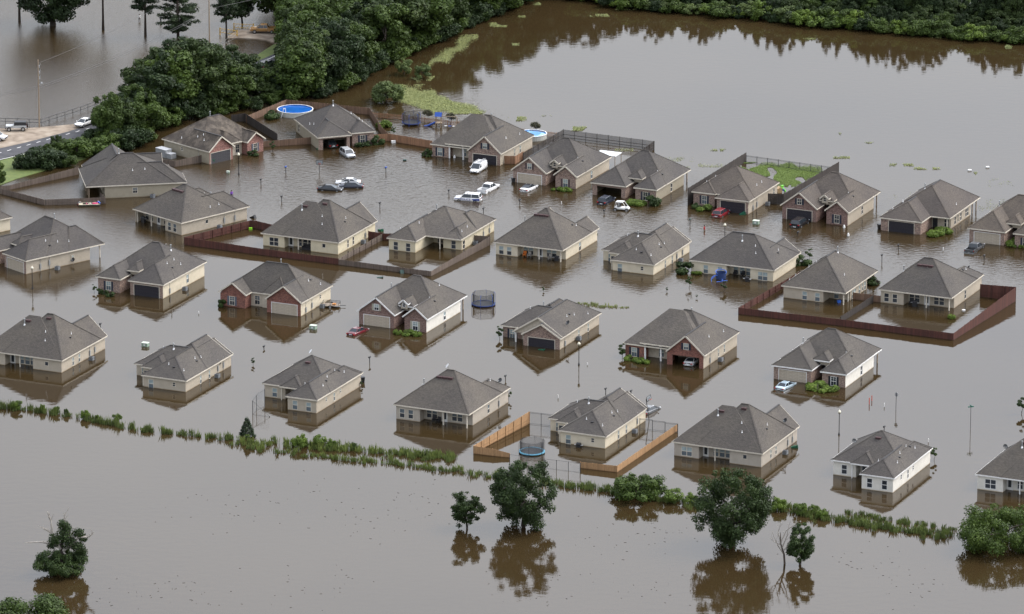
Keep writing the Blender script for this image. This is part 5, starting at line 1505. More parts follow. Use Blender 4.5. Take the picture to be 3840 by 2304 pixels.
def mat_patch(name, label, pts, n, size, mat, seed, cat='weed mat', lift=.12, z0=.01, holes=.0, wob=0.0):
    rg = random.Random(seed)
    P = [at(D(*p)) for p in pts]
    poly = [(p.x, p.y) for p in P]
    xs = [p[0] for p in poly]; ys = [p[1] for p in poly]
    vs_, fs, tint = [], [], []
    from mathutils import noise
    k = 0
    while k < n:
        x, y = rg.uniform(min(xs), max(xs)), rg.uniform(min(ys), max(ys))
        if wob:
            jx = x + noise.noise(Vector((x * .35, y * .12, seed))) * wob; jy = y + noise.noise(Vector((x * .35, y * .12, seed + 9))) * wob * 3
        else: jx, jy = x, y
        k += 1
        jx += rg.gauss(0, .35); jy += rg.gauss(0, 1.2)
        if not poly_in((jx, jy), poly): continue
        if holes and noise.noise(Vector((x * .5, y * .2, seed))) < holes - .5: continue
        s_ = size * rg.uniform(.6, 1.4); a = rg.uniform(0, 6.28)
        nx, ny = rg.gauss(0, .5), rg.gauss(0, .5)
        dx, dy = math.cos(a) * s_, math.sin(a) * s_
        z = z0 + rg.random() * lift
        q = len(vs_)
        for u, v in ((dx, dy), (-dy * .6, dx * .6), (-dx, -dy), (dy * .6, -dx * .6)):
            vs_.append((x + u, y + v, max(z0, z + (u * nx + v * ny))))
        fs.append((q, q + 1, q + 2, q + 3)); tint += [rg.random()] * 4
    me = bpy.data.meshes.new(name); me.from_pydata(vs_, [], fs)
    at_ = me.attributes.new('tint', 'FLOAT', 'POINT'); at_.data.foreach_set('value', tint)
    me.materials.append(LF[mat])
    return tag(link(name, me), label, cat, None, 'stuff')
mat_patch('floating_weed', 'large pale green floating weed mat beside the willows', [(965, 205), (1010, 208), (1035, 220), (1040, 232), (1080, 240), (1130, 256), (1175, 272), (1120, 276), (1060, 272), (1000, 262), (975, 250), (960, 235)], 80000, .085, 'weed', 21, wob=2.2)
mat_patch('floating_weed', 'narrow floating weed strip curving up towards the wood', [(1035, 155), (1060, 135), (1085, 120), (1110, 105), (1130, 88), (1155, 84), (1140, 96), (1120, 108), (1100, 124), (1082, 140), (1050, 152), (1040, 165)], 42000, .085, 'weed', 22, wob=1.6)
for i, (x, y, rx, ry) in enumerate(((1199, 61, 26, 6), (1452, 38, 36, 4), (1240, 108, 18, 3), (1300, 10, 14, 4), (1510, 20, 40, 5), (1260, 41, 12, 3), (1185, 31, 8, 3), (1000, 195, 20, 6), (1040, 190, 12, 6), (1250, 288, 24, 5), (1398, 312, 24, 6), (2022, 324, 14, 3), (1735, 363, 24, 3), (2030, 381, 30, 3), (2190, 399, 50, 3), (2240, 408, 40, 3), (2355, 419, 18, 3), (2433, 114, 16, 5), (2340, 92, 26, 3), (2260, 90, 16, 3), (1320, 283, 14, 4), (2100, 345, 16, 2), (1955, 95, 20, 2))):
    pl = [(x + rx * math.cos(t) * rnd.uniform(.75, 1.1), y + ry * math.sin(t) * rnd.uniform(.7, 1.1)) for t in [k * .628 for k in range(10)]]
    mat_patch('floating_weed', 'small floating weed patch adrift on the open lake', pl, int(rx * ry * 18), .085, 'weed', 40 + i, holes=.42, wob=1.0)['group'] = 'weed patches on the lake'
for i, (x, y, rx, ry) in enumerate(((1690, 397, 60, 8), (1640, 385, 36, 6), (1500, 362, 34, 5), (1850, 480, 36, 10), (2250, 480, 90, 18), (2400, 500, 40, 20), (2420, 440, 40, 12))):
    pl = [(x + rx * math.cos(t), y + ry * math.sin(t)) for t in [k * .628 for k in range(10)]]
    mat_patch('drowned_grass', 'drowned grass just breaking the water behind the far houses', pl, int(rx * ry * (5.0 if i < 4 else 1.0)), .06, 'weed', 70 + i, 'grass', .05, .004, holes=.5, wob=2)['group'] = 'drowned grass behind the far houses'
lawn = mat_patch('lawn', 'green lawn standing above the water inside the iron fence', [(1780, 400), (1800, 392), (1870, 400), (1990, 412), (1960, 425), (1925, 448), (1885, 452), (1870, 440), (1800, 415)], 230000, .055, 'lawn', 90, 'lawn', .07, .012, holes=.24, wob=1.5)
# ------------------------------------------------------------------ vehicles (forward = +x, ground at z = 0)
M_TYRE = plain('tyre', (.018, .018, .018), .85)
M_RIM = plain('rim', (.42, .43, .44), .3, .6, .7)
M_RED = plain('tail_red', (.38, .012, .012), .25)
M_HEAD = plain('headlight', (.62, .64, .66), .12, .7)
M_PLATE = plain('plate', (.65, .66, .66), .4)
M_CGLASS = glass('car_glass', (.020, .026, .032), .04)
_wheel = {}
def wheel(parent, x, y, r=.33, w_=.22):
    if r not in _wheel:
        t = MB().lathe([(r * .6, -w_ / 2), (r * .93, -w_ / 2), (r, -w_ * .35), (r, w_ * .35), (r * .93, w_ / 2), (r * .6, w_ / 2)], 20)
        q = MB().lathe([(.02, w_ * .42), (r * .58, w_ * .46), (r * .62, w_ * .3)], 20).lathe([(r * .62, -w_ * .3), (r * .58, -w_ * .46), (.02, -w_ * .42)], 20)
        for k in range(5):
            a = k * 1.2566
            q.beam((math.cos(a) * .05, math.sin(a) * .05, w_ * .45), (math.cos(a) * r * .6, math.sin(a) * r * .6, w_ * .47), .05, .03)
        _wheel[r] = (t.mesh('tyre', M_TYRE, True), q.mesh('rim', M_RIM))
    o = link('wheel', _wheel[r][0], parent, (x, y, r)); o.rotation_euler = (R_(90), 0, 0)
    link('rim', _wheel[r][1], o)

def loft(st, smooth=True):
    """st: (x, zlow, zhigh, halfwidth, crown)"""
    m = MB(); k = 12
    for x, zl, zh, w_, cr in st:
        zm = zl + (zh - zl) * .55
        half = [(w_ * .0, zl), (w_ * .82, zl), (w_ * .985, zl + (zh - zl) * .22), (w_, zm), (w_ * .965, zl + (zh - zl) * .86), (w_ * .86, zh), (0, zh + cr)]
        ring = half + [(-y, z) for y, z in half[-2:0:-1]]
        m.v += [(x, y, z) for y, z in ring]
    n = 12
    for i in range(len(st) - 1):
        for j in range(n):
            j2 = (j + 1) % n
            m.f.append((i * n + j, i * n + j2, (i + 1) * n + j2, (i + 1) * n + j)); m.m.append(0)
    m.f.append(tuple(range(n))); m.m.append(0)
    m.f.append(tuple((len(st) - 1) * n + j for j in range(n))[::-1]); m.m.append(0)
    return m

KIND = {
 'sedan': dict(L=4.75, W=.91, st=[(-2.36, .42, .88, .74, .0), (-2.28, .3, .96, .84, .01), (-1.7, .24, 1.0, .90, .02), (-.6, .22, .97, .91, .0), (.7, .22, .93, .91, .0), (1.3, .24, .90, .90, .03), (1.95, .27, .80, .86, .03), (2.28, .34, .70, .76, .02), (2.36, .42, .62, .68, 0)],
               cab=(-1.75, 1.25, -.95, .35, .95, 1.44, .80, .58), wb=(-1.35, 1.42), r=.33),
 'coupe': dict(L=4.7, W=.92, st=[(-2.33, .42, .90, .74, .0), (-2.25, .3, .98, .85, .01), (-1.6, .24, 1.02, .92, .02), (-.6, .22, .97, .92, .0), (.7, .22, .92, .92, .0), (1.3, .24, .89, .90, .03), (1.95, .27, .78, .86, .03), (2.25, .34, .68, .74, .02), (2.33, .42, .60, .64, 0)],
               cab=(-1.85, 1.15, -.8, .15, .96, 1.40, .80, .56), wb=(-1.35, 1.42), r=.34),
 'suv': dict(L=4.7, W=.93, st=[(-2.33, .46, 1.05, .82, .0), (-2.26, .34, 1.1, .90, .01), (-1.6, .28, 1.10, .93, .0), (-.6, .26, 1.08, .93, .0), (.7, .26, 1.05, .93, .0), (1.3, .28, 1.04, .92, .04), (1.95, .32, .96, .89, .03), (2.25, .36, .86, .82, .02), (2.33, .44, .76, .74, 0)],
             cab=(-2.2, 1.25, -1.85, .45, 1.06, 1.70, .86, .68), wb=(-1.38, 1.42), r=.37),
 'bigsuv': dict(L=5.1, W=.98, st=[(-2.52, .5, 1.15, .88, .0), (-2.45, .38, 1.2, .96, .01), (-1.6, .32, 1.2, .98, .0), (-.6, .3, 1.18, .98, .0), (.8, .3, 1.15, .98, .0), (1.35, .32, 1.15, .97, .04), (2.1, .36, 1.08, .94, .03), (2.42, .4, .98, .88, .02), (2.52, .48, .86, .80, 0)],
                cab=(-2.4, 1.3, -2.2, .6, 1.16, 1.84, .90, .74), wb=(-1.5, 1.55), r=.39),
 'van': dict(L=4.8, W=.92, st=[(-2.4, .46, 1.2, .86, 0), (-2.34, .34, 1.24, .91, 0), (-1.2, .3, 1.24, .92, 0), (.6, .3, 1.2, .92, 0), (1.35, .3, 1.12, .91, .05), (1.95, .34, .98, .88, .04), (2.3, .38, .84, .80, .02), (2.4, .46, .7, .72, 0)],
             cab=(-2.36, 1.75, -2.3, .75, 1.2, 1.92, .88, .76), wb=(-1.5, 1.5), r=.34),
 'truck': dict(L=5.7, W=.98, st=[(-2.85, .62, 1.12, .92, 0), (-2.8, .5, 1.18, .97, 0), (-1.5, .46, 1.2, .98, 0), (-.9, .44, 1.2, .98, 0), (.9, .44, 1.18, .98, 0), (1.5, .46, 1.2, .97, .04), (2.4, .5, 1.14, .95, .03), (2.75, .54, 1.04, .90, .02), (2.85, .6, .92, .82, 0)],
               cab=(-.95, 1.45, -.75, .65, 1.18, 1.84, .88, .72), wb=(-1.75, 1.85), r=.40),
}
def vehicle(kind, label, cat, px, head, col, sink=.35, z=0.0, name=None, rough=.22, metal=0.0, roofcol=None, pos=None, dz=0.0):
    K = KIND[kind]
    pm = paint('paint_' + col[0], col[1], rough, metal, .08 if col[0] in ('black', 'navy') else .5)
    P = Vector(pos) if pos is not None else at(px, z)
    r = thing(name or {'truck': 'pickup_truck', 'van': 'van', 'bigsuv': 'suv'}.get(kind, kind), label, cat, (P.x, P.y, z - sink), R_(head))
    xs = [s[0] for s in K['st']]
    if kind == 'truck':
        b = loft([s for s in K['st'] if s[0] >= -.95] )
        b.build('body', pm, r, smooth=False)
        bed = MB()
        x0, x1, w_ = -2.85, -.98, .97
        bed.box(x0, -w_, .5, x1, -w_ + .14, 1.2).box(x0, w_ - .14, .5, x1, w_, 1.2).box(x1 - .06, -w_ + .14, .5, x1, w_ - .14, 1.2)
        bed.build('truck_bed', pm, r)
        MB().box(x0 + .02, -w_ + .145, .62, x1 - .07, w_ - .145, .7).build('bed_floor', M_BLACK, r)
        MB().box(x0 - .03, -w_ + .145, .62, x0 + .05, w_ - .145, 1.19).build('tailgate', pm, r)
        MB().box(x0 - .16, -.9, .42, x0 - .035, .9, .6).build('bumper', M_LGREY if col[0] == 'white' else M_GREY, r)
    else:
        loft(K['st']).build('body', pm, r, smooth=True)
    xr0, xf0, xr1, xf1, zb, zt, w0, w1 = K['cab']
    rc = pm if roofcol is None else roofcol
    # roof and pillars
    m = MB()
    m.add([(xr1, -w1, zt - .05), (xf1, -w1, zt - .06), (xf1, w1, zt - .06), (xr1, w1, zt - .05), (xr1 + .08, -w1 * .9, zt), (xf1 - .1, -w1 * .9, zt), (xf1 - .1, w1 * .9, zt), (xr1 + .08, w1 * .9, zt)],
          [(4, 5, 6, 7), (0, 1, 5, 4), (1, 2, 6, 5), (2, 3, 7, 6), (3, 0, 4, 7), (3, 2, 1, 0)])
    for sg in (-1, 1):
        m.beam((xf0, sg * w0, zb - .05), (xf1, sg * w1, zt - .05), .07, .06)
        m.beam((xr0, sg * w0, zb - .05), (xr1, sg * w1, zt - .05), .09, .08)
        xm = (xr1 + xf1) / 2
        m.beam((xm, sg * (w0 + .01), zb - .05), (xm, sg * (w1 + .005), zt - .05), .07, .05)
    m.build('roof', rc, r)
    # glass
    def pane(nm, q): MB().add(q, [(0, 1, 2, 3)]).build(nm, M_CGLASS, r)
    i = .985
    pane('windshield', [(xf0, -w0 * i, zb), (xf0, w0 * i, zb), (xf1, w1 * i, zt - .06), (xf1, -w1 * i, zt - .06)])
    if kind != 'van': pane('rear_window', [(xr0, w0 * i, zb), (xr0, -w0 * i, zb), (xr1, -w1 * i, zt - .05), (xr1, w1 * i, zt - .05)])
    for sg in (-1, 1):
        q = [(xr0, sg * w0, zb), (xf0, sg * w0, zb), (xf1, sg * w1, zt - .05), (xr1, sg * w1, zt - .05)]
        if kind == 'van':
            MB().add([(xr0, sg * w0, zb), (.55, sg * w0, zb), (.45, sg * w1, zt - .05), (xr1, sg * w1, zt - .05)], [(0, 1, 2, 3)]).build('side_panel', pm, r)
            q = [(.58, sg * w0, zb), (xf0, sg * w0, zb), (xf1, sg * w1, zt - .05), (.48, sg * w1, zt - .05)]
        if sg < 0: q = q[::-1]
        pane('side_window', q)
    if kind == 'van':
        MB().add([(xr0, w0, zb), (xr0, -w0, zb), (xr1, -w1, zt - .05), (xr1, w1, zt - .05)], [(0, 1, 2, 3)]).build('rear_door', pm, r)
    for x in K['wb']:
        for sg in (-1, 1): wheel(r, x, sg * (K['W'] - .1), K['r'])
    xe, xf = xs[0], xs[-1]
    zt2 = K['st'][0][2]
    for sg in (-1, 1):
        MB().box(xe - .02, sg * (K['W'] - .34), zt2 - .2, xe + .12, sg * (K['W'] - .06), zt2 + .0).build('taillight', M_RED, r)
        zf = K['st'][-1][2]
        MB().box(xf - .2, sg * (K['W'] - .38), zf - .02, xf - .02, sg * (K['W'] - .12), zf + .13).build('headlight', M_HEAD, r)
        MB().box(xf0 - .25, sg * (K['W'] + .02), zb, xf0 - .1, sg * (K['W'] + .2), zb + .14).build('mirror', rc if roofcol is None else pm, r)
    MB().box(xe - .03, -.26, .62, xe + .0, .26, .76).build('license_plate', M_PLATE, r)
    MB().box(xf - .05, -.5, K['st'][-1][1] + .05, xf + .02, .5, K['st'][-1][2] - .03).build('grille', M_BLACK, r)
    return r
WHT, BLK, NVY, SLV, GRY, RED, MAR, BLU, GLD = ('white', (.72, .72, .71)), ('black', (.012, .012, .014)), ('navy', (.016, .020, .034)), ('silver', (.42, .43, .44)), ('grey', (.085, .088, .092)), ('red', (.17, .012, .018)), ('maroon', (.11, .010, .016)), ('pale_blue', (.40, .50, .56)), ('gold', (.36, .20, .07))
vehicle('sedan', 'black sedan seen from its right side, nearest of three cars in the turning circle', 'car', T(1, 1, 718, 352), -10, BLK, .42)
vehicle('sedan', 'dark navy sedan in the turning circle, right of the black sedan', 'car', T(1, 1, 915, 325), 176, NVY, .42)
vehicle('sedan', 'white sedan partly hidden behind the navy sedan', 'car', T(1, 1, 890, 288), 175, WHT, .42)
vehicle('suv', 'silver SUV in front of the open dark garage', 'car', T(1, 1, 885, 20), -68, SLV, .35, metal=.4)
van = vehicle('van', 'white work van with roof ladder before the column porch', 'van', T(1, 1, 2148, 165), -112, WHT, .3)
rk = MB()
for x in (-1.6, -.4, .4): rk.tube([(x, -.7, 2.02), (x, .7, 2.02)], .03, 6)
for y in (-.7, .7): rk.tube([(-1.9, y, 2.04), (.7, y, 2.04)], .03, 6)
for y in (.15, .5): rk.beam((-2.4, y, 2.1), (.6, y, 2.1), .06, .06)
for k in range(9): rk.beam((-2.3 + k * .33, .15, 2.1), (-2.3 + k * .33, .5, 2.1), .03, .03)
rk.build('roof_rack', M_LGREY, van)
vehicle('truck', 'white pickup truck with an empty dark bed behind the police SUV', 'pickup', T(1, 1, 2248, 350), 62, WHT, .55)
pol = vehicle('bigsuv', 'white police SUV with blue lettering on its side', 'police car', T(1, 1, 2050, 448), 166, WHT, .5, name='police_suv')
cu = bpy.data.curves.new('lettering', 'FONT'); cu.body = 'POLICE'; cu.size = .62; cu.extrude = .004; cu.align_x = 'CENTER'
to = bpy.data.objects.new('lettering_src', cu); COL.objects.link(to)
bpy.context.view_layer.update()
lm = bpy.data.meshes.new_from_object(to.evaluated_get(bpy.context.evaluated_depsgraph_get()))
bpy.data.objects.remove(to)
M_PB = plain('police_blue', (.02, .045, .22), .35)
lm.materials.clear(); lm.materials.append(M_PB)
for sg, rz in ((1, 180), (-1, 0)):
    lo = link('lettering', lm, pol, (.3, sg * 1.0, .62)); lo.rotation_euler = (R_(90), 0, R_(rz))
    MB().add([(-2.45, sg * .985, .7), (-1.2, sg * .992, .66), (-.9, sg * .992, .95), (-2.3, sg * .975, 1.08)], [(0, 1, 2, 3) if sg < 0 else (3, 2, 1, 0)]).build('blue_stripe', M_PB, pol)
    MB().add([(1.2, sg * .992, .95), (2.3, sg * .93, .78), (2.4, sg * .90, .88), (1.2, sg * .985, 1.02)], [(0, 1, 2, 3) if sg < 0 else (3, 2, 1, 0)]).build('blue_stripe', M_PB, pol)
MB().box(-.1, -.6, 1.85, .2, .6, 1.95).build('light_bar', M_LGREY, pol)
vehicle('coupe', 'white coupe with dark roof glass before the beige two-gable garage', 'car', T(2, 1, 165, 345), 62, WHT, .4, roofcol=M_CGLASS)
vehicle('suv', 'dark grey SUV backing onto the open garage beside the buggy', 'car', T(2, 1, 912, 470), 64, NVY, .45)
vehicle('suv', 'red SUV before the dark garage of the small brick house', 'car', T(2, 1, 2020, 595), 64, RED, .4)
vehicle('bigsuv', 'black SUV before the dark two-gable garage', 'car', T(3, 1, 308, 690), 64, BLK, .45)
vehicle('truck', 'dark grey pickup truck at the right edge', 'pickup', T(3, 1, 1998, 930), 64, GRY, .5, metal=.3)
vehicle('sedan', 'maroon sedan before the beige garage with sage shutters', 'car', T(1, 2, 985, 245), 58, MAR, .5)
vehicle('sedan', 'pale blue sedan before the beige garage of the white-sided house', 'car', T(3, 2, 172, 770), 58, BLU, .5, metal=.3)
vehicle('sedan', 'grey sedan half hidden behind the cream house roof, next to the hoop', 'car', T(2, 2, 1330, 1005), 58, GRY, .5, metal=.4)
gp = H29.W(3.3, 2.9); vehicle('sedan', 'silver white sedan parked inside the open garage of the red brick house', 'car', None, 65.7, WHT, .25, pos=gp)
gp = H2.W(8.6, 3.2); vehicle('sedan', 'dark sedan parked inside the open garage below the pool', 'car', None, 109, GRY, .25, pos=gp)
vehicle('sedan', 'white sedan with lit-looking nose on the dry road under the trees', 'car', T(0, 0, 815, 1215), -122, WHT, 0, .26)
vehicle('suv', 'white car cut off by the left edge on the gravel lot', 'car', T(0, 0, -45, 1352), -20, WHT, 0, .2)
vehicle('truck', 'gold pickup truck on the gravel track beyond the wood', 'pickup', T(1, 0, 75, 318), 178, GLD, 0, .25)
vehicle('bigsuv', 'black SUV driving on the road through the wood', 'car', T(1, 0, 112, 668), 57, BLK, 0, .26)
# jeep
K = dict(KIND['suv'])
jr = thing('jeep', 'silver off-road car with a black soft top on the gravel lot', 'car', at(T(0, 0, 158, 1262), .2), R_(184))
pj = paint('paint_jeep', (.42, .43, .43), .3)
MB().box(-2.0, -.78, .62, .55, .78, 1.15).box(.55, -.62, .66, 2.0, .62, 1.12).build('body', pj, jr)
MB().box(.9, -.92, .95, 1.95, -.63, 1.02).box(.9, .63, .95, 1.95, .92, 1.02).box(-1.85, -.92, .95, -.75, -.785, 1.02).box(-1.85, .785, .95, -.75, .92, 1.02).build('fender', pj, jr)
MB().add([(-2.0, -.76, 1.15), (.5, -.76, 1.15), (.5, .76, 1.15), (-2.0, .76, 1.15), (-1.9, -.7, 1.78), (.3, -.7, 1.82), (.3, .7, 1.82), (-1.9, .7, 1.78)], [(4, 5, 6, 7), (2, 3, 7, 6), (3, 0, 4, 7), (0, 1, 5, 4)]).build('soft_top', M_BLACK, jr)
MB().add([(.52, -.7, 1.16), (.52, .7, 1.16), (.32, .66, 1.8), (.32, -.66, 1.8)], [(0, 1, 2, 3)]).build('windshield', M_CGLASS, jr)
for sg in (-1, 1):
    MB().box(-.1, sg * .775, 1.2, .4, sg * .765, 1.68).box(-.9, sg * .775, 1.2, -.2, sg * .765, 1.68).build('side_window', M_CGLASS, jr)
    MB().box(-2.04, sg * .6, .9, -2.0, sg * .76, 1.1).build('taillight', M_RED, jr)
    MB().box(1.99, sg * .3, .86, 2.03, sg * .52, 1.06).build('headlight', M_HEAD, jr)
    for x in (-1.3, 1.42): wheel(jr, x, sg * .78, .41, .26)
MB().box(1.95, -.85, .5, 2.15, .85, .68).box(-2.2, -.85, .5, -2.02, .85, .68).build('bumper', M_BLACK, jr)
o = link('spare_wheel', _wheel[.41][0], jr, (-2.16, 0, 1.05)); o.rotation_euler = (0, R_(90), 0)
# buggy
br_ = thing('buggy', 'white and black off-road buggy with an open roll cage', 'buggy', at(T(2, 1, 1060, 545)) + Vector((0, 0, -.25)), R_(-18))
pw = paint('paint_buggy', (.72, .72, .70), .3)
cg = MB()
for sg in (-1, 1):
    cg.tube([(-1.2, sg * .6, .8), (-1.0, sg * .58, 1.8), (.3, sg * .55, 1.85), (1.0, sg * .6, .95)], .05, 8)
    cg.tube([(-.35, sg * .6, .8), (-.4, sg * .58, 1.82)], .04, 6)
for x, z_ in ((-1.0, 1.8), (.3, 1.85)): cg.tube([(x, -.58, z_), (x, .58, z_)], .05, 6)
cg.build('roll_cage', pw, br_)
MB().box(-1.0, -.52, 1.82, .3, .52, 1.86).build('roof', pw, br_)
loft([(-1.3, .45, .8, .5, 0), (-1.0, .4, .85, .62, 0), (.6, .4, .8, .62, 0), (1.1, .45, .95, .55, .05), (1.5, .5, .75, .4, .02)]).build('body', pw, br_)
MB().box(-.7, -.5, .75, -.2, -.06, 1.4).box(-.7, .06, .75, -.2, .5, 1.4).build('seat', M_BLACK, br_)
for x in (-1.05, 1.15):
    for sg in (-1, 1): wheel(br_, x, sg * .72, .37, .27)
# trailer
tr = thing('trailer', 'small flat trailer with mesh sides beside the red brick house', 'trailer', at(T(1, 1, 725, 1478)) + Vector((0, 0, -.15)), R_(-8))
MB().box(-1.5, -.85, .45, 1.5, .85, .52).build('deck', plain('trailer_deck', (.30, .25, .20), .8), tr)
rl = MB()
for zz in (.75, 1.0):
    for y in (-.85, .85): rl.beam((-1.5, y, zz), (1.5, y, zz), .05, .05)
    for x in (-1.5, 1.5): rl.beam((x, -.85, zz), (x, .85, zz), .05, .05)
for x in (-1.5, -.75, 0, .75, 1.5):
    for y in (-.85, .85): rl.beam((x, y, .5), (x, y, 1.0), .05, .05)
rl.build('side_rail', M_BLACK, tr)
MB().beam((1.5, 0, .42), (2.6, 0, .42), .08, .08).build('drawbar', M_BLACK, tr)
for y in (-.95, .95): wheel(tr, 0, y, .33)
MB().box(.3, -.5, .53, .9, .2, .75).build('tarp', plain('orange_tarp', (.6, .25, .06), .6), tr)
# ------------------------------------------------------------------ street furniture and garden things
M_BIN = plain('bin_green', (.012, .085, .045), .5)
M_BIN2 = plain('bin_dark_green', (.02, .05, .04), .5)
M_UTIL = plain('utility_green', (.24, .32, .25), .6)
M_UTILT = plain('utility_top', (.45, .50, .42), .6)
M_GLOBE = plain('lamp_globe', (.62, .58, .45), .3)
M_BLUEP = plain('blue_plastic', (.015, .06, .28), .4)
M_BLUEF = plain('blue_foam', (.015, .03, .11), .6)
M_TURQ = plain('turquoise_pad', (.09, .26, .36), .6)
def lamp(px, top, label):
    hh = hgt(px, top)
    P = at(px)
    r = thing('street_lamp', label, 'street lamp', P, 0, 'street lamps')
    MB().lathe([(.16, -1.5), (.16, .1), (.1, .3), (.065, .5), (.055, hh - .65), (.1, hh - .6), (.16, hh - .55), (.16, hh - .5)], 12).build('lamp_post', M_BLACK, r, smooth=True)
    MB().lathe([(.13, hh - .5), (.26, hh - .32), (.27, hh - .2), (.18, hh - .04), (.08, hh), (.05, hh + .12), (.005, hh + .16)], 14).build('lamp_globe', M_GLOBE, r, smooth=True)
lamp(T(0, 1, 2307, 205), T(0, 1, 2307, 0), 'street lamp before the rose brick house')
lamp(T(0, 1, 314, 1308), T(0, 1, 300, 1095), 'street lamp before the tan house with the lone corner post')
lamp(T(2, 2, 646, 560), T(2, 2, 650, 342), 'street lamp before the single-column brick house')
lamp(T(2, 1, 2055, 850), T(2, 1, 2060, 680), 'street lamp near the wading man in red')
lamp(T(3, 2, 686, 1235), T(3, 2, 683, 998), 'street lamp above the roof of the white house')

_mb = None
def mailbox(px, top, label, col=None, rz=-.42):
    hh = max(.55, hgt(px, top))
    m = col or M_BLACK
    r = thing('mailbox', label, 'mailbox', at(px), rz + rnd.uniform(-.1, .1), 'kerbside mailboxes')
    MB().box(-.05, -.05, -1.2, .05, .05, hh - .2).box(-.04, -.3, hh - .32, .04, .28, hh - .24).build('mailbox_post', M_BLACK if col is None else M_DARK, r)
    b = MB(); pr = [(-.11, 0), (-.11, .14), (-.08, .2), (0, .235), (.08, .2), (.11, .14), (.11, 0)]
    b.add([(x, -.3, hh - .23 + z_) for x, z_ in pr] + [(x, .26, hh - .23 + z_) for x, z_ in pr], [tuple(range(7)), tuple(range(13, 6, -1))] + [(i, i + 7, (i + 1) % 7 + 7, (i + 1) % 7) for i in range(7)])
    b.build('mailbox_body', m, r)
    return r
MBX = [((1, 1, 288, 185), (1, 1, 290, 122), 'blue mailbox left of the basketball hoop', M_BLUEP), ((1, 1, 48, 298), (1, 1, 48, 242), 'mailbox alone left of the turning circle', None), ((1, 1, 248, 468), (1, 1, 248, 406), 'mailbox on double post above the pale yellow roof', None),
       ((1, 1, 1255, 185), (1, 1, 1257, 128), 'blue mailbox in the water right of the three cars', M_BLUEP), ((1, 1, 1863, 395), (1, 1, 1865, 348), 'mailbox left of the police SUV', None), ((1, 1, 1197, 525), (1, 1, 1197, 468), 'mailbox behind the pale yellow roof peak', None), ((1, 1, 2197, 572), (1, 1, 2199, 522), 'mailbox below the police SUV', None),
       ((2, 1, 75, 490), (2, 1, 75, 438), 'mailbox in front of the white coupe', None), ((2, 1, 890, 580), (2, 1, 890, 540), 'mailbox below the dark grey SUV', None), ((2, 1, 1720, 690), (2, 1, 1720, 628), 'mailbox at the end of the long dark fence', M_BIN2), ((3, 1, 288, 800), (3, 1, 288, 752), 'mailbox in front of the black SUV', None),
       ((3, 1, 1260, 930), (3, 1, 1260, 875), 'mailbox before the dark garage with tall side windows', None), ((3, 1, 1100, 1050), (3, 1, 1103, 972), 'tall mailbox behind the deep corner porch roof', None), ((3, 1, 2088, 1030), (3, 1, 2088, 978), 'mailbox below the grey pickup', None), ((3, 1, 1940, 1140), (3, 1, 1940, 1083), 'mailbox peeking over the tan patio house roof', None),
       ((0, 2, 970, 215), (0, 2, 970, 153), 'mailbox behind the left edge house', None), ((1, 2, 77, 405), (1, 2, 77, 370), 'mailbox above the white dish house', None), ((1, 2, 1098, 545), (1, 2, 1100, 475), 'mailbox between the white dish house and the two-gable house', None), ((2, 2, 905, 845), (2, 2, 905, 778), 'mailbox left behind the cream fenced house', None),
       ((2, 2, 1150, 855), (2, 2, 1155, 800), 'mailbox above the cream fenced house gable', None), ((1, 2, 2410, 705), (1, 2, 2412, 655), 'mailbox right of the porch-chair house roof', None), ((3, 2, 1122, 1212), (3, 2, 1124, 1145), 'mailbox behind the white house ridge', None)]
for a, b_, lb, cl_ in MBX: mailbox(T(*a), T(*b_), lb, cl_)

def ubox(px, label, w_=1.1, d_=.8, h_=.55):
    r = thing('utility_box', label, 'utility box', at(px), R_(-22), 'green utility boxes')
    MB().box(-w_ / 2, -d_ / 2, -.8, w_ / 2, d_ / 2, h_).build('cabinet', M_UTIL, r)
    MB().box(-w_ / 2 - .04, -d_ / 2 - .04, h_, w_ / 2 + .04, d_ / 2 + .04, h_ + .12).build('lid', M_UTILT, r)
    MB().box(-.2, -d_ / 2 - .012, h_ * .3, .1, -d_ / 2 - .002, h_ * .75).build('warning_label', M_WHITE, r)
ubox(T(0, 2, 1405, 378), 'green utility box left of the small tan house'); ubox(T(1, 2, 553, 210), 'green utility box below the red brick gables'); ubox(T(2, 1, 2358, 680), 'green utility box right of the street lamp near the red SUV'); ubox(T(0, 1, 2203, 190), 'small grey utility box beside the lamp of the rose brick house', .5, .4, .3)

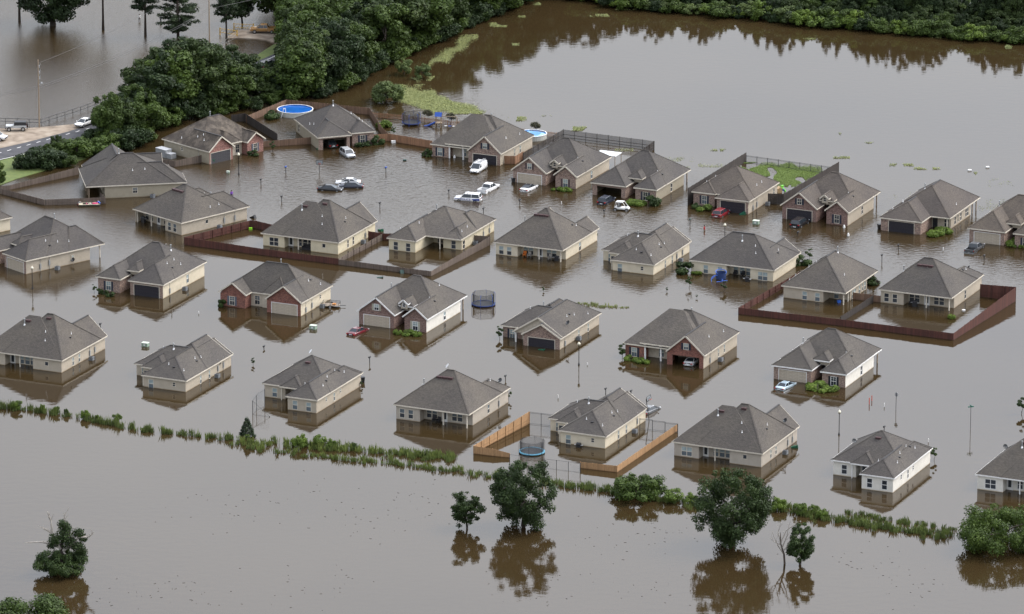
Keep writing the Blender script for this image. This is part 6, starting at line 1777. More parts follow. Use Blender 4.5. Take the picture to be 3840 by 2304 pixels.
def cond(P, label, rz=R_(-24), s=.9):
    r = thing('air_conditioner', label, 'air conditioner', P, rz, 'air conditioner units')
    b = MB().box(-.4 * s, -.4 * s, -.7, .4 * s, .4 * s, .62)
    for k in range(7): b.box(-.42 * s, -.42 * s, -.1 + k * .1, .42 * s, .42 * s, -.06 + k * .1)
    b.build('cabinet', plain('ac_grey', (.16, .17, .18), .6), r)
    MB().lathe([(.02, .64), (.36 * s, .64), (.38 * s, .625)], 14).build('fan_grille', M_DARK, r)
for t, lb in (((0, 1, 555, 1122), 'beside the satellite dish wall at the left'), ((0, 1, 1787, 1322), 'on the right wall of the brown brick garage house'), ((1, 1, 640, 1490), 'beside the small flat trailer'), ((0, 1, 1475, 425), 'on the wall of the long tan house'), ((0, 1, 2122, 722), 'above the dark red fence corner'), ((1, 1, 1037, 868), 'behind the dark red corner fence'),
              ((0, 2, 885, 512), 'on the right wall of the left edge house'), ((0, 2, 2100, 680), 'on the right wall of the small tan house'), ((2, 2, 645, 318), 'on the right wall of the single-column house'), ((2, 2, 1185, 1215), 'between the cream house and the new wooden fence'), ((2, 2, 2015, 522), 'on the right wall of the red brick open garage house'), ((2, 1, 1630, 1045), 'on the right wall of the second cream house'),
              ((3, 2, 167, 1420), 'beside the green bin of the twin-window house'), ((1, 1, 2120, 880), 'inside the grey plank fence corner'), ((2, 1, 2470, 500), 'right of the small brick house')):
    cond(at(T(*t)), 'grey air conditioner unit ' + lb)

def bin_(px, label, tip=0.0, mat=None, rz=0.0, z=0.0):
    r = thing('trash_bin', label, 'trash bin', at(px) + Vector((0, 0, z)), rz, 'wheeled bins')
    if tip: r.rotation_euler = (tip, 0, rz)
    m = mat or M_BIN
    MB().add([(-.22, -.25, -.5), (.22, -.25, -.5), (.22, .25, -.5), (-.22, .25, -.5), (-.3, -.36, .55), (.3, -.36, .55), (.3, .36, .55), (-.3, .36, .55)], [(3, 2, 1, 0), (0, 1, 5, 4), (1, 2, 6, 5), (2, 3, 7, 6), (3, 0, 4, 7), (4, 5, 6, 7)]).build('bin_body', m, r)
    MB().box(-.33, -.4, .55, .33, .38, .62).build('lid', m, r)
    MB().tube([(-.3, .42, .5), (.3, .42, .5)], .03, 6).build('handle', M_BLACK, r)
bin_(T(0, 1, 2052, 95), 'upright green wheeled bin at the rose brick garage', 0, None, .6, .2)
bin_(T(1, 0, 610, 1445), 'tipped green wheeled bin beside the open dark garage', 1.45, None, 1.0)
bin_(T(2, 1, 2225, 590), 'tipped green wheeled bin right of the red SUV', 1.2, None, 1.9)
bin_(T(1, 1, 1200, 748), 'green wheeled bin floating behind the dark red corner fence', 1.5, None, .7)
bin_(T(1, 1, 1402, 1152), 'dark green bin floating against the grey plank fence', 1.1, M_BIN2, .4)
bin_(T(1, 1, 1195, 1200), 'dark green bin floating flat left of the grey plank fence corner', 1.57, M_BIN2, 1.5, -.2)
bin_(T(2, 2, 280, 415), 'green bin floating before the single-column house garage', 1.57, None, 1.2, -.2)
bin_(T(3, 2, 255, 1360), 'green bin tipped at the corner of the twin-window house', 1.4, None, 1.5)
bin_(T(3, 1, 1077, 730), 'upright black bin left of the brick house with tall side windows', 0, M_BLACK, .5, .3)
bin_(T(0, 1, 2440, 622), 'black bin tipped behind the barbecue house', 1.2, M_BLACK, 1.0)
bin_(T(2, 1, 12, 275), 'upright black bin left of the beige two-gable garage', 0, M_BLACK, .3, .2)
bin_(T(1, 2, 1032, 725), 'black box bin behind the white dish house', 0, M_BLACK, .2, .3)

def tramp(px, dia, label, pad, net=1.9, zmat=.35, tilt=0.0, poles=6):
    r = thing('trampoline', label, 'trampoline', at(px), .3)
    if tilt: r.rotation_euler = (tilt, .1, .3)
    R0 = dia / 2
    MB().lathe([(.01, zmat), (R0 * .84, zmat)], 28).build('jumping_mat', M_BLACK, r)
    MB().lathe([(R0 * .84, zmat + .03), (R0, zmat + .03), (R0 * 1.01, zmat - .1), (R0 * .97, zmat - .1)], 28).build('edge_pad', pad, r)
    fr = MB(); nt = MB()
    for k in range(poles):
        a = 2 * math.pi * k / poles
        x, y = math.cos(a), math.sin(a)
        fr.tube([(x * R0 * 1.03, y * R0 * 1.03, zmat - .9), (x * R0 * 1.03, y * R0 * 1.03, zmat + net * .8), (x * R0 * .9, y * R0 * .9, zmat + net)], .035, 7)
    fr.build('net_pole', M_BLUEP if pad is not M_TURQ else M_BLACK, r)
    n = 40; rows = 14
    for j in range(rows + 1):
        zz = zmat + net * .97 * j / rows
        pts = []
        for i in range(n):
            a = 2 * math.pi * i / n
            sag = .12 * abs(math.sin(a * poles / 2)) * (1 if j == rows else .3)
            rr = R0 * .9 * (1 - .06 * math.sin(math.pi * j / rows))
            pts.append((math.cos(a) * rr, math.sin(a) * rr, zz - sag))
        for i in range(n): nt.beam(pts[i], pts[(i + 1) % n], .022, .022)
    for i in range(n * 2):
        a = math.pi * i / n; rr = R0 * .9
        nt.beam((math.cos(a) * rr, math.sin(a) * rr, zmat), (math.cos(a) * rr, math.sin(a) * rr, zmat + net * .95), .02, .02)
    no = nt.build('safety_net', M_BLACK, r); no['kind'] = 'stuff'
tramp(T(1, 0, 1500, 1205), 3.6, 'small trampoline with blue pad before the open picket fence', M_BLUEF, 1.9, .5)
tramp(T(1, 1, 2197, 1462), 4.2, 'trampoline with dark blue pad and green poles in open water', M_BLUEF, 2.0, .25)
tramp(T(2, 2, 192, 1405), 4.2, 'black trampoline with a turquoise pad inside the new wooden fence', M_TURQ, 1.9, .25)
# collapsed blue trampoline
ct = thing('trampoline', 'collapsed blue trampoline leaning on the patio of the cream house', 'trampoline', at(T(2, 1, 2005, 1225)), .2)
hoop = lambda c_, R0, ax, ay, z_, mt: MB().tube([(c_[0] + R0 * math.cos(t), c_[1] + R0 * math.sin(t) * ay, z_ + R0 * math.sin(t) * ax) for t in [k * 6.2832 / 24 for k in range(25)]], .06, 6, cap=False)
MB2 = plain('hoop_blue', (.03, .11, .45), .4)
hoop((.4, .6), .95, .25, .9, 1.35, None).build('net_hoop', MB2, ct); hoop((-.6, -.4), 1.0, .75, .5, .15, None).build('frame_hoop', MB2, ct)
MB().tube([(-.8, -1.0, 0), (.3, -.9, .1), (1.3, -.6, .05)], .06, 6).tube([(-1.4, 0, .3), (-.4, .4, 1.0)], .06, 6).build('frame_tube', MB2, ct)
b = MB(); b.lathe([(.9, .1), (.93, .8), (.95, 1.3)], 24, c=(.4, .6)); b.build('safety_net', plain('net_navy', (.02, .04, .12), .8), ct)
b = MB(); b.lathe([(.01, .12), (.9, .12)], 24, c=(.4, .6)); b.build('jumping_mat', M_BLACK, ct)

def pool(px, dia, label, water, zt=1.0, ladder=True):
    r = thing('pool', label, 'pool', at(px)); R0 = dia / 2
    MB().lathe([(R0, -.8), (R0, zt - .05)], 36).build('pool_wall', plain('pool_wall', (.42, .42, .38), .5), r)
    MB().lathe([(R0 + .08, zt - .06), (R0 + .08, zt), (R0 - .08, zt), (R0 - .08, zt - .06)], 36).build('rim', M_WHITE, r)
    MB().lathe([(R0 - .05, zt - .06), (R0 - .06, -.3), (.01, -.35)], 36).build('liner', water, r)
    wmn = 'pool_water_clear'
    if wmn not in MATS:
        m_, n_, l_, b_ = _nt(wmn); b_.inputs['Roughness'].default_value = .03; b_.inputs['IOR'].default_value = 1.33; b_.inputs['Base Color'].default_value = (.75, .9, 1, 1); b_.inputs['Transmission Weight'].default_value = 1.0
        MATS[wmn] = m_
    MB().lathe([(.01, zt - .22), (R0 - .07, zt - .22)], 36).build('pool_water', water, r)
    if ladder:
        a = MB()
        for s_ in (-.25, .25):
            a.tube([(-R0 * .62 - .55, -R0 * .75 - .5 + s_ * .4, -.2), (-R0 * .62 - .1, -R0 * .75 - .1 + s_, zt + .0), (-R0 * .62 - .05, -R0 * .75 + s_, zt + .65), (-R0 * .62 + .35, -R0 * .75 + .35 + s_, zt + .6), (-R0 * .62 + .4, -R0 * .75 + .4 + s_, zt - .2)], .045, 6)
        for k in range(4): a.beam((-R0 * .62 - .5 + k * .12, -R0 * .75 - .62 + k * .12, k * .26), (-R0 * .62 - .5 + k * .12, -R0 * .75 - .28 + k * .22, k * .26), .07, .05)
        a.build('ladder', M_WHITE, r)
    return r
pool(T(1, 0, 378, 1100), 7.0, 'round deep blue pool with a white ladder beside the wood', plain('pool_blue', (.012, .10, .36), .05, .6, 0, .15, .8), 1.0)
pool(T(2, 0, 195, 1335), 5.6, 'round pale blue pool half hidden by the column porch roof', plain('pool_pale', (.16, .34, .58), .05, .6, 0, .15, .8), 1.0, False)

# playset
ps = thing('playset', 'wooden playset with blue slide and striped roof behind the picket fence', 'playset', at(T(1, 0, 1765, 1225)), -.2)
f = MB()
for x in (-.5, .5):
    for y in (-.5, .5): f.box(x - .06, y - .06, -.5, x + .06, y + .06, 2.2)
f.box(-.6, -.6, .75, .6, .6, .85)
f.build('tower', M_WOODP, ps)
MB().add([(-.7, -.65, 2.15), (.7, -.65, 2.15), (.7, 0, 2.9), (-.7, 0, 2.9)], [(0, 1, 2, 3)]).build('roof_panel', M_BLUEP, ps); MB().add([(.7, .65, 2.15), (-.7, .65, 2.15), (-.7, 0, 2.9), (.7, 0, 2.9)], [(0, 1, 2, 3)]).build('roof_panel', M_WHITE, ps)
MB().tube([(-.5, 0, .9), (-1.2, 0, .55), (-2.2, 0, .05), (-2.9, 0, -.1)], .22, 8).build('slide', M_BLUEP, ps)
MB().beam((.5, 0, 2.1), (3.6, .2, 2.1), .12, .14).tube([(3.5, -.9, -.3), (3.6, .2, 2.1), (3.6, 1.2, -.3)], .07, 6).build('swing_beam', M_WOODP, ps)
for x, mt in ((1.4, M_WHITE), (2.2, M_BLUEP), (3.0, M_WHITE)):
    MB().tube([(x - .2, .1, 2.05), (x - .2, .1, .25)], .012, 5).tube([(x + .2, .1, 2.05), (x + .2, .1, .25)], .012, 5).box(x - .26, -.05, .15, x + .26, .25, .25).build('swing', mt, ps)

def hoop_stand(px, label, rz, tilt, hh, boxbase=True):
    r = thing('basketball_hoop', label, 'basketball hoop', at(px), rz); r.rotation_euler = (tilt[0], tilt[1], rz)
    MB().tube([(0, 0, -1), (0, 0, hh)], .06, 8).beam((0, 0, hh), (0, -.5, hh + .2), .06, .06).build('hoop_pole', M_BLACK, r)
    b = MB(); 
    for x0, z0, x1, z1 in ((-.65, 0, .65, .06), (-.65, .8, .65, .86), (-.65, 0, -.59, .86), (.59, 0, .65, .86), (-.25, .2, .25, .24), (-.25, .5, .25, .54), (-.25, .2, -.21, .54), (.21, .2, .25, .54)): b.box(x0, -.58, hh - .2 + z0, x1, -.53, hh - .2 + z1)
    b.build('backboard_frame', M_DARK, r)
    MB().box(-.58, -.555, hh - .13, .58, -.545, hh + .59).build('backboard', plain('backboard', (.25, .27, .28), .2), r)
    MB().tube([(.23 * math.cos(t), -.82 + .23 * math.sin(t), hh + .05) for t in [k * .5236 for k in range(13)]], .02, 5, cap=False).build('rim', plain('rim_orange', (.45, .05, .02), .5), r)
    return r
hoop_stand(T(1, 1, 612, 185), 'basketball hoop standing behind the three cars', 0.1, (0, 0), 1.9)
hoop_stand(T(2, 2, 1325, 1100), 'leaning black basketball hoop beside the grey sedan', 1.0, (-.06, -.16), 3.9)

# road signs
P = at(T(3, 2, 1237, 995)); r = thing('stop_sign', 'back of a grey octagonal stop sign on a leaning post', 'road sign', P, 2.6)
hh = hgt(T(3, 2, 1237, 995), T(3, 2, 1243, 828))
MB().tube([(.05, 0, -1), (0, 0, hh)], .045, 6).build('sign_post', M_DARK, r)
oc = [(.36 * math.cos(math.pi / 8 + k * math.pi / 4), .36 * math.sin(math.pi / 8 + k * math.pi / 4)) for k in range(8)]
MB().add([(x, -.06, hh - .3 + z_) for x, z_ in oc] + [(x, -.075, hh - .3 + z_) for x, z_ in oc], [tuple(range(8)), tuple(range(15, 7, -1))] + [(i, (i + 1) % 8, (i + 1) % 8 + 8, i + 8) for i in range(8)]).build('sign_plate', M_LGREY, r)
P = at(T(3, 2, 1955, 1190)); r = thing('street_sign', 'green street name sign with two crossed blades', 'road sign', P, .3)
hh = hgt(T(3, 2, 1955, 1190), T(3, 2, 1962, 952))
MB().tube([(0, 0, -1), (0, 0, hh)], .045, 6).build('sign_post', M_DARK, r)
gs = plain('sign_green', (.02, .16, .11), .4)
MB().box(-.5, -.012, hh - .28, .5, .012, hh - .1).build('sign_blade', gs, r); MB().box(-.012, -.5, hh - .09, .012, .5, hh + .09).build('sign_blade', gs, r)
for t, tp, mt, lb in (((3, 2, 978, 940), (3, 2, 978, 880), 'rim_orange', 'nearer orange marker post left of the stop sign'), ((3, 2, 1003, 905), (3, 2, 1003, 857), 'rim_orange', 'farther orange marker post left of the stop sign'), ((3, 2, 1124, 965), (3, 2, 1126, 930), None, 'white marker post left of the stop sign'), ((3, 2, 1549, 1305), (3, 2, 1550, 1273), None, 'white marker post right of the white house roof'),
                      ((2, 2, 728, 560), (2, 2, 728, 540), None, 'short white post right of the street lamp'), ((2, 2, 445, 880), (2, 2, 445, 850), None, 'short white post behind the cream fenced house'), ((0, 2, 1920, 65), (0, 2, 1920, 42), None, 'short white post between the brick houses'), ((2, 1, 478, 488), (2, 1, 478, 467), None, 'white pipe before the white coupe'), ((3, 1, 1692, 940), (3, 1, 1692, 910), None, 'pale post before the tall side windows')):
    hh = max(.35, hgt(T(*t), T(*tp)))
    r = thing('marker_post', lb, 'marker post', at(T(*t)), 0, 'marker posts')
    MB().tube([(0, 0, -.8), (0, 0, hh)], .07, 8).lathe([(.08, hh - .05), (.08, hh + .02), (.01, hh + .05)], 8).build('post', MATS['rim_orange'] if mt else M_WHITE, r)

# utility poles and wires
def pole(px, hh, label, lampy=True):
    P = at(px, .1); r = thing('utility_pole', label, 'utility pole', P, R_(30), 'utility poles')
    MB().tube([(0, 0, -1), (.05, 0, hh)], [.17, .10], 8).build('pole', M_WOODP, r)
    b = MB()
    for k in range(3):
        zz = hh - 1.1 - k * 1.15
        b.beam((-.1, 0, zz), (.55, 0, zz), .05, .05); b.tube([(.5, 0, zz), (.5, 0, zz + .28)], .06, 6)
        MB().tube([(.28, 0, zz - .5), (.28, 0, zz - .05)], .13, 10).build('transformer', M_LGREY, r)
    b.build('cross_arm', M_GREY, r)
    if lampy: MB().tube([(0, 0, hh * .62), (.5, -.3, hh * .66)], .03, 6).box(.4, -.42, hh * .645, .75, -.22, hh * .67).build('lamp_arm', M_LGREY, r)
    return P, hh
A = pole(T(0, 0, 380, 1235), 13.6, 'utility pole with transformers beside the flooded car park')
B = pole(T(0, 0, 2025, 520), 17.0, 'utility pole above the wood by the yellow gates', False)
far0 = at(D(-420, 470), 0)
wires = [((A[0].x - 90, A[0].y - 60, 9.2), (A[0].x, A[0].y, 8.4), (B[0].x, B[0].y, 9.5)), ((A[0].x - 90, A[0].y - 60, 8.9), (A[0].x, A[0].y, 8.0), (B[0].x, B[0].y, 9.1)), ((A[0].x, A[0].y, 13.0), (B[0].x, B[0].y, 16.2), None), ((B[0].x, B[0].y, 15.5), (B[0].x + 110, B[0].y + 120, 16), None), ((B[0].x, B[0].y, 9.5), (B[0].x + 110, B[0].y + 120, 10), None)]
for i, wr in enumerate(wires):
    pts = [Vector(p) for p in wr if p]
    m = MB()
    for a, b_ in zip(pts, pts[1:]):
        cur = []
        for k in range(17):
            t = k / 16; p = a.lerp(b_, t); p.z -= 1.1 * 4 * t * (1 - t); cur.append(p)
        m.tube(cur, .028, 4)
    tag(m.build('power_wire', M_DARK), ['upper of the two low wires crossing the pond', 'lower of the two low wires crossing the pond', 'high wire between the two utility poles', 'high wire leaving the right utility pole', 'low wire leaving the right utility pole'][i], 'wire')

# patio furniture
def chair(P, label, mat, rz):
    r = thing('patio_chair', label, 'chair', P, rz, 'porch chairs')
    MB().box(-.3, -.3, .3, .3, .3, .38).build('seat', mat, r); MB().box(-.3, .26, .38, .3, .33, .95).build('backrest', mat, r)
    for x in (-.28, .28):
        MB().box(x - .03, -.3, .38, x + .03, .3, .58).build('armrest', mat, r)
        for y in (-.27, .27): MB().box(x - .025, y - .025, -.6, x + .025, y + .025, .3).build('leg', mat, r)
OR = plain('orange_plastic', (.55, .16, .03), .5)
GR = plain('grey_wood', (.30, .28, .25), .8)
def pc(h, u, v, lb, mat, rz=0): chair(h.W(u, v, .02), lb, mat, h.ang + rz)
pc(H27, 6.9, 1.3, 'left black chair on the greige house porch', M_BLACK, .3); pc(H27, 6.1, 1.3, 'right black chair on the greige house porch', M_BLACK, -.2)
pc(H19, 8.0, 1.2, 'orange chair on the cream house porch', OR, .2); pc(H19, 7.1, 1.2, 'grey chair next to the orange chair', GR, .1); pc(H19, 3.0, 1.2, 'grey chair right of the porch door', GR, .1)
pc(H23, 8.0, 1.3, 'dark chair on the patio full of pots', M_BLACK, .1); pc(H21, 8.0, 1.4, 'left dark chair behind the collapsed trampoline', M_BLACK, .1); pc(H21, 6.5, 1.4, 'right dark chair behind the collapsed trampoline', M_BLACK, -.1); pc(H11, 5.6, .9, 'black chair beside the glass door of the barbecue house', M_BLACK, .1)
# sofa under pale yellow house porch
so = thing('sofa', 'black sofa under the porch of the pale yellow house', 'sofa', H17.W(7.0, 1.3), H17.ang)
MB().box(-.8, -.4, -.1, .8, .35, .4).build('seat', M_BLACK, so); MB().box(-.8, .3, .4, .8, .5, .85).build('backrest', M_BLACK, so)
for x in (-.9, .8): MB().box(x, -.4, -.1, x + .12, .4, .6).build('armrest', M_BLACK, so)
def grill(P, label, rz, big=True):
    r = thing('barbecue', label, 'barbecue', P, rz, 'barbecues')
    MB().tube([(-.35, 0, 1.0), (.35, 0, 1.0)], .27, 10).build('lid', M_BLACK if not big else M_DARK, r)
    MB().box(-.4, -.25, -.4, .4, .25, .85).build('cart', M_BLACK, r); MB().box(-.75, -.22, .86, -.42, .22, .9).box(.42, -.22, .86, .75, .22, .9).build('side_shelf', M_LGREY, r)
grill(H11.W(12.0, 1.2, -.1), 'barbecue with steel shelves on the left porch of the tan house', H11.ang); grill(H21.W(4.6, -1.2, -.4), 'black barbecue standing in water before the cream patio', H21.ang, False); grill(H23.W(7.0, .6, -.2), 'covered black barbecue on the patio full of pots', H23.ang, False); grill(H19.W(1.6, 1.0, -.3), 'small round black barbecue at the right end of the cream porch', H19.ang, False); grill(H31.W(4.6, -.5, -.5), 'black barbecue against the cream fenced house wall', H31.ang, False)
# metal container beside the rose brick house
P = at(Z(560, 400, 175, 545)); r = thing('metal_container', 'long grey metal container beside the rose brick house', 'container', P, R_(-46))
MB().box(-1.9, -.8, -.6, 1.0, .8, 1.45).build('container_body', M_GREY, r); MB().box(-1.95, -.85, 1.45, 1.05, .85, 1.52).build('lid', M_LGREY, r); MB().box(1.02, -.7, -.5, 2.4, .7, .9).build('lower_box', M_GREY, r); MB().box(1.0, -.74, .9, 2.44, .74, .96).build('lid', M_LGREY, r)
# patio cover behind the two-gable brick house
P = at(D(1468, 397)); r = thing('patio_cover', 'white metal patio cover behind the beige two-gable house', 'patio cover', P, R_(-24.3))
m = MB()
for k in range(12): m.box(-2.2 + k * .37, -1.6, 2.1, -2.2 + k * .37 + .3, 1.6, 2.18).box(-2.2 + k * .37 + .3, -1.6, 2.08, -2.2 + (k + 1) * .37, 1.6, 2.13)
m.build('roof_sheet', plain('sheet_metal', (.52, .53, .52), .5), r)
for x in (-2.1, 2.1):
    for y in (-1.5, 1.5): MB().box(x - .05, y - .05, -1, x + .05, y + .05, 2.08).build('post', M_WOODP, r)
# toys in the lawn garden
P = at(T(3, 1, 115, 378)); r = thing('toy_playhouse', 'bright green and tan toy playhouse at the lawn edge', 'toy', P, .3)
MB().box(-.5, -.4, 0, .3, .4, .8).add([(-.6, -.5, .8), (.4, -.5, .8), (-.1, -.5, 1.2), (-.6, .5, .8), (.4, .5, .8), (-.1, .5, 1.2)], [(0, 1, 2), (5, 4, 3), (0, 2, 5, 3), (1, 4, 5, 2)]).build('house_body', plain('toy_tan', (.55, .38, .2), .5), r)
MB().tube([(.3, 0, .9), (.7, 0, .6), (1.1, 0, .1)], .2, 8).build('slide', plain('toy_green', (.15, .5, .05), .4), r); MB().lathe([(.01, .9), (.3, 1.0), (.3, 1.3), (.01, 1.4)], 10, c=(.5, .2)).build('dome', MATS['toy_green'], r)
MB().box(.4, -.5, .4, .7, -.2, .7).build('block', M_BLUEP, r)
# floating odds and ends
def float_(name, label, px, mat, dims, rz=.3):
    o = MB().box(-dims[0] / 2, -dims[1] / 2, -.1, dims[0] / 2, dims[1] / 2, dims[2] * .8).box(-dims[0] / 2 - .02, -dims[1] / 2 - .02, dims[2] * .8, dims[0] / 2 + .02, dims[1] / 2 + .02, dims[2]).build(name, mat, None, at(px), rz)
    return tag(o, label, name.replace('_', ' '))
float_('cooler', 'white cooler floating before the cedar fence', T(1, 0, 1327, 1382), M_WHITE, (.8, .45, .45))
float_('crate', 'bright green crate floating inside the dark red fence', T(0, 1, 2420, 735), plain('lime_plastic', (.25, .6, .03), .5), (.6, .4, .35))
float_('tub', 'white tub floating against the dark red fence corner', T(3, 2, 1890, 38), M_WHITE, (.5, .4, .25)); float_('blue_tub', 'bright blue tub under the deep corner porch', T(3, 1, 685, 1440), plain('tub_blue', (.03, .12, .5), .5), (.55, .5, .4))
float_('planter', 'dark floating planter below the column porch house', T(1, 1, 1436, 70), M_BIN2, (.6, .4, .25)); float_('debris_bag', 'nearer white bag floating at the right of the lake', T(3, 1, 1948, 168), M_WHITE, (.7, .4, .25)); float_('debris_bag', 'farther white bag floating at the right of the lake', T(3, 1, 2120, 138), M_WHITE, (.6, .4, .25))
for px, lb in ((T(0, 1, 735, 195), 'blue toy ball against the plank fence of the long tan house'),):
    tag(MB().lathe([(.01, 0), (.3, .12), (.42, .42), (.3, .72), (.01, .84)], 14).build('toy_ball', plain('ball_blue', (.03, .2, .5), .4), None, at(px), smooth=True), lb, 'ball')
gn = [((3, 1, 735, 722), 'white garden ornament before the dark gable house'), ((3, 1, 775, 800), 'white floating bucket below the dark gable house'), ((1, 1, 1918, 45), 'white garden statue on the column porch bed')]
for t, lb in gn: tag(MB().lathe([(.16, -.3), (.2, .05), (.26, .25), (.12, .4), (.16, .55), (.01, .65)], 10).build('garden_ornament', M_WHITE, None, at(T(*t)), smooth=True), lb, 'ornament', 'garden ornaments')

# drifting twigs on the foreground water
dr = random.Random(3); m = MB()
for i in range(300):
    cx_, cy_ = dr.choice([(760, 1180), (560, 1230), (900, 1250), (1500, 1300), (1620, 1280), (760, 1420), (480, 1430), (1050, 1200), (2100, 1350), (2200, 1420), (300, 1440), (1300, 1420), (1560, 1420)])
    P = at(D(cx_ + dr.gauss(0, 70), cy_ + dr.gauss(0, 26)))
    a = dr.uniform(0, 6.28); ln = dr.uniform(.1, .45)
    m.beam(P + Vector((0, 0, .01)), P + Vector((math.cos(a) * ln, math.sin(a) * ln, .03)), dr.uniform(.02, .06), .03)
tag(m.build('drifting_twigs', M_BARKD), 'scattered dark twigs drifting on the open foreground water', 'twigs', None, 'stuff')

# young trees and garden shrubs
for i in range(2): treeproto('sap%d' % i, 'fg', 500 + i, .55, 1.7, .5, 8, 520, .16, r=.035)
for i in range(2): treeproto('gsh%d' % i, 'lime', 520 + i, .9, 1.1, -.25, 9, 1500, .16, r=.05)
for i in range(2): treeproto('gshd%d' % i, 'fg', 530 + i, .7, 1.0, -.25, 8, 1000, .15, r=.05)
treeproto('myr0', 'myrtle', 540, 1.6, 2.2, .8, 14, 1700, .2, r=.07, core=.2)
for t, hh, lb in (((2, 1, 305, 1335), 1.0, 'tiny drowned sapling below the orange chair porch'), ((2, 1, 1712, 1300), 2.4, 'thin young tree left of the collapsed trampoline'), ((2, 1, 1497, 1335), .9, 'tiny sapling top below the second cream house'), ((2, 1, 2050, 1340), 2.2, 'young tree below the collapsed trampoline'), ((2, 1, 1785, 1400), .8, 'tiny sapling top right of the thin young tree'), ((3, 1, 400, 1040), 2.6, 'taller young tree right of the cream patio house'), ((0, 1, 910, 1345), 1.6, 'young tree left of the brown brick house'), ((1, 2, 2355, 310), 2.6, 'young tree left of the single-column house'), ((2, 2, 1065, 495), 2.8, 'reddish young tree left of the red brick columns'), ((1, 2, 2440, 900), 1.9, 'young tree right of the porch-chair house'), ((1, 2, 1020, 770), 1.3, 'young tree behind the white dish house corner'), ((3, 3, 1605, -5), 2.4, 'young tree right of the white house'), ((3, 2, 2450, 1030), 3.2, 'young tree at the right edge above the street sign'), ((0, 2, 2445, 560), 1.4, 'drowned young tree right of the small tan house'), ((2, 1, 812, 830), 1.8, 'young tree at the corner of the orange chair house'), ((3, 1, 757, 690), 2.4, 'young tree before the dark gable brick wall'), ((1, 0, 1330, 1310), 2.0, 'sparse young tree before the cedar fence'), ((1, 0, 160, 1460), 2.2, 'dark young tree right of the rose brick gable')):
    tree(rnd.choice(['sap0', 'sap1']), at(T(*t)), hh, 1.15, lb, 'young_tree', 'young tree', 'drowned young trees')
for t, hh, wd, k, lb in (((3, 2, 505, 805), 1.4, 1.5, 'gsh0', 'largest green shrub before the white-sided brick house'), ((3, 2, 600, 805), 1.1, 1.2, 'gsh1', 'green shrub right of the largest one at the white-sided house'), ((3, 2, 420, 775), .9, 1.0, 'gsh0', 'low shrub left of the largest one at the white-sided house'),
                         ((1, 2, 1365, 260), .9, .9, 'gsh1', 'left shrub before the sage shutters'), ((1, 2, 1460, 270), 1.0, 1.2, 'gsh0', 'middle shrub before the sage shutters'), ((1, 2, 1545, 275), .9, 1.1, 'gsh1', 'right shrub before the sage shutters'), ((2, 2, 1150, 515), .9, 1.2, 'gsh0', 'left shrub before the red brick columns'), ((2, 2, 1230, 530), .9, 1.2, 'gsh1', 'middle shrub before the red brick columns'), ((2, 2, 1300, 540), .8, 1.1, 'gsh0', 'right shrub before the red brick columns'),
                         ((3, 1, 1610, 795), 1.2, 1.2, 'gsh1', 'front shrub before the glazed door porch'), ((3, 1, 1640, 765), 1.2, 1.1, 'gsh0', 'middle shrub before the glazed door porch'), ((3, 1, 1715, 765), 1.1, 1.2, 'gsh1', 'right shrub before the glazed door porch'), ((3, 1, 2420, 895), 1.4, 1.4, 'gsh0', 'shrub at the right edge behind the grey pickup'), ((2, 1, 1850, 550), 1.3, 1.2, 'gsh0', 'light shrub before the small brick house'), ((2, 1, 1775, 525), 1.2, 1.0, 'gshd1', 'dark shrub before the small brick house'),
                         ((2, 1, 1175, 490), 1.1, 1.3, 'gsh1', 'left shrub beside the buggy'), ((2, 1, 1245, 495), 1.1, 1.3, 'gsh0', 'right shrub beside the buggy'), ((2, 1, 1365, 500), 1.9, 1.1, 'gshd0', 'dark round shrub at the open garage house corner'), ((0, 1, 965, 1350), .9, 1.0, 'gshd0', 'left dark shrub before the brown brick window'), ((0, 1, 1015, 1365), .9, .9, 'gshd1', 'middle dark shrub before the brown brick window'), ((0, 1, 1080, 1380), .9, 1.2, 'gshd0', 'right dark shrub before the brown brick window'),
                         ((1, 1, 1650, 30), 1.6, .9, 'gshd1', 'round dark shrub left of the column porch'), ((0, 1, 2140, 1475), 1.3, .9, 'gshd0', 'dark shrub at the left corner of the red gables'), ((1, 0, 1010, 1420), 1.0, 1.3, 'gshd0', 'left shrub before the open dark garage house window'), ((1, 0, 1100, 1405), 1.0, 1.2, 'gshd1', 'right shrub before the open dark garage house window'), ((1, 0, 1165, 1395), 1.8, .9, 'gshd0', 'taller dark shrub by the cedar fence'), ((3, 1, 300, 1075), 1.8, 1.3, 'gshd0', 'dark shrub right of the cream patio house'), ((3, 1, 1040, 1255), 1.5, 1.5, 'gshd1', 'dark shrub behind the deep corner porch'),
                         ((2, 1, 1660, 1140), 1.9, 1.4, 'gshd0', 'dark drooping shrub behind the second cream house'), ((2, 1, 1775, 1165), .8, 1.2, 'gsh0', 'low shrub at the cream patio wall'), ((1, 0, 130, 1140), 1.9, 1.2, 'gshd1', 'dark shrub left of the blue pool'), ((1, 0, 1240, 1230), 1.6, .9, 'gsh1', 'bright shrub beside the white pole in the fenced water'), ((2, 1, 430, 355), .8, 1.4, 'gsh0', 'left low shrub before the brown shutters'), ((2, 1, 520, 362), .8, 1.4, 'gsh1', 'right low shrub before the brown shutters'), ((0, 0, 2440, 1500), 1.0, 1.6, 'gshd0', 'dark hedge before the rose brick window'), ((3, 2, 1770, 110), .9, .8, 'gsh1', 'yellow green plant inside the dark red fence')):
    tree(k, at(T(*t)), hh, wd, lb, 'garden_shrub', 'shrub', 'garden shrubs')
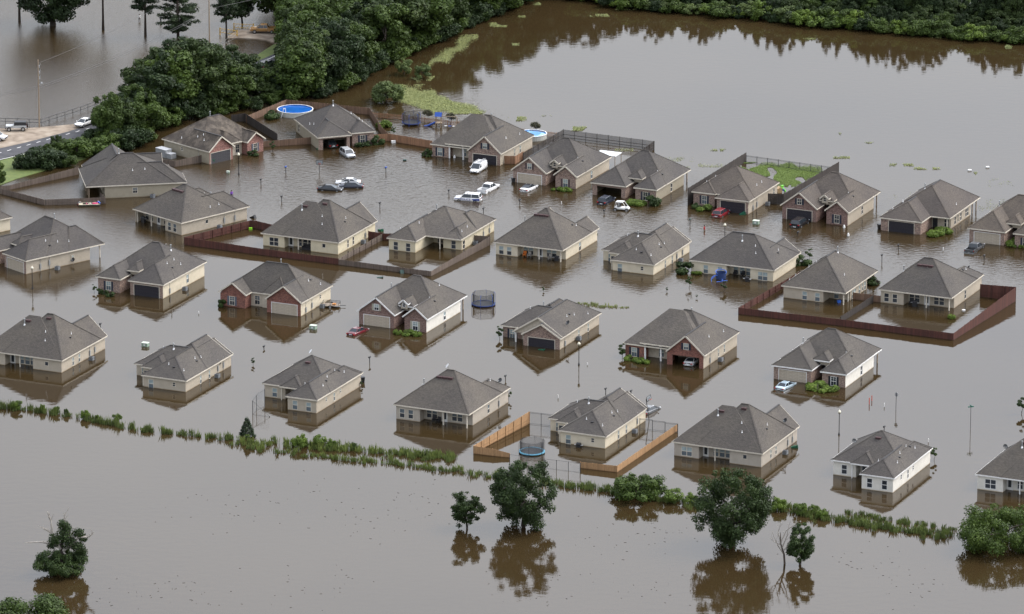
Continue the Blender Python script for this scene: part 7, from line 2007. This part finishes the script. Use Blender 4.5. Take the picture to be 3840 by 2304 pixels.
for t, lb in (((1, 0, 1655, 1165), 'left crape myrtle behind the picket fence'), ((1, 0, 1880, 1200), 'right crape myrtle behind the picket fence'), ((2, 0, 222, 1285), 'crape myrtle beside the pale blue pool')): tree('myr0', at(T(*t)), 2.4, 1.0, lb, 'crape_myrtle', 'tree', 'crape myrtles')
# ------------------------------------------------------------------ people (one skinned surface each, wading)
SKIN = plain('skin', (.36, .21, .145), .6)
def person(label, P, rz, shirt, pants, hair, pose='wade', h=1.75, legs=True, bare=False):
    r = thing('person', label, 'person', P, rz, 'people in the water')
    k = h / 1.75
    J = {'pel': (0, 0, .95), 'che': (0, 0, 1.25), 'nec': (0, 0, 1.47), 'hea': (0, -.02, 1.62), 'top': (0, -.02, 1.72)}
    lean = .0
    if pose == 'push':
        J.update({'che': (0, -.22, 1.18), 'nec': (0, -.36, 1.36), 'hea': (0, -.44, 1.48), 'top': (0, -.48, 1.58)})
        arms = [((s_ * .19, -.30, 1.30), (s_ * .24, -.48, 1.08), (s_ * .2, -.74, .98), (s_ * .19, -.83, .96)) for s_ in (-1, 1)]
    elif pose == 'sit':
        J = {'pel': (0, 0, .18), 'che': (0, .06, .46), 'nec': (0, .05, .68), 'hea': (0, .02, .82), 'top': (0, .02, .92)}
        arms = [((s_ * .17, .05, .62), (s_ * .24, -.02, .40), (s_ * .16, -.22, .30), (s_ * .14, -.28, .30)) for s_ in (-1, 1)]
    elif pose == 'elbow':
        arms = [((-.2, 0, 1.40), (-.34, .02, 1.16), (-.2, -.16, 1.04), (-.14, -.2, 1.04)), ((.2, 0, 1.40), (.36, .02, 1.18), (.22, -.1, 1.02), (.16, -.14, 1.02))]
    else:
        arms = [((s_ * .2, 0, 1.40), (s_ * .27, .04 * s_, 1.14), (s_ * .25, -.1, .93), (s_ * .25, -.13, .85)) for s_ in (-1, 1)]
    if pose == 'sit': legp = [((s_ * .1, -.02, .16), (s_ * .13, -.4, .34), (s_ * .12, -.62, .05), (s_ * .12, -.72, .03)) for s_ in (-1, 1)]
    else: legp = [((s_ * .1, 0, .9), (s_ * .11, -.06 if s_ > 0 else .06, .48), (s_ * .11, .02 if s_ > 0 else .10, .08), (s_ * .11, -.14 if s_ > 0 else -.02, .03)) for s_ in (-1, 1)]
    V, E_, Rd = [], [], []
    def add(p, rr, par=None):
        V.append(tuple(c_ * k for c_ in p)); Rd.append(rr * k)
        if par is not None: E_.append((par, len(V) - 1))
        return len(V) - 1
    pe = add(J['pel'], .155); ch = add(J['che'], .17, pe); ne = add(J['nec'], .06, ch); he = add(J['hea'], .10, ne); add(J['top'], .085, he)
    for a in arms:
        q = add(a[0], .07, ch)
        for p, rr in zip(a[1:], (.048, .036, .034)): q = add(p, rr, q)
    for a in legp:
        q = add(a[0], .09, pe)
        for p, rr in zip(a[1:], (.065, .045, .045)): q = add(p, rr, q)
    me = bpy.data.meshes.new('body'); me.from_pydata(V, E_, [])
    o = link('body', me, r)
    mod = o.modifiers.new('skin', 'SKIN'); mod.use_smooth_shade = True
    sk = me.skin_vertices[0] if me.skin_vertices else None
    if sk is None:
        bpy.context.view_layer.objects.active = o
        bpy.ops.mesh.customdata_skin_add()
        sk = me.skin_vertices[0]
    for i, rr in enumerate(Rd): sk.data[i].radius = (rr, rr)
    sk.data[0].use_root = True
    ss = o.modifiers.new('sub', 'SUBSURF'); ss.levels = 1; ss.render_levels = 2
    # clothing by height and reach, hair over the crown
    m_, n_, l_, b_ = _nt('clothed_' + shirt[0] + pants[0] + pose)
    tc_ = n_.new('ShaderNodeTexCoord'); s_ = n_.new('ShaderNodeSeparateXYZ'); l_.new(tc_.outputs['Object'], s_.inputs[0])
    zz = s_.outputs[2]
    wst, nk = (J['pel'][2] + .02) * k, (J['nec'][2] - .02) * k
    c_ = ramp(n_, l_, mathn(n_, l_, 'DIVIDE', zz, 2.0), [(0, pants[1]), (wst / 2, pants[1]), (wst / 2 + .004, shirt[1]), (nk / 2, shirt[1]), (nk / 2 + .004, (.36, .21, .145))])
    l_.new(c_, b_.inputs['Base Color']); b_.inputs['Roughness'].default_value = .8
    o.data.materials.append(m_)
    hp = Vector(J['hea']) * k
    hm = MB().lathe([(.118 * k, -.02), (.122 * k, .05), (.10 * k, .115), (.05 * k, .15), (.005, .158)], 12)
    q = hm.build('hair', hair, r, (hp.x, hp.y + .025, hp.z - .01), smooth=True)
    fc = MB()
    for sx in (-1, 1): fc.box(sx * .045 * k - .015, -.108 * k, .0, sx * .045 * k + .015, -.095 * k, .02)
    fc.box(-.025, -.108 * k, -.075, .025, -.096 * k, -.06); fc.add([(-.015, -.1 * k, -.04), (.015, -.1 * k, -.04), (0, -.128 * k, -.035), (0, -.1 * k, .0)], [(0, 1, 2), (1, 3, 2), (3, 0, 2)])
    fc.build('face', plain('face_dark', (.06, .03, .025), .6), r, (hp.x, hp.y, hp.z))
    # five fingers on each hand
    hd = MB()
    for a in arms:
        w0 = Vector(a[3]) * k; d = (Vector(a[3]) - Vector(a[2])).normalized()
        sd_ = d.cross(Vector((0, 0, 1)));
        sd_ = sd_.normalized() if sd_.length > .1 else Vector((1, 0, 0))
        for f in range(4):
            b0 = w0 + sd_ * (f - 1.5) * .02; ln = (.075, .088, .082, .065)[f]
            hd.tube([b0, b0 + d * ln * .55, b0 + d * ln * .9 + Vector((0, 0, -.02))], [.010, .009, .007], 6)
        hd.tube([w0 - d * .03 + sd_ * .035, w0 + sd_ * .06 + d * .03], [.011, .008], 6)
    hd.build('fingers', SKIN, r)
    return r
HB, HK = plain('hair_brown', (.05, .03, .02), .8), plain('hair_black', (.012, .01, .01), .8)
person('man in a red shirt and dark cap wading across the street', at(T(2, 1, 1858, 745)) + Vector((0, 0, -.75)), 1.2, ('red', (.35, .015, .02)), ('khaki', (.12, .09, .06)), HK, 'wade', 1.8)
person('man in a grey shirt at the left end of the boat', at(T(0, 1, 757, 497)) + Vector((0, 0, -.7)), R_(90), ('grey', (.30, .30, .30)), ('redshorts', (.4, .02, .03)), HB, 'push', 1.8)
person('man in a blue shirt pushing the right end of the boat', at(T(0, 1, 965, 495)) + Vector((0, 0, -.7)), R_(-95), ('blue', (.03, .12, .50)), ('denim', (.04, .05, .09)), HB, 'push', 1.8)
person('person in purple wading behind the barbecue house roof', at(T(0, 1, 2237, 402)) + Vector((0, 0, -.8)), .4, ('purple', (.16, .05, .34)), ('dark', (.03, .03, .04)), HK, 'wade', 1.75)
person('person in a white shirt wading in the pond', at(T(0, 0, 1347, 208)) + Vector((0, 0, -.2)), .3, ('white', (.6, .6, .58)), ('dark2', (.02, .02, .025)), HK, 'elbow', 1.75)
person('person in dark clothes wading right of the pine trunk', at(T(0, 0, 1553, 218)) + Vector((0, 0, -.2)), -.4, ('dark3', (.02, .022, .035)), ('dark4', (.02, .02, .03)), HK, 'elbow', 1.75)
bo = thing('boat', 'flat beige boat with passengers beside the plank fence', 'boat', at(T(0, 1, 862, 503)), R_(6))
hull = MB(); st = [(-2.0, .55, .05, .30), (-1.7, .72, -.08, .34), (1.6, .76, -.1, .34), (1.95, .70, -.05, .36)]
for x, w_, zb, zt in st: hull.v += [(x, -w_, zt), (x, -w_ * .85, zb), (x, w_ * .85, zb), (x, w_, zt)]
for i in range(3):
    for j in range(3): hull.f.append((i * 4 + j, i * 4 + j + 1, i * 4 + j + 5, i * 4 + j + 4)); hull.m.append(0)
hull.f += [(3, 2, 1, 0), (12, 13, 14, 15)]; hull.m += [0, 0]
hull.build('hull', plain('hull_dark', (.08, .08, .06), .5), bo)
gw = MB()
for sg in (-1, 1): gw.beam((-2.0, sg * .56, .33), (-1.7, sg * .73, .37), .12, .08).beam((-1.7, sg * .73, .37), (1.6, sg * .77, .37), .12, .08).beam((1.6, sg * .77, .37), (1.95, sg * .71, .39), .12, .08)
gw.build('gunwale', plain('boat_beige', (.50, .45, .33), .5), bo)
MB().box(-1.9, -.62, .28, -1.2, .62, .36).box(.9, -.68, .22, 1.7, .68, .3).build('deck', MATS['boat_beige'], bo); MB().box(-.2, -.66, .16, .15, .66, .22).build('bench', MATS['boat_beige'], bo)
bp_ = bo.location
d6 = Vector((math.cos(R_(6)), math.sin(R_(6)), 0))
person('child in a pink top sitting in the boat', bp_ - d6 * .5 + Vector((0, 0, .05)), 1.4, ('pink', (.55, .12, .2)), ('tanp', (.3, .18, .12)), HB, 'sit', 1.25)
person('child in a white top sitting in the middle of the boat', bp_ + d6 * .15 + Vector((0, 0, .1)), 1.2, ('wht', (.55, .5, .45)), ('pinkp', (.5, .05, .15)), HB, 'sit', 1.25)
tag(MB().box(-.5, -.2, 0, .5, .2, .16).build('pink_bundle', plain('pink_cloth', (.6, .04, .15), .8), None, bp_ + d6 * 1.1 + Vector((0, 0, .3)), R_(6)), 'bright pink bundle lying in the right half of the boat', 'bundle')
